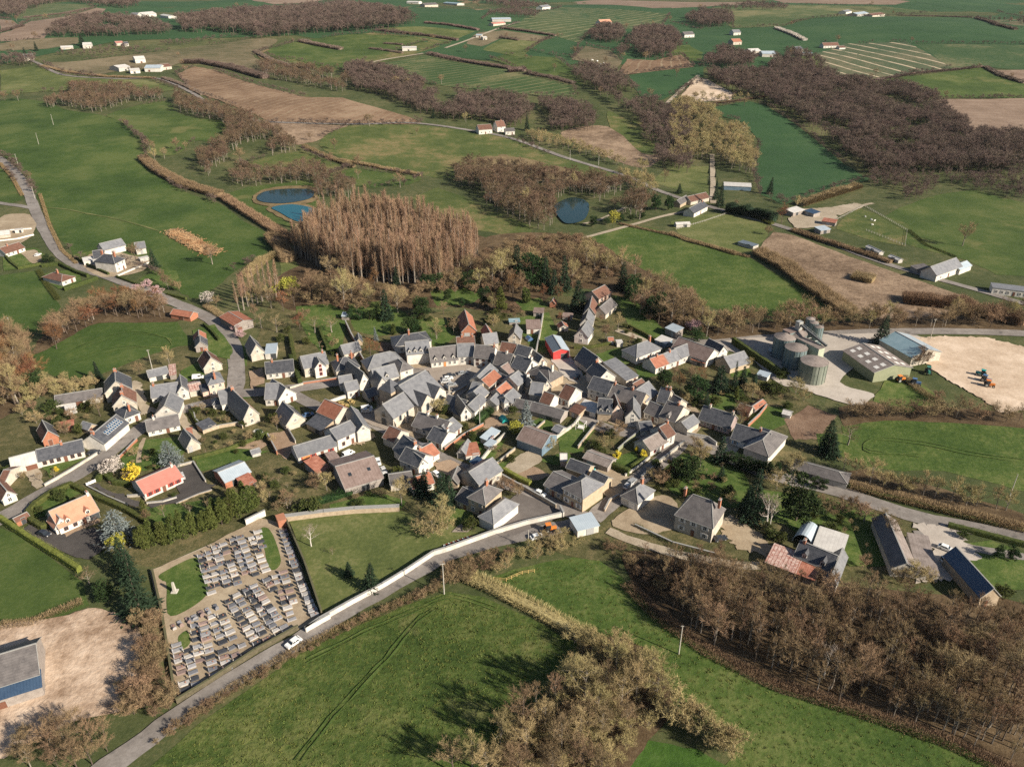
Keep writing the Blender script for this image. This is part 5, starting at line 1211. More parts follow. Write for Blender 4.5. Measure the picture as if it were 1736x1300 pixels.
def tuft_proto():
    for q in range(2):
        b = MB()
        for i in range(16):
            p = Vector((R.gauss(0,.22), R.gauss(0,.22), 0)); b.blade(p, p + Vector((R.gauss(0,.16), R.gauss(0,.16), R.uniform(.18,.42))), .16)
        o = put('grass', b.mesh('grass', TW['tuft']), None, G('q', 900+20*q, 800)); meta(o, 'pale tuft of rough grass in the near meadow', 'grass', kind='stuff')
        PROTO.setdefault('tuft', []).append(None); STAND.setdefault('tuft', []).append((o,))
def far_wood(crop, pts, sp, kind, h0, h1, label, name='wood', wide=1.0, cat='wood', z=0, qs=None):
    """a far-off wood that reads as one mass: one object that carries many trees"""
    if kind not in STAND:
        STAND[kind] = []
        for k in range(len(PROTO[kind])):
            tm, cm = PROTO[kind][k]; p = G('u', 300+60*k, 420+10*k) if kind != 'wood' else G('s', 1500+70*k, 900)
            o = empty(TN[kind][0], p, k*1.3, 9/PH[kind]); meta(o, TN[kind][2] + ' at the front of the far hillside wood', TN[kind][1], TN[kind][2] + 's of the far hillside wood')
            STAND[kind].append((put('trunk', tm, o), put('crown', cm, o)))
    qs = qs or [q for q in scatter(crop, pts, sp) if kind not in ('dusk','brn') or noise.noise(Vector((q.x*.022, q.y*.016, 5))) > -.30]; me = bpy.data.meshes.new(name); me.from_pydata([(q.x, q.y, tz(q.x, q.y)+z) for q in qs], [], [])
    n = len(PROTO[kind]); [me.attributes.new(*q_, 'POINT') for q_ in (('scl','FLOAT_VECTOR'),('rot','FLOAT_VECTOR'),('kd','INT'))]
    sv, rv, kv = [], [], []
    for q in qs:
        k = R.uniform(h0,h1)/PH[kind]*(1 + .35*noise.noise(Vector((q.x*.035, q.y*.035, 9)))); w_ = k*wide*R.uniform(.9,1.15); sv += [w_,w_,k]; rv += [0,0,R.random()*6.28]; kv.append(R.randrange(n))
    me.attributes['scl'].data.foreach_set('vector', sv); me.attributes['rot'].data.foreach_set('vector', rv); me.attributes['kd'].data.foreach_set('value', kv)
    o = put(name, me); meta(o, label, cat, kind='stuff'); md = o.modifiers.new('trees','NODES'); md.node_group = gn_group(kind); return o
def path3(crop, pts, st):
    P = [G(crop, x, y).to_2d() for x, y in pts]; out = []
    for a, b in zip(P, P[1:]):
        k = max(1, int((b-a).length/st))
        out += [a + (b-a)*i/k for i in range(k)]
    out.append(P[-1]); return out
def hedge(crop, pts, w, h, mat, label, dens=1.0, clipped=False, name='hedge', wig=.35, ll=None, group=None):
    """hedge or hedgerow: woody core with sprays of twigs or leaves standing out of it"""
    st = max(.8, h*.5); C = path3(crop, pts, st); b = MB(); n = len(C); ln = sum((C[i+1]-C[i]).length for i in range(n-1))
    far = C[0].y > 430; core = clipped or h > 2.2
    for i in range(n if core else 0):
        d = (C[min(i+1,n-1)] - C[max(i-1,0)]).normalized(); nn = Vector((-d.y, d.x)); nv = noise.noise(Vector((C[i].x*.12, C[i].y*.12, h))); hh = h*(1 if clipped else .52 + .3*nv); ww = w*(1 if clipped else .62 + .25*nv)
        c = C[i]; z = tz(c.x, c.y) - .1
        k0 = len(b.v)
        for s_, zz in ((-.5,0),(-.5,hh*.8),(-.36,hh),(.36,hh),(.5,hh*.8),(.5,0)):
            q = c + nn*ww*s_; b.v.append((q.x, q.y, z+zz*(1+R.uniform(-.04,.04))))
        if i:
            for j in range(5): b.f.append((k0-6+j, k0+j, k0+j+1, k0-5+j)); b.m.append(0)
        else: b.f.append(tuple(range(k0, k0+6))); b.m.append(0)
    if core: b.f.append(tuple(range(len(b.v)-6, len(b.v)))[::-1]); b.m.append(0)
    per = (16 if clipped else (44 if h > 2.2 else 80))*dens*max(1, w)*max(1,h)*.5/(1.6 if far else 1)
    ll = ll or (.3 if clipped else max(.7, h*.42)); lw = (.16 if clipped else .075)*(2.2 if far else 1)
    for i in range(n-1):
        for k in range(int(per*(C[i+1]-C[i]).length)):
            c = C[i].lerp(C[i+1], R.random()); d = (C[i+1]-C[i]).normalized(); nn = Vector((-d.y, d.x)); s_ = R.uniform(-.5,.5)
            zz = h*(R.uniform(.1,1.0)); q = c + nn*w*(.52*(1 if s_ > 0 else -1) if (clipped and zz < h*.85) else s_)
            p = Vector((q.x, q.y, tz(q.x,q.y) + (h if clipped and abs(s_) < .4 and R.random() < .5 else zz*.72*(.75+.5*noise.noise(Vector((q.x*.15, q.y*.15, 3)))))))
            dd = Vector((nn.x*s_*1.6, nn.y*s_*1.6, .55)) + pt_in(0)*(.6 if not clipped else 1)
            b.blade(p, p + dd.normalized()*ll*R.uniform(.5,1.1), lw*R.uniform(.7,1.3))
    o = put(name, b.mesh(name, TW[mat])); meta(o, label, 'hedge', group); return o
# ---------------------------------------------------------------- planting
PL = [(500,432),(540,402),(572,378),(620,372),(700,388),(775,404),(812,432),(798,468),(740,486),(660,482),(590,470),(540,455)]
grove('F', PL, 5.4, ['pop'], 14, 23, 'in the reddish plantation behind the village', 1.25)
grove('F', [(1125,1022),(1205,1088),(1300,1138),(1420,1188),(1560,1228),(1700,1292),(1745,1305),(1745,1085),(1640,1062),(1500,1040),(1350,1022),(1200,972)], 5.0, ['wood','wood','wood','wood','bare'], 8, 12, 'in the brown wood above the near meadow', 1.15)
T('s','standing out at the front of the brown wood',('bir',935,705,11),('wood',880,670,10),('wood',1210,760,11),('wood',1540,930,10),('wood',1350,840,10))
T('r','in the copse at the bottom of the picture',('tan',1000,585,13),('tan',1170,600,12),('bare',1090,560,11),('wood',870,590,10),('tan',1240,560,12),('tan',1300,500,11),('tan',1335,560,10),('tan',1150,430,9),('bare',720,690,12),
  ('tan',620,760,10),('bare',1080,740,9),('bare',900,790,10),('bare',1200,680,8),('tan',490,868,10),('bare',400,890,9),('shr',840,840,6),('bare',1000,868,8),('tan',560,905,9),('bare',700,905,9),('shr',800,720,6),('shr',940,660,6),('bare',1020,680,8),('wood',780,600,8),('shr',660,860,5),('bare',860,900,8),('bare',1080,900,7))
T('r','in the copse at the bottom of the picture',('tan',940,520,10,1.1),('tan',1060,640,10,1.1),('tan',820,700,9,1.1),('tan',980,760,9,1.1),('tan',740,800,9,1.1),('tan',1230,470,9,1.1))
T('r','in the hedge running down from the copse',('tsh',1430,640,7,1.2),('tsh',1460,665,6,1.2),('tsh',1525,710,6,1.2),('tsh',1590,755,6,1.2),('tsh',1655,790,6,1.2),('tsh',1490,685,6,1.2),('tsh',1560,735,6.5),('tsh',1625,775,6),('tsh',1690,805,6),('tsh',960,300,5),('tsh',1050,330,6))
grove('F', [(85,610),(110,580),(150,553),(190,540),(290,540),(285,520),(200,515),(130,535),(90,565)], 4.6, ['bare','rust','bare'], 8, 11, 'in the belt along the crescent field', 1.1)
grove('F', [(-15,580),(30,585),(55,620),(70,665),(30,690),(-15,690)], 5, ['rust','bare','bare'], 10, 14, 'in the clump left of the crescent field', 1.1)
T('a','behind the gardens at the west edge',('tan',185,495,15),('eve',330,340,8),('eve',230,300,7),('shr',500,350,4),('tsh',360,680,4.5,1.4),('tsh',220,600,4),('shr',420,420,4),('shr',640,350,4),('tsh',850,330,4),('bush',520,560,3.5,1.4),('bush',610,610,3),('tsh',560,680,3),('shr',330,560,4),('shr',640,790,5),('bush',780,780,3.5),('bush',850,740,3))
T('a','beside the tall row of the west end',('con',978,262,8.5,.75),('fru',910,262,4),('bare',985,610,8,1.2),('bush',850,560,4,1.3),('shr',700,640,4))
T('a','along the curved garden wall',('yel',560,1150,2),('fru',540,1215,3),('fru',400,1250,3.5),('bush',800,990,2.2,1.4),('wht',1115,1180,6,1.3),('yel',1310,1225,5),('bush',90,1180,3),('shr',190,1120,3),('shr',230,1230,3))
T('i','on the lawn of the red roofed bungalow',('ced',300,505,9),)
T('h','beside the orange roofed villa',('ced',1175,1140,11,.8),('ygr',1170,1200,4.6),('bush',600,735,3.2,1.3),('bush',720,760,2),('thu',1415,885,5.5),('bush',400,860,2),('shr',1440,930,3))
T('i','in the tall thuja screen above the cemetery',('thu',40,1330,9.5),('thu',130,1290,9),('thu',220,1280,10),('thu',320,1255,9),('thu',420,1225,10),('thu',520,1190,9.5),('thu',610,1165,9),('thu',700,1140,10),('thu',790,1090,9),('thu',870,1045,9.5),('thu',950,1005,9),('thu',1030,960,9),('thu',1100,925,9.5),('thu',900,930,8),('thu',1000,880,8),('thu',720,1050,8))
T('o','at the corner of the cemetery',('con',690,340,11,1.2),('con',740,500,12,1.2),('fru',470,340,5,1.3),('con',650,240,10),('eve',560,420,6))
T('i','on the grass below the black driveway',('fru',225,1015,4),('fru',665,955,4),('fru',480,985,3),('fru',440,940,3),('fru',850,820,3.5),('bush',320,818,1.4))
T('i','in the wild garden beside the blue workshop',('tsh',1180,760,3),('tsh',1190,880,4),('shr',1440,900,4),('fru',1460,930,5),('bush',1640,960,4,1.5),('shr',1330,960,3),('shr',1700,680,3.5))
T('i','between the old garden walls',('bare',1330,170,6,1.2),('bush',1290,90,3.5),('bush',700,30,2.6),('bush',1480,30,3),('shr',1050,290,4),('shr',840,110,3),('bush',1000,130,2.5),('bush',1420,590,2.6))
T('j','beside the evergreen hedge of the big barn',('tan',430,880,7,1.2),('shr',330,870,5),('fru',40,1050,5,1.3),('bush',1130,745,3.4,1.2),('bush',1010,780,2.8),('shr',500,720,4))
T('j','behind the school garden',('tan',1160,1020,9,1.1),('con',1560,1015,12,1.15),('con',1365,905,8.5,1.1),('con',1640,1000,11),('tan',1560,1210,9,1.3),('con',1300,900,7))
T('q','on the meadow beside the cemetery',('bir',160,255,8,1.2),('con',495,500,9.5,1.2),('con',375,420,5),('tsh',850,180,6,1.4),('fru',280,300,2.5),('tsh',930,160,6),('bush',1040,150,3))
T('k','in the pruned group of the school yard',('shr',870,880,4.5),('shr',960,905,4.5),('shr',1030,935,4.5))
T('k','in the gardens behind the long slate barn',('spr',1110,255,11,1.1),('tsh',1345,470,4.5,1.2),('ygr',1010,320,4.5),('bush',985,120,3),('bush',300,120,3.5),('tsh',240,110,5),('bush',560,1245,3,1.2))
T('l','on the lawns above the steep street',('eve',1390,785,9,.8),('eve',1545,800,10,.8),('rust',1350,745,6),('tan',1655,650,9),('shr',1250,770,4),('tsh',1180,760,3.5),('shr',1600,460,4),('bush',1225,880,2),('yel',845,560,2.6),('yel',1030,495,2.2),('yel',1105,545,2.6),('shr',860,330,5,1.3),('tsh',720,450,4),('bush',640,470,3),('bush',700,530,3))
T('m','in the mansion park',('con',990,1175,19,.85),('eve',1440,1170,16,.85),('tan',1400,850,13),('bir',1150,1245,13),('bir',1180,1240,11),('con',700,775,5.5),('con',690,600,10,.95),('rust',250,740,6),('bush',350,935,3),('bush',470,920,2.6),('tsh',800,1020,4.5),('eve',370,780,9,.7),('con',960,1050,9),('tsh',1250,860,6),('bush',1150,1280,3),('shr',130,820,4),('tan',500,640,9))
T('m','in the green bamboo screen behind the park',('eve',770,610,5),('eve',840,650,5),('eve',910,670,5.5),('eve',980,690,5.5),('eve',1050,715,5),('eve',1120,735,5.5),('eve',1190,755,5),('eve',1260,700,4),('eve',1620,840,4),('eve',1700,870,4))
T('n','between the farm buildings and the road',('con',490,60,9),('bare',850,590,8),('shr',560,420,5),('shr',680,440,5),('shr',620,400,5),('fru',700,470,5,1.2),('bush',495,545,3),('shr',690,770,4),('bush',110,580,3),('bush',160,600,3),('shr',790,500,5),('tsh',1000,840,5,1.2),('tsh',1100,870,5),('shr',930,880,5),('fru',560,590,3),('shr',460,420,5),('bush',1340,580,2.5),('eve',1560,720,5),('eve',1650,720,5),('bush',1600,950,3))
T('g','in the gardens below the silos',('con',540,955,13,1.05),('fru',665,905,8,1.3),('con',95,570,7),('con',30,540,8),('bush',230,600,5,1.3),('tsh',350,600,6,1.2),('bush',160,580,4),('shr',130,640,4),('tsh',400,640,5),('rust',30,790,7),('tan',640,1060,6),('bush',300,690,3))
T('g','beside the teal hangar',('con',858,302,14,1.0),('shr',1110,425,7,1.2),('shr',1060,420,5))
T('g','along the brown stream bank',('shr',690,740,6,1.3),('shr',760,745,6,1.3),('shr',830,750,6),('shr',900,735,6,1.3),('shr',980,735,6),('shr',1060,730,6),('shr',1150,740,6,1.3),('bare',1320,740,9),('bare',1380,745,8),('shr',1250,740,6,1.3),('shr',1450,760,6),('bare',1530,755,7),('shr',1620,770,6),('bare',1700,760,7),('shr',1200,650,5))
T('g','in the olive row along the east road',('tan',800,1140,8.5,1.2),('tsh',720,1080,5),('tsh',890,1160,5.5,1.2),('tsh',980,1180,5.5,1.2),('tan',1120,1210,8),('tan',1190,1225,7.5),('tan',1290,1245,8.5),('tsh',1380,1270,6),('tan',1440,1275,7.5),('tan',1560,1290,8),('tan',1620,1300,7),('tsh',1050,1190,5))
grove('F', [(1195,560),(1240,545),(1330,540),(1420,545),(1560,545),(1736,535),(1736,556),(1600,556),(1400,560),(1210,574)], 5.5, ['bare','tan','bare','shr'], 7, 10.5, 'in the belt above the silo road', 1.0)
T('x','in the row of slim poplars by the village pond',('pop',285,642,15),('pop',320,632,17),('pop',350,605,17),('pop',385,590,18),('pop',420,578,18),('pop',455,565,18),('pop',490,555,19),('pop',525,545,19),('pop',555,535,19),('pop',580,528,19),('tan',420,590,8),('tan',500,570,8),('tan',360,600,7))
T('x','around the old orchard',('ygr',640,515,8,1.3),('bare',450,600,10),('rust',610,640,10),('bare',690,600,10),('fru',450,765,7,1.2),('fru',560,795,8,1.2),('fru',840,800,8,1.2),('fru',965,795,7,1.2),('rust',730,775,8),('bare',400,700,7),('bare',520,620,9),('shr',760,700,5),('pink',270,790,4),('pink',300,840,4),('wht',60,590,6,1.3),('bare',120,620,6.5,1.3),('bush',590,860,3),('bush',640,800,3))
T('x','in the park below the plantation',('tan',1060,610,17),('tan',1120,570,15),('bare',900,570,14),('bare',820,540,13),('bare',1190,560,12),('con',1365,700,15,1.0),('con',1440,445,10,.8),('thu',1415,815,6.5),('spr',1290,855,6.5,.7),('eve',1555,805,8.5),('eve',1625,690,10,1.0),('tan',1450,650,13),('tan',1230,600,10),('eve',1100,700,5),('eve',1170,705,5),('eve',1240,700,5),('eve',1290,695,5.5),('bare',1000,520,12),('rust',1280,480,10),('bare',960,400,12),('bare',1060,420,12),('bare',1330,600,10),('bare',1150,660,7))
T('c','in the walled garden of the blue hipped house',('rust',1090,390,9,1.1),('rust',1150,360,6))
T('y','in the mixed trees behind the square',('eve',240,535,9),('eve',190,540,8),('eve',130,530,8),('tan',420,545,11),('eve',560,525,10),('tan',650,520,10),('tan',780,500,15),('tan',870,480,17),('eve',700,695,10),('thu',860,745,12,1.3),('tan',790,745,9),('thu',1100,655,9,1.5),('rust',980,605,12),('con',1010,410,18,.9),('eve',1160,505,17),('con',1290,545,18,.9),('con',1380,565,13,.9),('con',1490,535,18,.95),('con',1620,725,15,1.1),('tan',1560,480,14),('rust',1420,645,8),('rust',1280,640,8),('eve',80,775,9),('eve',15,960,7),('tan',230,1010,9),('bare',400,965,8),('eve',720,875,4),('tsh',790,885,5),('bare',950,560,13),('eve',340,640,6),('eve',480,700,5),('bare',300,770,6),('tan',930,400,14),('tan',1150,380,14),('bare',720,420,13),('bare',1060,600,12),('eve',1250,470,12),('bare',530,420,12),('shr',1000,740,4),('rust',1440,850,5))
T('z','at the wood edge above the lane',('tan',450,405,14),('tan',250,310,15),('bare',100,340,14),('tan',600,350,13),('con',610,525,15,.95),('tan',820,725,14),('eve',900,810,11),('bare',1080,865,16),('bare',1200,855,14),('tan',1430,985,11),('pink',1290,965,7),('eve',1320,1035,7),('tan',560,930,8),('bare',440,1015,7.5,1.2),('bare',730,430,13),('bare',1000,620,13),('bare',1130,700,13),('bare',1280,760,12),('eve',1000,760,10),('bare',1560,950,9),('bare',1640,960,9),('bare',1720,950,9),('tan',1380,860,11),('eve',720,560,10),('eve',680,640,9),('bare',880,560,12),('tan',330,360,13),('shr',1240,900,5),('rust',700,1050,4),('bare',780,760,12),('bare',960,860,11))
T('f','in the gardens below the silo fence',('eve',430,650,7),('rust',590,710,7,1.1),('rust',800,580,5,1.4),('rust',830,640,4.5),('con',985,720,11,1.1),('con',1120,710,13,.5),('thu',1145,785,6.5,.8),('con',1310,705,6,1.1),('eve',760,810,10),('con',850,885,7,.9),('bare',1190,1010,8,1.1),('tsh',1300,770,5),('con',960,640,8),('bush',1590,590,4,1.3),('tsh',660,840,4),('bare',700,620,6),('shr',540,560,4),('tsh',1270,480,4),('bush',930,850,4))
T('w','along the hill road',('con',1135,325,11,.9),('bare',1240,480,8),('bare',1000,275,9.5,1.2),('bare',1200,440,8),('pink',1090,480,5,1.3),('pink',1160,525,5,1.4),('pink',1010,500,4),('eve',345,285,5),('eve',390,290,4),('shr',1320,495,5),('shr',1270,480,5),('con',735,1150,8.5,.8),('fru',690,1150,4),('tan',1250,1060,9,1.0),('bare',1030,1120,6),('bare',650,700,6))
T('t','standing in the western meadows',('bare',755,750,9),('bare',865,735,9),('bare',910,735,7,1.2),('bare',1040,715,7),('tan',760,790,9),('shr',610,610,5),('bare',90,495,11),('bare',25,495,9),('con',405,225,16),('con',180,250,12),('con',125,280,12))
T('v','standing in the eastern meadow',('bare',1430,1205,14,1.2),('tan',615,1030,9),('con',485,950,12),('con',215,980,10,.7),('con',245,1010,16,.6),('rust',545,1095,12),('bare',320,1030,7),('con',40,950,6,.6),('shr',480,1150,5))
T('u','around the fishing pond',('wht',1250,935,6,1.3),('wht',1285,940,6,1.2),('wht',1325,945,6,1.3),('tan',940,1030,14),('con',940,640,16,.8),('con',1685,945,7),('eve',1570,1030,10),('eve',1630,1030,10),('ygr',1365,1090,7),('tan',1500,860,13),('tan',640,600,9),('con',480,580,10),('tan',1170,940,14,.6),('eve',1400,1090,5),('eve',1450,1085,5),('eve',1500,1070,5),('eve',1330,1100,5),('eve',1260,1110,7),('bare',400,660,6))
# far woods
far_wood('v', [(160,320),(250,260),(420,300),(600,320),(780,370),(870,410),(1000,430),(1150,440),(1300,500),(1420,600),(1480,680),(1733,680),(1800,700),(1800,840),(1640,860),(1300,850),(1100,860),(960,850),(860,770),(800,700),(700,640),(580,560),(450,490),(320,460),(200,410)], 6.5, 'dusk', 9, 13, 'large dark bare wood on the eastern slope', wide=1.25)
far_wood('u', [(1160,380),(1220,330),(1330,350),(1430,420),(1560,500),(1640,560),(1733,560),(1733,850),(1640,830),(1560,800),(1520,690),(1480,600),(1400,530),(1330,480),(1270,440)], 7, 'dusk', 8, 12, 'bare wooded valley side above the white blossom', wide=1.2)
far_wood('v', [(0,530),(60,500),(180,540),(270,640),(380,680),(420,800),(400,860),(320,840),(230,780),(200,720),(180,780),(0,810)], 6.5, 'tan', 8, 11, 'tan bare wood at the end of the straight track', wide=1.2)
far_wood('u', [(40,330),(120,340),(260,350),(430,410),(430,480),(620,470),(800,490),(1000,510),(1150,520),(1280,560),(1260,640),(1100,650),(960,640),(860,630),(700,590),(560,590),(420,560),(260,480),(100,440)], 6, 'dusk', 8, 12, 'bare wood along the hillside behind the country road', wide=1.2)
far_wood('u', [(930,660),(1050,680),(1200,720),(1400,800),(1440,830),(1330,800),(1130,740),(950,700)], 6, 'tan', 5, 8, 'tan thicket along the country road', wide=1.3)
far_wood('u', [(560,850),(640,815),(800,835),(960,870),(1100,890),(1260,900),(1480,940),(1560,1000),(1500,1080),(1380,1040),(1250,960),(1150,950),(1060,1010),(1080,1110),(1100,1180),(1000,1140),(800,1040),(640,960)], 6, 'brn', 8, 12, 'brown wood around the fishing ponds', wide=1.15)
far_wood('u', [(1380,870),(1540,900),(1600,960),(1480,960)], 6, 'tan', 7, 10, 'tan grove beside the valley house', wide=1.1)
far_wood('t', [(850,480),(930,510),(1050,530),(1180,570),(1260,600),(1360,660),(1440,720),(1470,740),(1300,770),(1160,820),(1000,850),(960,800),(1040,740),(1120,680),(1110,620),(1000,580),(880,550)], 6, 'brn', 8, 12, 'brown tree belt along the western stream', wide=1.15)
far_wood('t', [(1000,850),(1160,820),(1260,860),(1400,840),(1520,815),(1600,870),(1733,920),(1720,970),(1560,980),(1530,900),(1380,905),(1180,920),(1040,900)], 6, 'brn', 7, 11, 'brown tree belt above the twin ponds', wide=1.15)
far_wood('t', [(225,535),(280,460),(400,430),(520,440),(640,440),(740,470),(820,480),(760,500),(640,500),(500,550),(430,550),(330,520)], 6.5, 'brn', 7, 11, 'brown trees around the upper pond', wide=1.1)
far_wood('t', [(270,140),(420,100),(560,95),(720,120),(850,150),(820,170),(620,180),(380,185),(220,185)], 9, 'dusk', 9, 14, 'bare wood below the hilltop hamlet', wide=1.3)
far_wood('t', [(850,110),(1000,100),(1180,70),(1400,65),(1560,40),(1733,35),(1733,160),(1560,165),(1280,195),(1150,170),(900,160)], 10, 'dusk', 12, 17, 'long bare wood across the far valley', wide=1.3)
far_wood('u', [(0,60),(100,40),(250,60),(380,90),(420,110),(300,140),(190,150),(0,165)], 9, 'dusk', 11, 16, 'bare wood ending at the far pastures', wide=1.3)
far_wood('t', [(0,20),(200,0),(430,-5),(700,25),(620,45),(500,35),(300,10),(140,60),(80,90),(0,80)], 12, 'dusk', 11, 15, 'bare woods along the top edge', wide=1.3)
far_wood('u', [(1240,200),(1290,140),(1380,140),(1410,180),(1400,210),(1330,215)], 8, 'dusk', 10, 14, 'round bare copse below the orange roofed house', wide=1.3)
far_wood('u', [(1450,240),(1460,170),(1560,150),(1660,175),(1690,240),(1640,280),(1520,295)], 8, 'dusk', 11, 15, 'dark bare copse in the far dip', wide=1.3)
far_wood('u', [(1370,270),(1420,220),(1440,200),(1440,260),(1400,290)], 8, 'dusk', 7, 10, 'small bare thicket between the two copses', wide=1.3)
far_wood('v', [(70,110),(150,70),(290,85),(300,130),(160,145)], 9, 'dusk', 11, 15, 'dark bare copse on the far green slope', wide=1.3)
far_wood('v', [(240,40),(400,30),(570,40),(570,52),(400,52),(250,55)], 12, 'dusk', 8, 11, 'thin bare belt on the far ridge', wide=1.3)
far_wood('u', [(430,-2),(700,15),(850,0),(1050,40),(900,50),(760,25)], 14, 'dusk', 9, 13, 'dark belt of trees at the top edge', wide=1.3)
far_wood('u', [(730,70),(900,60),(1000,70),(980,95),(850,85)], 11, 'dusk', 7, 10, 'bare thicket beside the far blue barn', wide=1.3)
far_wood('t', [(1250,320),(1400,330),(1700,390),(1700,455),(1600,440),(1400,400),(1290,370)], 8, 'brn', 8, 12, 'bare wood on the brown field edge', wide=1.2)
far_wood('v', [(960,870),(1100,860),(1300,880),(1290,950),(1200,1000),(1090,1000),(1120,930),(980,920)], 6, 'dusk', 5, 8, 'dark thicket below the eastern wood', wide=1.2)
far_wood('v', [(1300,860),(1640,870),(1736,850),(1800,960),(1733,990),(1560,950),(1400,920)], 7, 'dusk', 5, 8, 'dark scrub along the foot of the eastern wood', wide=1.3)
far_wood('v', [(20,500),(160,470),(300,490),(470,470),(460,485),(140,520)], 9, 'tan', 5, 8, 'row of rounded trees beside the pale field', wide=1.2)
far_wood('v', [(560,270),(640,270),(700,275),(720,300),(800,390),(870,400),(860,420),(780,380),(640,310),(560,300)], 8, 'dusk', 8, 11, 'bare trees below the hill farm', wide=1.2)
far_wood('v', [(1440,90),(1733,110),(1733,118),(1500,100)], 14, 'dusk', 5, 7, 'thin hedge trees on the far plain', wide=1.2)
far_wood('t', [(0,300),(60,270),(150,260),(200,300),(120,330),(0,330)], 9, 'dusk', 7, 11, 'trees around the far left cottage', wide=1.2)
far_wood('t', [(200,270),(400,250),(640,235),(900,200),(1180,170),(1180,185),(900,220),(640,262),(400,280)], 9, 'dusk', 4, 6, 'thin tree belt below the hilltop wood', wide=1.3)
# undergrowth masses
far_wood('F', PL, 3.0, 'pop', 11, 21, 'remaining slim poplars filling the reddish plantation', name='poplar_mass', cat='poplars')
far_wood('F', PL, 5, 'wood', 6, 13, 'brown undergrowth of the reddish plantation', name='undergrowth', cat='undergrowth', wide=.9)
far_wood('F', [(700,500),(760,470),(820,440),(900,410),(980,405),(1040,440),(1060,470),(1000,480),(950,500),(880,500),(800,500)], 4.5, 'shr', 3.5, 6, 'low undergrowth of the mixed trees', name='undergrowth', cat='undergrowth', wide=1.0)
far_wood('F', [(520,520),(480,500),(560,460),(620,490),(720,500),(700,520),(600,530)], 5, 'shr', 3, 5.5, 'low undergrowth below the plantation', name='undergrowth', cat='undergrowth', wide=1.0)
far_wood('F', [(1110,1020),(1205,1095),(1300,1145),(1420,1195),(1560,1238),(1720,1305),(1745,1305),(1745,1060),(1640,1040),(1500,1015),(1350,1000),(1200,950),(1090,940)], 3.8, 'wood', 5, 10.5, 'remaining slender trees filling the brown near wood', name='wood', cat='wood', wide=1.0)
far_wood('F', [(1010,905),(1060,930),(1130,960),(1200,960),(1200,975),(1110,1010),(1060,960),(1015,925)], 2.6, 'shr', 1.8, 4, 'bramble thicket beside the farm track', name='undergrowth', cat='undergrowth', wide=1.1)
far_wood('F', [(830,1320),(880,1230),(950,1150),(990,1100),(1040,1090),(1100,1120),(1130,1190),(1090,1250),(1030,1320)], 3.0, 'tsh', 1.5, 4.5, 'tan undergrowth of the copse', name='undergrowth', cat='undergrowth', wide=1.1)
far_wood('F', [(820,965),(870,940),(900,915),(960,905),(1000,900),(1000,925),(940,940),(880,960),(840,975)], 2.8, 'tsh', 1.5, 3.5, 'scrubby bank of shrubs beside the lane', name='undergrowth', cat='undergrowth', wide=1.1)
far_wood('o', [(700,560),(820,520),(850,700),(900,950),(900,1020),(760,1060),(640,1020),(620,900),(740,780),(760,640)], 2.5, 'shr', 2.5, 5.5, 'brown thicket along the cemetery edge', name='undergrowth', cat='undergrowth', wide=1.1)
far_wood('o', [(-20,1240),(120,1150),(300,1120),(480,1090),(620,1080),(620,1180),(520,1320),(-20,1320)], 3.4, 'bare', 3.5, 7.5, 'bare thicket below the earth yard', name='undergrowth', cat='undergrowth', wide=1.1)
far_wood('a', [(0,60),(320,40),(400,180),(700,240),(950,260),(940,400),(700,420),(450,480),(200,520),(0,560)], 4.2, 'tsh', 1.5, 4, 'scrub behind the gardens of the west end', name='undergrowth', cat='undergrowth')
far_wood('z', [(650,470),(900,480),(1100,560),(1300,640),(1430,750),(1500,950),(1380,1000),(1250,1000),(1000,850),(860,860),(700,700)], 4, 'shr', 3, 6, 'dark undergrowth of the wood above the lane', name='undergrowth', cat='undergrowth')
# hedges: village
HG = hedge
HG('h',[(10,935),(300,1130),(600,1320)],1.4,2.0,'hedy','clipped light green hedge along the sports field',clipped=True)
HG('o',[(190,125),(420,275)],1.4,2.0,'hedy','lower end of the clipped light green hedge',clipped=True)
HG('h',[(700,605),(520,680),(350,800),(290,870),(310,950),(420,1020),(480,1000)],1.6,1.8,'hedg','curving clipped hedge around the orange roofed villa',clipped=True)
HG('h',[(690,600),(900,700),(1250,850),(1600,1060)],1.4,1.7,'hedg','long clipped hedge beside the black driveway',clipped=True)
HG('h',[(960,560),(1010,490),(1120,580),(1270,600)],1.4,1.7,'hedg','rounded hedge beside the white gate',clipped=True)
HG('b',[(250,885),(330,850)],2.2,1.8,'hedg','rounded clipped hedge in front of the white house',clipped=True)
HG('c',[(310,400),(350,520),(400,640)],1.6,2.4,'hedg','tall dark hedge beside the slate cottage',clipped=True)
HG('b',[(1575,190),(1600,330),(1640,520)],1.4,2.2,'hedg','tall dark hedge running back from the slate cottage',clipped=True)
HG('x',[(870,770),(900,850),(935,930)],1.0,1.8,'hedg','narrow garden hedge behind the cream villa',clipped=True)
HG('j',[(160,1085),(330,1010),(500,960),(650,910),(760,860),(880,820),(960,790)],2.6,3.0,'eve','thick evergreen hedge below the big beige barn')
HG('k',[(890,690),(1010,760),(1150,825)],1.5,1.7,'hedy','clipped hedge below the walled beds by the school',clipped=True)
HG('l',[(795,650),(960,720)],1.8,2.2,'hedg','dark hedge beside the gravel court',clipped=True)
HG('l',[(970,660),(1120,560)],.9,1.2,'hedg','low hedge on the lawn above the steep street',clipped=True)
HG('A3',[(520,860),(650,740),(800,620)],3.0,3.2,'eve','dark evergreen hedge below the white blue roofed house')
HG('f',[(1110,250),(1300,385),(1440,480),(1600,590)],1.6,3.2,'hedg','tall dark hedge along the silo yard',clipped=True)
HG('e',[(1190,320),(1330,390),(1440,450)],1.2,1.6,'hedg','clipped hedge along the long garden',clipped=True)
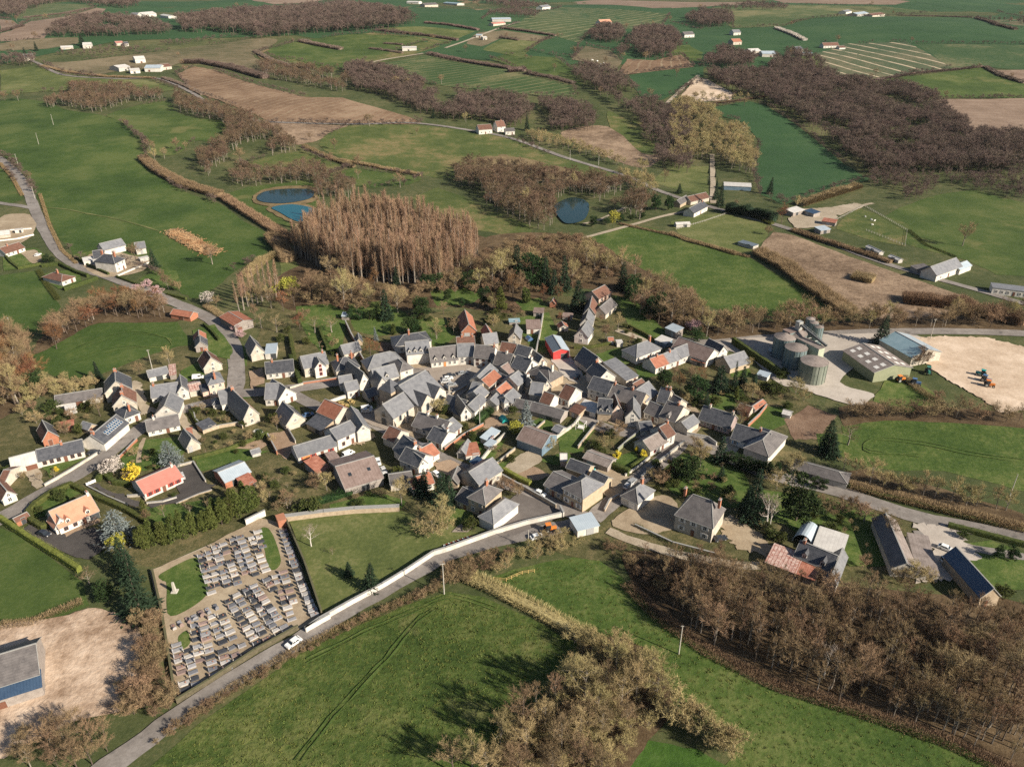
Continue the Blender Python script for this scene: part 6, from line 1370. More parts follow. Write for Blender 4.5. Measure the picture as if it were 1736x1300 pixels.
HG('e',[(650,525),(820,520),(1010,480)],1.0,1.2,'hedg','low hedge on the lawn of the long row',clipped=True)
HG('w',[(540,245),(690,215)],1.2,1.8,'hedg','clipped hedge behind the manor yard',clipped=True)
HG('w',[(310,315),(440,300),(560,360),(650,390)],1.6,1.8,'hedg','clipped hedge around the hipped bungalow',clipped=True)
HG('w',[(470,490),(590,450),(715,405)],1.6,1.8,'hedg','clipped hedge below the hipped bungalow',clipped=True)
HG('w',[(285,345),(340,440),(430,560)],2.2,1.8,'hedg','hedge down the field side of the hipped bungalow')
HG('w',[(15,205),(80,285),(140,330),(300,300)],1.2,1.4,'hedg','hedge around the dark brown roofed bungalow',clipped=True)
HG('w',[(560,250),(650,310),(800,375)],1.0,1.5,'hedg','roadside hedge of the manor',clipped=True)
HG('w',[(860,395),(1050,465)],1.0,1.4,'hedg','low hedge along the road below the manor',clipped=True)
HG('w',[(1230,520),(1370,555)],1.0,1.2,'hedg','low hedge beside the pink blossom',clipped=True)
HG('w',[(1500,745),(1560,800),(1610,860)],1.0,1.5,'hedg','hedge beside the weathered wooden barn',clipped=True)
HG('v',[(275,1040),(390,1060),(510,1090)],7,10,'con','tall dark conifer screen along the valley road',ll=1.2)
HG('n',[(600,245),(800,305),(1000,345),(1250,420),(1560,500)],1.4,1.0,'hedg','low clipped hedge along the east road',clipped=True)
HG('n',[(1240,505),(1400,545),(1733,630)],1.4,1.6,'hedg','dark hedge along the farm side of the road',clipped=True)
HG('f',[(640,930),(740,1000)],2.5,1.4,'hedg','rounded bushes beside the mauve cottage',clipped=True)
HG('i',[(500,465),(850,370),(1240,215)],.9,1.5,'hedg','narrow hedge between the kitchen gardens',clipped=True)
HG('i',[(480,0),(560,130),(620,200)],1.0,1.6,'hedg','hedge beside the dusty drive',clipped=True)
HG('s',[(180,95),(330,175),(480,215),(640,250)],1.2,1.2,'hedg','low hedge along the track below the mansion')
# hedgerows of the countryside
R1 = 'bare hedgerow '
for crop, pts, w, h, mat, lab in [
 ('t',[(700,780),(770,840),(900,910),(1080,965)],6,5,'bare','thick bare hedgerow at the lower side of the big meadow'),
 ('t',[(1090,970),(1200,1040),(1360,1140),(1430,1190)],5,4.5,'bare','bare hedgerow leading to the plantation'),
 ('t',[(1490,720),(1600,770),(1733,820)],4,3,'bare','bare hedgerow beside the twin ponds pasture'),
 ('u',[(0,790),(100,800),(330,845),(420,860)],4,3,'bare','bare hedgerow below the rough pasture'),
 ('u',[(200,150),(330,165),(470,180),(600,200)],6,4,'dusk','dark hedgerow across the far pastures'),
 ('u',[(440,115),(560,125),(700,150)],6,4,'dusk','dark hedgerow beside the far wood'),
 ('u',[(170,240),(250,250),(330,262)],5,3,'dusk','short dark hedgerow by the white metal barn'),
 ('u',[(240,215),(330,222)],5,3,'dusk','short far hedgerow behind the white metal barn'),
 ('u',[(460,265),(620,300),(770,325),(930,350)],6,4,'dusk','long dark hedgerow above the lined crop'),
 ('u',[(930,362),(1060,380),(1170,410)],6,3,'dusk','dark hedgerow at the end of the lined crop'),
 ('u',[(810,140),(950,158),(1080,178)],6,4,'dusk','brown hedgerow in the drilled crop'),
 ('u',[(810,185),(900,200)],6,3,'dusk','short brown hedgerow near the drilled crop'),
 ('u',[(850,355),(930,345)],8,5,'dusk','bushy clump at the hedgerow corner'),
 ('t',[(1250,255),(1330,300),(1430,330),(1520,335)],6,4,'dusk','dark hedgerow along the curved stubble track'),
 ('t',[(900,310),(1000,310),(1150,340),(1300,385)],10,6,'dusk','thick dark hedgerow above the brown field'),
 ('t',[(1470,205),(1560,225),(1670,245)],8,5,'dusk','bushy hedgerow in the dark green field'),
 ('t',[(200,325),(330,355),(520,378),(760,385)],4,2.5,'bare','hedgerow along the far left road'),
 ('t',[(800,385),(900,420),(990,465)],5,3,'dusk','hedgerow along the road beside the brown field'),
 ('t',[(120,90),(300,70),(430,45)],7,3,'dusk','far hedgerow between the strips'),
 ('t',[(0,160),(110,130)],8,4,'dusk','dark hedgerow at the far left strips'),
 ('v',[(840,412),(1000,395),(1200,360),(1370,345),(1540,328)],5,2.5,'dusk','hedgerow below the striped field'),
 ('v',[(1540,330),(1620,375),(1733,410)],6,3.5,'dusk','dark hedgerow at the corner of the plain'),
 ('v',[(1110,78),(1300,82),(1480,88)],6,2.5,'dusk','thin hedgerow on the eastern plain'),
 ('v',[(1500,90),(1600,125),(1690,148)],7,4,'dusk','dark hedgerow at the plain edge'),
 ('v',[(520,140),(600,170),(660,200)],7,4,'wht','white flowering hedgerow by the hill farm'),
 ('v',[(100,520),(300,500),(470,475)],3,2,'bare','low hedge below the pale field'),
 ('v',[(0,1145),(100,1185),(200,1210),(330,1250)],3,2,'bare','low hedge across the valley lawn'),
 ('v',[(340,1040),(500,1100)],4,2.5,'hedg','hedge along the valley road verge'),
 ('v',[(600,1130),(740,1180),(900,1230),(1080,1290)],4,3,'bare','bare hedge along the valley road'),
 ('v',[(640,1010),(760,970),(920,920)],6,5,'bare','bare hedgerow above the cluttered farmyard'),
 ('v',[(1170,1130),(1250,1200),(1400,1260)],2,1,'hedg','low grassy bank in the eastern meadow'),
 ('F',[(1285,430),(1330,455),(1390,500),(1440,535)],8,5,'bare','thick bare hedgerow between meadow and brush'),
 ('F',[(1445,470),(1480,478)],8,4,'bare','bare bushes in the middle of the brush field'),
 ('F',[(1530,510),(1620,520),(1736,550)],8,6,'bare','bare thicket at the end of the brush field'),
 ('F',[(1050,380),(1150,402),(1270,437)],2.5,1.5,'bare','thin hedge above the pale meadow'),
 ('F',[(460,405),(478,425),(490,445)],6,6,'bare','bushes at the corner of the big meadow'),
 ('F',[(420,470),(450,440),(500,430)],5,4,'tan','scrub between the meadow and the poplar row'),
 ('F',[(300,1235),(400,1165),(500,1105),(600,1058),(700,1015),(750,995)],2.6,1.3,'grass','brown grassy bank along the near side of the lane'),
 ('F',[(770,970),(830,995),(900,1030),(960,1065),(1000,1085)],4,2.8,'tan','overgrown hedge between the two near meadows'),
 ('F',[(1060,990),(1120,1050),(1200,1105),(1310,1160),(1450,1205),(1600,1255),(1720,1310)],3.5,1.6,'bare','bramble edge along the front of the brown wood'),
 ('F',[(0,1062),(60,1055),(140,1020)],2.5,1.6,'bare','bramble strip along the sports field'),
 ('F',[(1530,640),(1560,665),(1600,690)],2.5,2,'bare','hedge between the small lawn and the sand yard'),
 ('F',[(1440,825),(1520,845),(1620,870),(1736,898)],4,2.2,'bare','dark scrub under the olive row'),
 ('F',[(350,520),(380,540),(400,555)],3,2.5,'bare','scrub below the slim poplars'),
 ('F',[(68,330),(85,385),(105,425),(130,448)],1.6,1.4,'grass','dry grassy bank along the hill road'),
 ('t',[(0,800),(60,870),(110,960)],2,1.4,'grass','brown bank inside the hill road bend'),
 ('F',[(20,660),(60,650),(120,660)],5,3,'tan','scrub at the lower side of the crescent field'),
 ('F',[(75,650),(130,652),(160,650)],3,1.2,'bare','brown ditch growth below the crescent field'),
]: HG(crop, pts, w, h, mat, lab, name='hedgerow')

tuft_proto()
far_wood('F', [(250,1310),(330,1240),(500,1118),(600,1068),(700,1030),(760,1010),(820,1020),(900,1055),(960,1090),(1000,1108),(960,1150),(880,1260),(850,1310)], 1.5, 'tuft', .4, 1.0, 'pale tufts of grass over the rough near meadow', name='grass', cat='grass', wide=1.2)
far_wood('F', [(840,990),(870,972),(960,950),(1010,950),(1080,1012),(1120,1058),(1200,1110),(1300,1170),(1450,1212),(1600,1262),(1700,1310),(1270,1310),(1245,1268),(1135,1196),(1104,1115),(1040,1080),(990,1092),(900,1035)], 1.9, 'tuft', .4, .9, 'grass tufts over the green near meadow', name='grass', cat='grass', wide=1.2)
far_wood('F', [(255,1262),(330,1208),(420,1152),(500,1106),(600,1056),(700,1008),(740,985),(755,1000),(700,1022),(600,1066),(500,1118),(420,1166),(330,1225),(280,1262)], 1.7, 'shr', .9, 2.0, 'brown brambles on the bank of the lane', name='undergrowth', cat='undergrowth', wide=1.2)
far_wood('F', [(740,975),(800,955),(860,935),(880,950),(820,975),(790,990),(755,1000)], 2.2, 'shr', 1.8, 3.8, 'brown shrubs at the bend of the lane', name='undergrowth', cat='undergrowth')

hq = []
for P in FARPOLY:
    for p, q in zip(P, P[1:]+P[:1]):
        ln = (q-p).length
        if ln < 18 or R.random() < .45: continue
        nn = Vector((-(q-p).y, (q-p).x)).normalized()
        for i in range(int(ln/4.2)):
            if noise.noise(Vector((p.x*.02, i*.12, 1))) > -.28: hq.append(p.lerp(q, (i+R.random())/max(1, int(ln/4.2))) + nn*R.uniform(-1.6,1.6))
far_wood('F', [], 1, 'dusk', 2.2, 5, 'thin dark hedges dividing the far fields', name='far_hedges', cat='hedges', wide=1.6, qs=hq[:6000])
iq = []
for P in FARPOLY:
    for k in range(2):
        p = P[R.randrange(len(P))]; iq.append(p + Vector((R.uniform(-25,25), R.uniform(-12,12))))
far_wood('F', [], 1, 'bare', 6, 11, 'lone trees scattered over the far fields', name='far_trees', cat='trees', wide=1.2, qs=iq)

for crop, pts, wh in [
 ('b',[(640,870),(880,850),(1000,950),(1020,1050),(720,1100),(660,1000)],'in the kitchen garden beside the brick wall'),
 ('i',[(600,290),(850,200),(1200,190),(1300,300),(900,420),(620,420)],'on the long vegetable plots of the west end'),
 ('i',[(1180,600),(1500,600),(1660,780),(1400,930),(1200,880)],'in the overgrown plot beside the blue workshop'),
 ('a',[(300,760),(430,640),(900,620),(880,820),(620,830),(480,900)],'in the gardens behind the solar panel house'),
 ('c',[(420,120),(760,100),(840,300),(700,380),(430,300)],'in the back gardens of the cream villa'),
 ('y',[(60,800),(430,800),(430,990),(200,1050),(60,980)],'on the lawns behind the square'),
 ('y',[(660,780),(1100,720),(1100,830),(900,900),(700,880)],'in the gardens behind the shop'),
 ('A3',[(300,900),(800,960),(1000,1150),(700,1250),(300,1150)],'in the wild garden behind the green shutters'),
 ('k',[(780,520),(960,400),(1060,560),(860,640)],'in the strip garden above the school'),
 ('l',[(550,300),(760,220),(900,330),(800,500),(600,480)],'in the plot behind the pergola lawn'),
 ('l',[(1120,720),(1500,480),(1733,560),(1733,800),(1250,860)],'along the lawns above the steep street'),
 ('f',[(400,560),(900,480),(1300,640),(1250,860),(700,900),(450,720)],'between the gardens below the terrace'),
 ('f',[(1250,700),(1600,640),(1733,760),(1600,880),(1300,860)],'around the vegetable plots below the silos'),
 ('e',[(900,180),(1150,300),(1450,560),(1150,560),(1000,480),(880,400)],'in the gardens below the wood edge'),
 ('n',[(330,300),(780,430),(860,640),(640,760),(560,560),(360,480)],'in the orchard beside the arched hangar'),
 ('j',[(560,1000),(1000,880),(1100,1050),(560,1090)],'on the lawn above the thick stone wall'),
 ('h',[(1000,380),(1500,250),(1733,400),(1400,640),(1050,600)],'on the lawn of the pinkish roofed bungalow'),
 ('m',[(120,700),(700,640),(950,880),(860,960),(300,900)],'on the mansion lawn'),
]: garden(crop, pts, 4.2, wh)

T('v','lining the straight track to the valley road',('con',188,850,7,.5),('con',190,905,8,.5),('con',222,870,7,.5),('con',226,925,9,.5),('con',190,800,6,.5),('con',220,815,6,.5),('con',228,970,12,.5))
# ---------------------------------------------------------------- church
def church():
    A, B = G('d', 160, 1085), G('d', 372, 950); u = (B-A).to_2d(); Ln = u.length; u.normalize(); n = Vector((-u.y, u.x)); ang = math.atan2(u.y, u.x)
    o = empty('church', (A.x, A.y, 0), ang, (1,1,.84)); meta(o, 'old stone church with large slate roofs and arched west door', 'church')
    W = 8.5
    b = MB(); b.prism([(0,-.3),(W,-.3),(W,5.2),(W/2,9.6),(0,5.2)], 0, Ln, 'x'); put('wall', b.mesh('wall', WM['cream']), o)
    b = MB(); b.prism([(-.4,4.85),(W/2,9.66),(W+.4,4.85),(W+.4,5.05),(W/2,9.9),(-.4,5.05)], -.15, Ln+.1, 'x'); r = put('roof', b.mesh('roof', RM['slate2']), o)
    b = MB(); b.bar((-.2,W/2,9.98),(Ln,W/2,9.98),.35,.2); put('ridge', b.mesh('ridge', PM['lead']), r)
    # the broad choir with twin gables towards the lane
    X0, X1, Wd = Ln-.3, Ln+13.5, 15
    y0 = -1.5
    b = MB(); b.prism([(y0,-.3),(Wd,-.3),(Wd,6),(6.5,11.6),(y0,6)], X0, X1, 'x'); put('wall', b.mesh('wall', WM['cream']), o)
    b = MB(); b.prism([(y0-.4,5.6),(6.5,11.68),(Wd+.4,5.6),(Wd+.4,5.8),(6.5,11.95),(y0-.4,5.8)], X0-.25, X1+.25, 'x'); r = put('roof', b.mesh('roof', RM['slate2']), o)
    b = MB(); b.bar((X0-.2,6.5,12.0),(X1+.2,6.5,12.0),.35,.2); put('ridge', b.mesh('ridge', PM['lead']), r)
    for x in (X0+3.4, X0+10.2):
        b = MB(); b.prism([(x-3.2,-.3),(x+3.2,-.3),(x+3.2,5.6),(x,9.2),(x-3.2,5.6)], y0-1.6, 4, 'y'); put('gable', b.mesh('gable', WM['cream']), o)
        b = MB(); b.prism([(x-3.5,5.3),(x,9.26),(x+3.5,5.3),(x+3.5,5.5),(x,9.5),(x-3.5,5.5)], y0-1.8, 5, 'y'); put('gable_roof', b.mesh('gable_roof', RM['slate']), o)
        b = MB(); arch(b, x, y0-1.68, 2.0, .7, 3.4); put('window', b.mesh('window', [PM['lead'], GL]), o)
    # lean-to tower block and stair roof on the far side
    b = MB(); b.box(Ln-3, Ln+2.6, W-.5, W+5, -.3, 9.2); put('tower', b.mesh('tower', WM['stone']), o)
    b = MB(); b.poly([(Ln-3.3,W-.8,9.2),(Ln+2.9,W-.8,9.2),(Ln-.2,W+2.2,13.5)]); b.poly([(Ln+2.9,W-.8,9.2),(Ln+2.9,W+5.3,9.2),(Ln-.2,W+2.2,13.5)]); b.poly([(Ln+2.9,W+5.3,9.2),(Ln-3.3,W+5.3,9.2),(Ln-.2,W+2.2,13.5)]); b.poly([(Ln-3.3,W+5.3,9.2),(Ln-3.3,W-.8,9.2),(Ln-.2,W+2.2,13.5)])
    put('tower_roof', b.mesh('tower_roof', RM['slate']), o)
    b = MB(); arch(b, W/2, 0, .05, 1.1, 3.4); d = put('door', b.mesh('door', [PM['lead'], PM['dark']]), o, (-.06, 0, 0), -1.5708); d.location = (-.05, W, 0)
    b = MB(); arch(b, W/2, 0, 4.2, .8, 2.0); d = put('window', b.mesh('window', [PM['lead'], GL]), o, (-.05, W, 0), -1.5708)
    for x in (3.5, Ln-4): 
        b = MB(); arch(b, x, -.06, 2.2, .5, 2.4); put('window', b.mesh('window', [PM['lead'], GL]), o)
    for x in (.4, Ln*.5): 
        b = MB(); b.prism([(0,-.3),(-1.0,-.3),(-.8,2.5),(0,4)], x, x+.7, 'x'); put('buttress', b.mesh('buttress', WM['cream']), o)
    b = MB(); b.bar((0,W/2,9.9),(0,W/2,11.2),.12); b.bar((0,W/2-.4,10.8),(0,W/2+.4,10.8),.12); put('cross', b.mesh('cross', PM['conc']), r)
def arch(b, x, y, z, hw, h):
    def ring(k, w2, hh): return [(x-w2,y-k,z),(x+w2,y-k,z)] + [(x+w2*math.cos(math.pi*i/8), y-k, z+hh-w2+w2*1.1*math.sin(math.pi*i/8)) for i in range(9)]
    b.poly(ring(.02, hw+.18, h+.2), 0); b.poly(ring(.05, hw, h), 1)
church()
# ---------------------------------------------------------------- silos
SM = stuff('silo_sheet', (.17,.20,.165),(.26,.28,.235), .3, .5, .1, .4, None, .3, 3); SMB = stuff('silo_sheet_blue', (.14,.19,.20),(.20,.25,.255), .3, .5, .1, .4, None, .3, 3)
def silo(crop, x, y, rad_, h, cone, label, mat=SM, n=28, seams=True):
    h *= .76; rad_ *= .92; cone *= .7
    p = G(crop, x, y); o = empty('grain_silo', (p.x, p.y, 0), .3); meta(o, label, 'silo')
    b = MB(); rr = []
    for i in range(n):
        a = 6.2832*i/n; k = rad_*(1 if i % 2 else .985); rr.append((math.cos(a)*k, math.sin(a)*k))
    for i in range(n): j = (i+1) % n; b.poly([(*rr[i],-.2),(*rr[j],-.2),(*rr[j],h),(*rr[i],h)])
    put('shell', b.mesh('shell', mat), o)
    b = MB(); k = .3
    for i in range(n):
        j = (i+1) % n; f = lambda q, s, z: (q[0]*s, q[1]*s, z)
        b.poly([f(rr[i],1.03,h-.05),f(rr[j],1.03,h-.05),f(rr[j],.12,h+cone),f(rr[i],.12,h+cone)]); 
    b.disc((0,0,h+cone), rad_*.12, n); ro = put('roof', b.mesh('roof', RM['fibro'] if cone < 1.5 else SM), o)
    if seams:
        for i in range(0, n, 2):
            b = MB(); b.box(-.06,.06,-.05,.05,0,h-.1); a = 6.2832*i/n; put('rib', SEAM, o, (math.cos(a)*rad_*1.0, math.sin(a)*rad_*1.0, 0), a, (1,1,h-.1))
        for zz in range(1, int(h/2.2)):
            b = MB(); pts = [(math.cos(6.2832*i/n)*rad_*1.004, math.sin(6.2832*i/n)*rad_*1.004, zz*2.2) for i in range(n+1)]
            for q in range(n): b.bar(pts[q], pts[q+1], .05, .12)
            put('hoop', b.mesh('hoop', mat), o)
    b = MB(); b.bar((rad_+.15,0,0),(rad_+.15,0,h+.4),.08); b.bar((rad_+.15,.5,0),(rad_+.15,.5,h+.4),.08)
    for i in range(int(h/.8)): b.bar((rad_+.15,0,.4+i*.8),(rad_+.15,.5,.4+i*.8),.05)
    put('ladder', b.mesh('ladder', PM['steel']), o)
    return o
_b = MB(); _b.box(-.07,.07,-.06,.06,0,1); SEAM = _b.mesh('rib', SM)
silo('A7',905,985,5.4,10.5,1.2,'large pale green round silo nearest the gardens')
silo('A7',640,790,4.6,11,1.2,'blue grey round silo in the middle of the silo group',SMB)
silo('A7',480,640,4.6,11.5,2.0,'blue grey round silo at the rear of the silo group with cone roof',SMB)
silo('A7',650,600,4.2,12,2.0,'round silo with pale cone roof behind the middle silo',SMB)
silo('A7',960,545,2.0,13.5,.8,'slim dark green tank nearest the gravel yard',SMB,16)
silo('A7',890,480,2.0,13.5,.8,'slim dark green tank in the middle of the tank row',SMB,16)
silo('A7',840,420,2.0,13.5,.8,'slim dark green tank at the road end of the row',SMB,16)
def elevator():
    p = G('A7',800,720); o = empty('grain_elevator', (p.x, p.y, 0), math.radians(118), (.8,1,.68)); meta(o, 'green grain elevator block with sloping conveyor between the silos', 'elevator')
    b = MB(); b.box(-9,6,-1.6,1.6,-.2,13.0); put('wall', b.mesh('wall', stuff('elevator_sheet',(.33,.36,.27),(.42,.44,.34),.4,.6,.05,.3,(0,.6,.25))), o)
    b = MB(); b.box(-9.2,6.2,-1.8,1.8,13.0,13.25); r = put('roof', b.mesh('roof', RM['fibro']), o)
    b = MB(); b.box(8,13,-3,3,-.2,15); put('tower', b.mesh('tower', SMB), o); b = MB(); b.box(7.8,13.2,-3.2,3.2,15,15.3); put('tower_roof', b.mesh('tower_roof', RM['fibrob']), o)
    b = MB(); b.bar((-9,-2.2,13.8),(9,-2.2,19),.9,.9); put('conveyor', b.mesh('conveyor', PM['dark']), o)
    b = MB()
    for k in range(6): b.bar((-9+k*3.4,-2.7,13.8+k*1.0),(-9+k*3.4,-2.7,15.0+k*1.0),.1)
    b.bar((-9,-2.7,14.9),(9,-2.7,20.1),.1); b.bar((-9,-1.7,14.9),(9,-1.7,20.1),.1); put('handrail', b.mesh('handrail', PM['steel']), o)
    b = MB(); b.box(8,10.5,-3.3,-1.2,15.3,20.5); put('head_house', b.mesh('head_house', PM['steel']), o)
    for x in (-6,-2,2): 
        b = MB(); b.tube([(x,-1.9,13.4),(x+1,-4.5,12.2)], [.25,.25], 6); put('spout', b.mesh('spout', PM['steel']), o)
elevator()
# ---------------------------------------------------------------- walls and fences
def wallrun(crop, pts, h, w, mat, label, name='garden_wall', cat='wall', cope='lead', z=0):
    P = [G(crop, x, y) for x, y in pts]; o = empty(name, (P[0].x, P[0].y, P[0].z)); meta(o, label, cat); b = MB(); c = MB(); org = P[0]
    for a, q in zip(P, P[1:]):
        a, q = a-org, q-org; d = (q-a).normalized(); 
        b.bar(a + Vector((0,0,h/2-.1)), q + Vector((0,0,h/2-.1)), w, h+.2); c.bar(a - d*.05 + Vector((0,0,h+.06)), q + d*.05 + Vector((0,0,h+.06)), w+.12, .12)
    put('wall', b.mesh('wall', WM[mat]), o); put('coping', c.mesh('coping', PM[cope]), o); return o
def fence(crop, pts, h, label, mat='conc', sp=2.0, panel=None):
    P = [G(crop, x, y) for x, y in pts]; o = empty('fence', (P[0].x, P[0].y, P[0].z)); meta(o, label, 'fence'); org = P[0]
    pm = MB(); pm.box(-.07,.07,-.07,.07,0,h); me = pm.mesh('post', PM[mat])
    for a, q in zip(P, P[1:]):
        a, q = a-org, q-org; k = max(1, int((q-a).length/sp)); ang = math.atan2((q-a).y, (q-a).x)
        for i in range(k+1): put('post', me, o, a.lerp(q, i/k), ang)
        for f in ((.45, .9) if not panel else ()):
            b = MB(); b.bar(a+Vector((0,0,h*f)), q+Vector((0,0,h*f)), .05, .08); put('rail', b.mesh('rail', PM[mat]), o)
        if panel:
            for i in range(k):
                b = MB(); b.bar(a.lerp(q,(i+.06)/k)+Vector((0,0,h*.5)), a.lerp(q,(i+.94)/k)+Vector((0,0,h*.5)), .06, h*.8); put('panel', b.mesh('panel', PM[panel]), o)
WR = wallrun
WR('q',[(130,740),(205,685),(400,575),(560,490),(700,405),(850,305),(920,285),(1180,190),(1380,130),(1580,85)],1.6,.45,'white','long white rendered wall along the lane below school and meadow')
WR('p',[(1005,765),(1156,680)],1.6,.45,'white','short white wall at the lower cemetery corner')
WR('p',[(890,100),(1000,350),(1105,660)],1.8,.35,'moss','dark wall with painted shade between the cemetery and the meadow',cope='moss')
WR('p',[(215,1200),(420,1075),(700,890),(960,745)],1.3,.4,'moss','dark wall with painted shade along the bottom of the cemetery',cope='moss')  # shade put into wall and coping colour, so no bright top line
WR('p',[(70,395),(130,660),(215,1195)],1.0,.4,'moss','low wall along the thicket side of the cemetery',cope='moss')
WR('p',[(640,110),(760,50)],2,.4,'white','white wall beside the cemetery gate')
WR('p',[(835,110),(885,95)],2.4,3.2,'brick','small red roofed shelter at the cemetery gate',cope='terracotta')
WR('j',[(20,1170),(400,1120),(700,1090),(1140,1070)],1.7,1.4,'stone','thick pink stone wall along the top of the meadow')
WR('a',[(440,1300),(700,1150),(960,985)],1.0,.35,'cream','curved cream wall of the long low white house')
WR('a',[(1175,1025),(1345,850)],1.0,.3,'brick','brick wall along the main street lawn')
WR('b',[(615,870),(650,1010),(690,1050)],1.4,.3,'brick','old brick wall around the kitchen garden')
WR('b',[(720,1130),(880,1075),(1060,1045),(1110,1080)],1.3,.3,'stone','rambling stone wall below the kitchen garden')
WR('c',[(845,60),(900,180),(945,260)],2.0,.4,'brick','long brick garden wall running up from the street')
WR('c',[(985,370),(1050,480)],1.8,.35,'brick','brick wall of the copper tree garden')
WR('c',[(430,645),(600,620),(770,595)],.9,.3,'brick','low brick wall in front of the cream villa')
WR('b',[(1570,690),(1700,650)],.9,.3,'cream','low cream wall of the hedged cottage garden')
WR('c',[(640,850),(800,790),(960,750)],1.3,.3,'white','white wall behind the little green')
WR('e',[(350,215),(320,400),(280,590)],1.9,.4,'cream','long cream wall beside the lawn of the red barn')
WR('l',[(1500,420),(1250,620),(1080,770)],1.4,.4,'cream','stone wall along the steep street')
WR('l',[(920,740),(1060,650),(1165,560)],.9,.3,'cream','low wall on the upper side of the steep street')
WR('k',[(855,745),(1100,880),(1400,1050)],1.5,.35,'stone','stone wall around the school yard')
WR('k',[(1440,1070),(1475,1140)],1.9,.4,'white','white wall end at the crossing')
WR('k',[(790,650),(900,560),(1000,480)],1.0,.25,'stone','low stone wall of the strip garden')
WR('k',[(655,620),(800,440),(900,350)],1.6,.3,'cream','cream wall between garage garden and strip garden')
WR('k',[(310,480),(500,340),(690,240)],1.0,.3,'brick','brick wall along the lawn of the green shutters')
WR('k',[(1200,290),(1290,210)],.9,.3,'stone','low wall on the lawn near the slate barn')
WR('l',[(250,370),(420,250),(510,130)],1.3,.3,'cream','cream wall beside the lawn with the white pergola')
WR('l',[(460,470),(560,340),(660,220)],1.3,.3,'stone','stone wall on the far side of the pergola lawn')
WR('l',[(850,500),(960,400),(1065,320)],1.5,.25,'green','green garden screen behind the white cottage')
WR('l',[(620,960),(700,880),(780,830)],1.6,.35,'cream','cream wall in front of the town hall shelter')
WR('l',[(720,1090),(770,990),(860,940)],1.2,.35,'stone','stone gate wall at the crossing')
WR('m',[(370,340),(580,380),(660,440)],1.4,.3,'white','white wall around the yellow court')
WR('f',[(1255,1070),(1370,960),(1440,870)],1.4,.3,'brick','brick wall of the vegetable garden')
WR('i',[(350,530),(510,490),(630,680)],.8,.3,'cream','low cream wall around the black yard')
WR('h',[(860,610),(1060,710),(1250,790)],.5,.25,'white','low white kerb of the black driveway')
WR('h',[(1250,710),(1400,700),(1430,745)],.8,.3,'cream','cream terrace wall of the red roofed bungalow')
WR('h',[(1440,775),(1600,760),(1733,720)],.6,.3,'white','curved white kerb below the red roofed bungalow')
WR('w',[(860,390),(1010,325),(1095,290)],1.0,.3,'white','white wall along the manor gravel')
WR('i',[(340,895),(560,800),(690,760)],.4,.25,'stone','low kerb below the black yard')
WR('A1',[(1480,870),(1740,720)],1.0,.3,'stone','low stone wall between the square and the church',z=0)
WR('i',[(1240,240),(1330,410)],1.6,.3,'brick','brown wall beside the dry soil plot')
WR('i',[(1440,180),(1510,300)],1.3,.25,'cream','cream wall between dry soil plots')
WR('s',[(180,100),(330,170),(500,215)],.8,.3,'stone','old stone wall along the mansion track')
fence('w',[(0,60),(90,50),(235,40)],1.1,'upper striped concrete fence of the hill garden','conc',1.2,'white'); fence('w',[(0,130),(130,115),(250,85)],1.1,'lower striped concrete fence of the hill garden','conc',1.2,'white')
fence('v',[(30,1125),(170,1085),(300,1040)],1,'post fence along the valley lawn'); fence('v',[(790,1090),(950,1010),(1160,1130),(1150,1205),(960,1130)],1.1,'paddock fence below the farmyard')
fence('q',[(1190,445),(1260,450),(1350,410),(1420,400)],1.1,'wooden fence around the shrubby bank','yellow',1.5)
fence('h',[(850,600),(940,560)],1.2,'white gate panel at the black driveway','white',.9,'white')
# ---------------------------------------------------------------- poles
def pole(crop, x, y, h, label, arm=1.2, lean=0):
    p = G(crop, x, y); o = empty('utility_pole', (p.x, p.y, p.z), R.uniform(-.3,.3)); meta(o, label, 'pole')
    b = MB(); b.tube([(0,0,-.4),(lean,0,h)], [.16,.09], 8); put('post', b.mesh('post', PM['conc']), o)
    if arm:
        b = MB(); b.bar((lean-arm/2,0,h-.25),(lean+arm/2,0,h-.25),.1,.12); put('crossarm', b.mesh('crossarm', PM['conc']), o)
        for s_ in (-1,0,1): 
            b = MB(); b.tube([(lean+s_*arm*.45,0,h-.2),(lean+s_*arm*.45,0,h+.08)],[.05,.06],6); put('insulator', b.mesh('insulator', PM['dark']), o)
    return o
pole('s',355,610,9,'lone concrete pole in the green near meadow',.7); pole('q',910,522,10,'concrete pole at the top corner of the rough near meadow',1.4)
pole('b',222,500,8.5,'concrete pole at the lower edge of the crescent field'); pole('w',100,822,8.5,'concrete pole beside the western tree clump')
pole('t',262,612,9,'pole high in the big meadow'); pole('t',190,708,9,'pole in the middle of the big meadow'); pole('t',88,808,8,'pole beside the hill road'); pole('t',172,975,8,'pole at the road fork')
pole('k',655,235,8,'white pole beside the walled beds',0); pole('g',1165,265,9,'pole beside the teal hangar'); pole('q',1385,260,6,'pole beside the parked orange tractor',0); pole('n',1640,310,8,'pole on the bank above the east road',0)
pole('u',1150,785,8,'pole along the country road bend',0); pole('u',1290,808,8,'next pole along the country road',0)
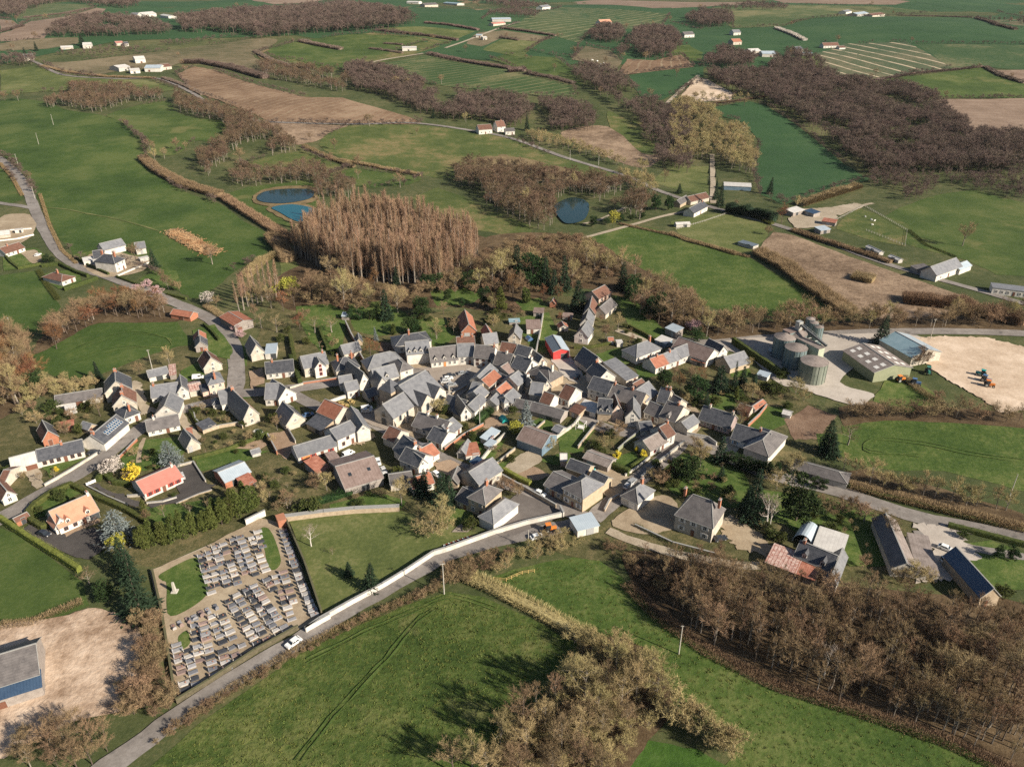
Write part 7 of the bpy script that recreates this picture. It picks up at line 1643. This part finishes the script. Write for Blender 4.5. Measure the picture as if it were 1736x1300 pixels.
# ---------------------------------------------------------------- vehicles
PAINT = {k: plain('car_paint_' + k, c, .3, .6) for k, c in dict(white=(.78,.78,.76), grey=(.30,.31,.32), dark=(.03,.035,.045), silver=(.5,.5,.5), blue=(.08,.15,.28), red=(.4,.05,.04), green=(.05,.2,.16), orange=(.7,.22,.04), teal=(.02,.30,.28)).items()}
_t = MB(); _t.tube([(0,-.1,0),(0,.1,0)], [.32,.32], 14, 0); _t.disc((0,-.1,0), .32, 14, (0,-1,0), 0); _t.disc((0,-.11,0), .18, 10, (0,-1,0), 1); _t.disc((0,.11,0), .18, 10, (0,1,0), 1)
TYRE = _t.mesh('wheel', [PM['black'], PM['steel']])
CARS = {}
def carmesh(col, van):
    if (col, van) in CARS: return CARS[(col, van)]
    b = MB(); L2, W2 = (2.1, .88) if not van else (2.4, .95)
    prof = [(-L2,.28),(L2,.28),(L2+.03,.62),(L2-.25,.86),(-L2+.05,.92),(-L2-.03,.55)]
    b.prism(prof, -W2, W2, 'y')
    if not van: rf = [(-1.75,.9),(1.05,.86),(.35,1.42),(-1.25,1.46)]
    else: rf = [(-2.3,.9),(1.75,.86),(1.15,1.8),(-2.2,1.88)]
    k = len(b.v); n = 4
    for s_ in (-1, 1):
        for i, (x, z) in enumerate(rf): b.v.append((x, s_*(W2-.05 if i < 2 else W2-.2), z))
    for q in ((0,1,2,3),(7,6,5,4),(3,2,6,7)): b.f.append(tuple(k+i for i in q)); b.m.append(0)
    for q in ((1,5,6,2),(0,3,7,4)): b.f.append(tuple(k+i for i in q)); b.m.append(0)
    body = b.mesh('body', [PAINT[col]])
    g = MB(); x0, x1, z0, z1 = rf[0][0], rf[1][0], .93, rf[2][1]-.08
    for s_ in (-1, 1):
        f = lambda x, z: (x, s_*(W2-.04 - .15*(z-.88)/(rf[2][1]-.88)), z)
        if van: g.poly([f(.1,z0+.1),f(x1-.35,z0+.1),f(1.1,z1-.05),f(.1,z1-.05)][::s_])
        else:
            g.poly([f(x0+.3,z0),f(-.35,z0),f(-.35,z1),f(-1.1,z1)][::s_]); g.poly([f(-.25,z0),f(x1-.15,z0),f(.3,z1),f(-.25,z1)][::s_])
    xa, xb = x1-.03, rf[2][0]+.03; g.poly([(xa+.02,-W2+.12,.92),(xa+.02,W2-.12,.92),(xb+.06,W2-.24,z1),(xb+.06,-W2+.24,z1)])
    xr = rf[0][0]; g.poly([(xr-.0,W2-.12,.98),(xr-.0,-W2+.12,.98),(rf[3][0]-.08,-W2+.24,z1),(rf[3][0]-.08,W2-.24,z1)])
    glass = g.mesh('windows', [GL])
    CARS[(col, van)] = (body, glass, L2, W2); return CARS[(col, van)]
_h = MB(); _h.box(-.03,.03,-.16,.16,-.08,.08); LAMP = _h.mesh('headlight', [PM['white']]); _h = MB(); _h.box(-.03,.03,-.12,.12,-.1,.1); TAIL = _h.mesh('tail_light', [PM['red']])
def car(crop, x, y, x2, y2, col, label, van=False):
    p, q = G(crop, x, y), G(crop, x2, y2); d = q-p; body, glass, L2, W2 = carmesh(col, van)
    o = empty('van' if van else 'car', (p.x, p.y, p.z+ZR), math.atan2(d.y, d.x), .92 if not van else .86); meta(o, label, 'van' if van else 'car')
    put('body', body, o); put('windows', glass, o)
    for sx in (-1,1):
        for sy in (-1,1): put('wheel', TYRE, o, (sx*L2*.62, sy*(W2-.06), .32))
    for sy in (-1,1): put('headlight', LAMP, o, (L2+.0, sy*(W2-.25), .66)); put('tail_light', TAIL, o, (-L2-.0, sy*(W2-.2), .7))
ZR = .24
car('p',932,840,890,870,'white','white car driving down the lane below the cemetery')
for x, y, c, l in ((838,550,'grey','grey car parked alone nearest the shops on the square'),(715,572,'dark','dark car at the head of the parked group on the square'),(690,600,'white','white car in the middle of the parked group on the square'),(668,630,'silver','silver car beside the white one on the square'),(725,662,'grey','grey car at the lower side of the parked group')): car('d',x,y,x+60,y-8,c,l)
car('d',605,685,650,700,'dark','dark car parked nearest the church roof'); car('d',680,700,720,715,'dark','dark car parked beside the square corner post')
car('c',1050,895,1100,885,'white','white van parked on the little green before the church',True); car('c',1050,920,1100,915,'silver','silver car parked beside the white van on the green')
car('b',670,590,720,585,'white','white van parked behind the rusty roof',True); car('a',925,980,980,975,'dark','dark car parked beside the solar panel house')
car('i',395,635,380,600,'silver','silver car parked on the black yard beside the bungalow'); car('h',440,1085,500,1105,'dark','dark car parked beside the orange roofed villa')
car('j',640,530,690,505,'white','white van parked above the big beige barn',True); car('j',620,585,670,560,'white','white van parked second above the big beige barn',True)
car('j',930,610,940,650,'white','white car parked beside the big beige barn'); car('j',985,695,1000,720,'silver','silver car parked at the corner of the big beige barn')
car('j',1505,735,1540,760,'white','white car parked beside the red tiled bungalow'); car('k',1245,920,1290,940,'white','white car parked outside the town hall'); car('l',950,845,990,810,'silver','silver car parked in the shade at the crossing'); car('l',985,805,1020,775,'grey','grey car parked further up at the shaded crossing')
car('l',570,675,600,690,'teal','green car parked in the gravel court'); car('q',1435,210,1470,200,'white','white car parked on the lane beside the orange tractor')
car('n',1225,655,1265,670,'white','white car parked beside the flat beige roof'); car('n',1240,730,1285,725,'white','white van parked beside the navy barn',True)
car('A3',790,370,830,330,'dark','dark car parked in the narrow lane'); car('A3',880,265,910,235,'grey','grey car parked higher in the narrow lane'); car('A3',740,420,770,390,'dark','second dark car parked in the narrow lane')
car('f',365,310,400,330,'blue','blue car parked behind the hipped white house'); car('w',280,235,300,225,'white','white car parked beside the dark brown bungalow')
car('A2',690,1240,720,1260,'blue','blue car in the shadow beside the square'); car('c',480,960,520,950,'blue','blue car parked behind the cream gable'); car('s',520,155,545,150,'dark','dark car parked beside the cream mansion'); car('g',200,360,215,385,'grey','grey lorry van parked in the shade of the silos',True)
car('e',685,815,710,780,'dark','dark car parked on the pale gravel of the red barn')
def tractor(crop, x, y, x2, y2, col, label):
    p, q = G(crop, x, y), G(crop, x2, y2); d = q-p; o = empty('tractor', (p.x,p.y,p.z+.2), math.atan2(d.y,d.x)); meta(o, label, 'tractor')
    b = MB(); b.box(.2,2.0,-.4,.4,.7,1.5,0,.06); b.box(-1.2,.3,-.5,.5,.6,1.2); put('body', b.mesh('body', [PAINT[col]]), o)
    b = MB(); b.box(-1.1,.3,-.65,.65,1.2,2.5,0,.08); put('cab', b.mesh('cab', [GL]), o); b = MB(); b.box(-1.2,.4,-.7,.7,2.5,2.62); put('cab_roof', b.mesh('cab_roof', [PAINT[col]]), o)
    for sy in (-1,1): put('wheel', TYRE, o, (-.8,sy*.85,.8),0,(2.5,2.2,2.5)); put('wheel', TYRE, o, (1.5,sy*.75,.5),0,(1.55,1.6,1.55))
    return o
tractor('q',1505,170,1540,165,'orange','orange tractor standing on the lane below the school'); tractor('g',1470,490,1430,480,'teal','teal harvester standing on the pale sand yard'); tractor('g',1495,525,1530,535,'blue','blue tractor standing beside the teal harvester'); tractor('g',1515,555,1545,560,'orange','orange implement behind the blue tractor'); tractor('g',1150,475,1160,500,'green','green tractor beside the teal hangar')
tractor('g',1070,545,1100,550,'blue','pale blue implement on the small lawn'); tractor('g',980,525,1020,520,'orange','orange machine in front of the green gable')
# ---------------------------------------------------------------- cemetery
TB = [stuff('tomb_%d' % i, sc(c,.8), c, 2, .6, .35, .4) for i, c in enumerate([(.30,.295,.305),(.17,.175,.195),(.42,.40,.385),(.26,.19,.17),(.05,.053,.062)])]
_b = MB(); _b.box(-.48,.48,-1.05,.95,0,.38,0,.05); SLAB = [mesh('slab', _b.v, _b.f, m) for m in TB]
_b = MB(); _b.prism([(-.42,0),(.42,0),(.42,.85),(.2,1.1),(-.2,1.1),(-.42,.85)], .8, .98, 'y'); HEAD = [mesh('headstone', _b.v, _b.f, m) for m in TB]
_b = MB(); _b.bar((0,.88,0),(0,.88,1.5),.13); _b.bar((-.35,.88,1.1),(.35,.88,1.1),.13); CROSS = _b.mesh('cross', [PM['conc']])
_b = MB(); _b.tube([(0,-.3,.36),(0,-.3,.55)],[.1,.16],6); POT = _b.mesh('flower_pot', [PM['terracotta']])
def tombs(a, b, n, where, off=0):
    A, B = G('p', *a), G('p', *b); d = (B-A).normalized(); face = math.atan2(d.y, d.x) + math.pi
    for i in range(n):
        if n > 4 and R.random() < .04: continue
        p = A.lerp(B, (i+R.uniform(-.1,.1))/max(1,n-1)); k = R.choice([0,0,1,1,2,2,3,4,4])
        o = empty('tomb', (p.x,p.y,.20), face + math.pi/2*0 + R.uniform(-.05,.05) + off, (R.uniform(1.0,1.4), R.uniform(.9,1.15), R.uniform(.7,1.1)))
        meta(o, 'stone tomb ' + where, 'tomb', 'tombs ' + where)
        put('slab', SLAB[k], o)
        if R.random() < .75: put('headstone', HEAD[k if R.random() < .6 else R.randrange(5)], o)
        else: put('cross', CROSS, o)
        if R.random() < .35: put('flower_pot', POT, o)
U = 'in the upper block of the cemetery, '
for a, b, n, w in [((365,300),(430,530),8,U+'first row beside the grass'),((418,285),(480,515),8,U+'second row from the grass'),((455,250),(530,485),10,U+'third row from the grass'),((503,235),(590,470),10,U+'fourth row from the grass'),((560,205),(640,405),9,U+'fifth row from the grass'),((605,190),(700,415),9,U+'sixth row from the grass'),((678,195),(762,390),8,U+'seventh row from the grass'),((712,155),(742,250),4,U+'short row by the curved path'),
 ((868,150),(960,420),11,'along the shaded cemetery wall, upper part'),((965,440),(1060,660),10,'along the shaded cemetery wall, lower part')]: tombs(a, b, n, w)
Lw = 'in the lower block of the cemetery, '
for a, b, n, w in [((195,740),(455,618),7,Lw+'row along the middle path'),((215,845),(270,1125),9,Lw+'first row from the thicket'),((285,880),(335,1090),7,Lw+'second row from the thicket'),((322,690),(358,945),7,Lw+'third row from the thicket'),((380,715),(445,1030),10,Lw+'fourth row from the thicket'),((430,675),(500,835),5,Lw+'short fifth row'),((495,885),(528,990),4,Lw+'short row above the lane wall'),((495,675),(560,805),5,Lw+'short sixth row'),((555,870),(595,945),3,Lw+'short row near the lane wall'),((615,850),(640,910),2,Lw+'pair near the lane wall'),((535,580),(705,835),10,Lw+'seventh row'),((582,545),(765,810),10,Lw+'eighth row'),((640,510),(842,785),12,Lw+'ninth row'),((688,490),(892,765),12,Lw+'tenth row'),((765,450),(805,505),3,Lw+'short row beside the middle path'),((825,430),(920,690),9,Lw+'row beside the pale gravel'),((868,400),(930,585),7,Lw+'row beside the long path')]: tombs(a, b, n, w)
# ---------------------------------------------------------------- small things
def monument(crop, x, y, label):
    p = G(crop, x, y); o = empty('monument', (p.x,p.y,.1)); meta(o, label, 'monument'); b = MB(); b.box(-.8,.8,-.8,.8,0,.5,0,.1); put('base', b.mesh('base', PM['conc']), o); b = MB(); b.box(-.35,.35,-.35,.35,.5,3.2,0,.12); put('pillar', b.mesh('pillar', PM['conc']), o)
monument('d',705,740,'white stone monument at the corner of the square'); monument('p',205,520,'grey cross monument on the cemetery lawn')
def pergola(crop, x, y):
    p = G(crop, x, y); o = empty('pergola', (p.x,p.y,.1), -.4); meta(o, 'white garden pergola on the walled lawn', 'pergola')
    for sx in (-1,1):
        for sy in (-1,1): b = MB(); b.box(-.08,.08,-.08,.08,0,2.3); put('post', b.mesh('post', PM['white']), o, (sx*1.4,sy*1.4,0))
    for s_ in (-1,1): 
        b = MB(); b.bar((-1.6,s_*1.4,2.35),(1.6,s_*1.4,2.35),.14); put('beam', b.mesh('beam', PM['white']), o); b = MB(); b.bar((s_*1.4,-1.6,2.4),(s_*1.4,1.6,2.4),.14); put('beam', b.mesh('beam', PM['white']), o)
    b = MB(); b.box(-1,1,-.8,.8,.3,.7); put('table', b.mesh('table', PM['white']), o)
pergola('l',490,270)
def picnic(crop, x, y, rz, label):
    p = G(crop, x, y); o = empty('picnic_table', (p.x,p.y,.12), rz); meta(o, label, 'table', 'picnic tables on the little green'); b = MB(); b.box(-.9,.9,-.4,.4,.68,.75); put('tabletop', b.mesh('tabletop', PM['yellow']), o)
    for s_ in (-1,1): 
        b = MB(); b.box(-.9,.9,s_*.75-.14,s_*.75+.14,.4,.46); put('bench', b.mesh('bench', PM['yellow']), o); b = MB(); b.bar((s_*.6,-.7,.0),(s_*.6,.0,.68),.08); b.bar((s_*.6,.7,.0),(s_*.6,.0,.68),.08); put('leg', b.mesh('leg', PM['yellow']), o)
for i, (x, y) in enumerate(((800,835),(830,855),(880,815),(910,830),(850,860))): picnic('c', x, y, i*.5, 'pale wooden picnic table on the little green before the church')
def cylthing(crop, x, y, name, rad_, h, mat, label, cat):
    p = G(crop, x, y); o = empty(name, (p.x,p.y,.1)); meta(o, label, cat); b = MB(); b.tube([(0,0,0),(0,0,h)],[rad_,rad_],18,0,False); put('side', b.mesh('side', mat), o); b = MB(); b.disc((0,0,h*.9), rad_*.96, 18); put('water', b.mesh('water', GR['water']), o)
cylthing('b',1255,1125,'paddling_pool',1.7,.7,PM['steel'],'round garden pool between the old garden walls','pool')
def trampoline(crop, x, y, col, label):
    p = G(crop, x, y); o = empty('play_tent', (p.x,p.y,.1), .4); meta(o, label, 'tent'); b = MB(); b.prism([(-1.3,0),(1.3,0),(1.0,.9),(0,1.5),(-1.0,.9)], -1.6, 1.6, 'y'); put('cover', b.mesh('cover', [PAINT[col]]), o); b = MB(); b.box(-1.35,1.35,-1.65,1.65,0,.1); put('groundsheet', b.mesh('groundsheet', PM['dark']), o)
trampoline('e',215,440,'blue','bright blue play tent on the grass beside the cream cottage'); trampoline('A3',1020,790,'teal','green tarpaulin over a log pile below the lane'); trampoline('A5',1140,960,'blue','blue tarpaulin beside the dark slate house')
def woodpile():
    b = MB(); C = path3('t', [(850,1140),(900,1160),(960,1200),(1040,1240)], 1.5)
    for c in C:
        for k in range(70):
            q = c + Vector((R.gauss(0,2.6), R.gauss(0,2.4))); a = R.random()*6.28; l = R.uniform(.5,1.6); z = .15+R.random()*.8
            b.bar((q.x,q.y,z),(q.x+math.cos(a)*l,q.y+math.sin(a)*l,z+R.uniform(-.2,.3)),.22,.15)
    o = put('straw_heap', b.mesh('straw_heap', stuff('old_straw',(.24,.11,.05),(.47,.32,.18),.15,.95,0,.1,None,0,2))); meta(o, 'long heap of orange brown straw on the big meadow', 'straw heap', kind='stuff')
woodpile()
def jungle():
    p = G('q',1000,230); o = empty('red_railing', (p.x,p.y,.1)); meta(o, 'red and white striped bicycle rack beside the lane wall', 'rack'); A, B = G('q',915,262), G('q',1060,212)
    for i in range(12):
        q = A.lerp(B, i/11)-Vector((p.x,p.y,0)); b = MB(); b.box(q.x-.5,q.x+.5,q.y-.9,q.y+.9,.2,.35); put('bay', b.mesh('bay', PM['red' if i % 2 else 'white']), o)
jungle()
def animals():
    for k, (c, x, y) in enumerate([('v',955,1065),('v',985,1080),('v',1000,1085),('v',990,1105),('u',1260,300),('u',1285,305),('u',1300,320),('u',1315,315),('u',1290,330)]):
        p = G(c, x, y); o = empty('sheep' if c == 'v' else 'cow', (p.x,p.y,p.z), R.random()*6, 1.0 if c == 'v' else 1.9)
        meta(o, ('white sheep grazing in the paddock below the farmyard' if c == 'v' else 'pale cow grazing on the far dry slope'), 'sheep' if c == 'v' else 'cow', 'sheep in the paddock' if c == 'v' else 'cows on the far slope')
        bm = bmesh.new(); me = bpy.data.meshes.new('body')
        vs = [(-.55,0,.7),(0,0,.72),(.5,0,.75),(.72,0,.95),(.95,0,.9),(-.45,.15,.35),(-.45,.15,0),(-.45,-.15,.35),(-.45,-.15,0),(.42,.15,.35),(.42,.15,0),(.42,-.15,.35),(.42,-.15,0),(-.7,0,.6)]
        es = [(0,1),(1,2),(2,3),(3,4),(0,5),(5,6),(0,7),(7,8),(2,9),(9,10),(2,11),(11,12),(0,13)]
        me.from_pydata(vs, es, []); me.materials.append(PM['white']); bo = put('body', me, o)
        md = bo.modifiers.new('skin','SKIN'); rs = [.3,.32,.27,.15,.1,.1,.05,.1,.05,.09,.05,.09,.05,.04]
        for sv, r_ in zip(me.skin_vertices[0].data, rs): sv.radius = (r_, r_)
        me.skin_vertices[0].data[1].use_root = True; bo.modifiers.new('sub','SUBSURF').levels = 1
        bm.free()
animals()
# ---------------------------------------------------------------- haze of the far valley
b = MB(); b.box(-12500, 12500, -1200, 13500, -12, 175); hm = bpy.data.materials.new('haze_air'); hm.use_nodes = True
hn = hm.node_tree.nodes; hn.remove(hn['Principled BSDF']); pv = hn.new('ShaderNodeVolumePrincipled'); pv.inputs['Color'].default_value = (.86,.92,1,1); pv.inputs['Density'].default_value = .000018
pv.inputs['Anisotropy'].default_value = .1
hm.node_tree.links.new(pv.outputs[0], hn['Material Output'].inputs['Volume'])
hz = put('haze', b.mesh('haze', hm)); meta(hz, kind='stuff')
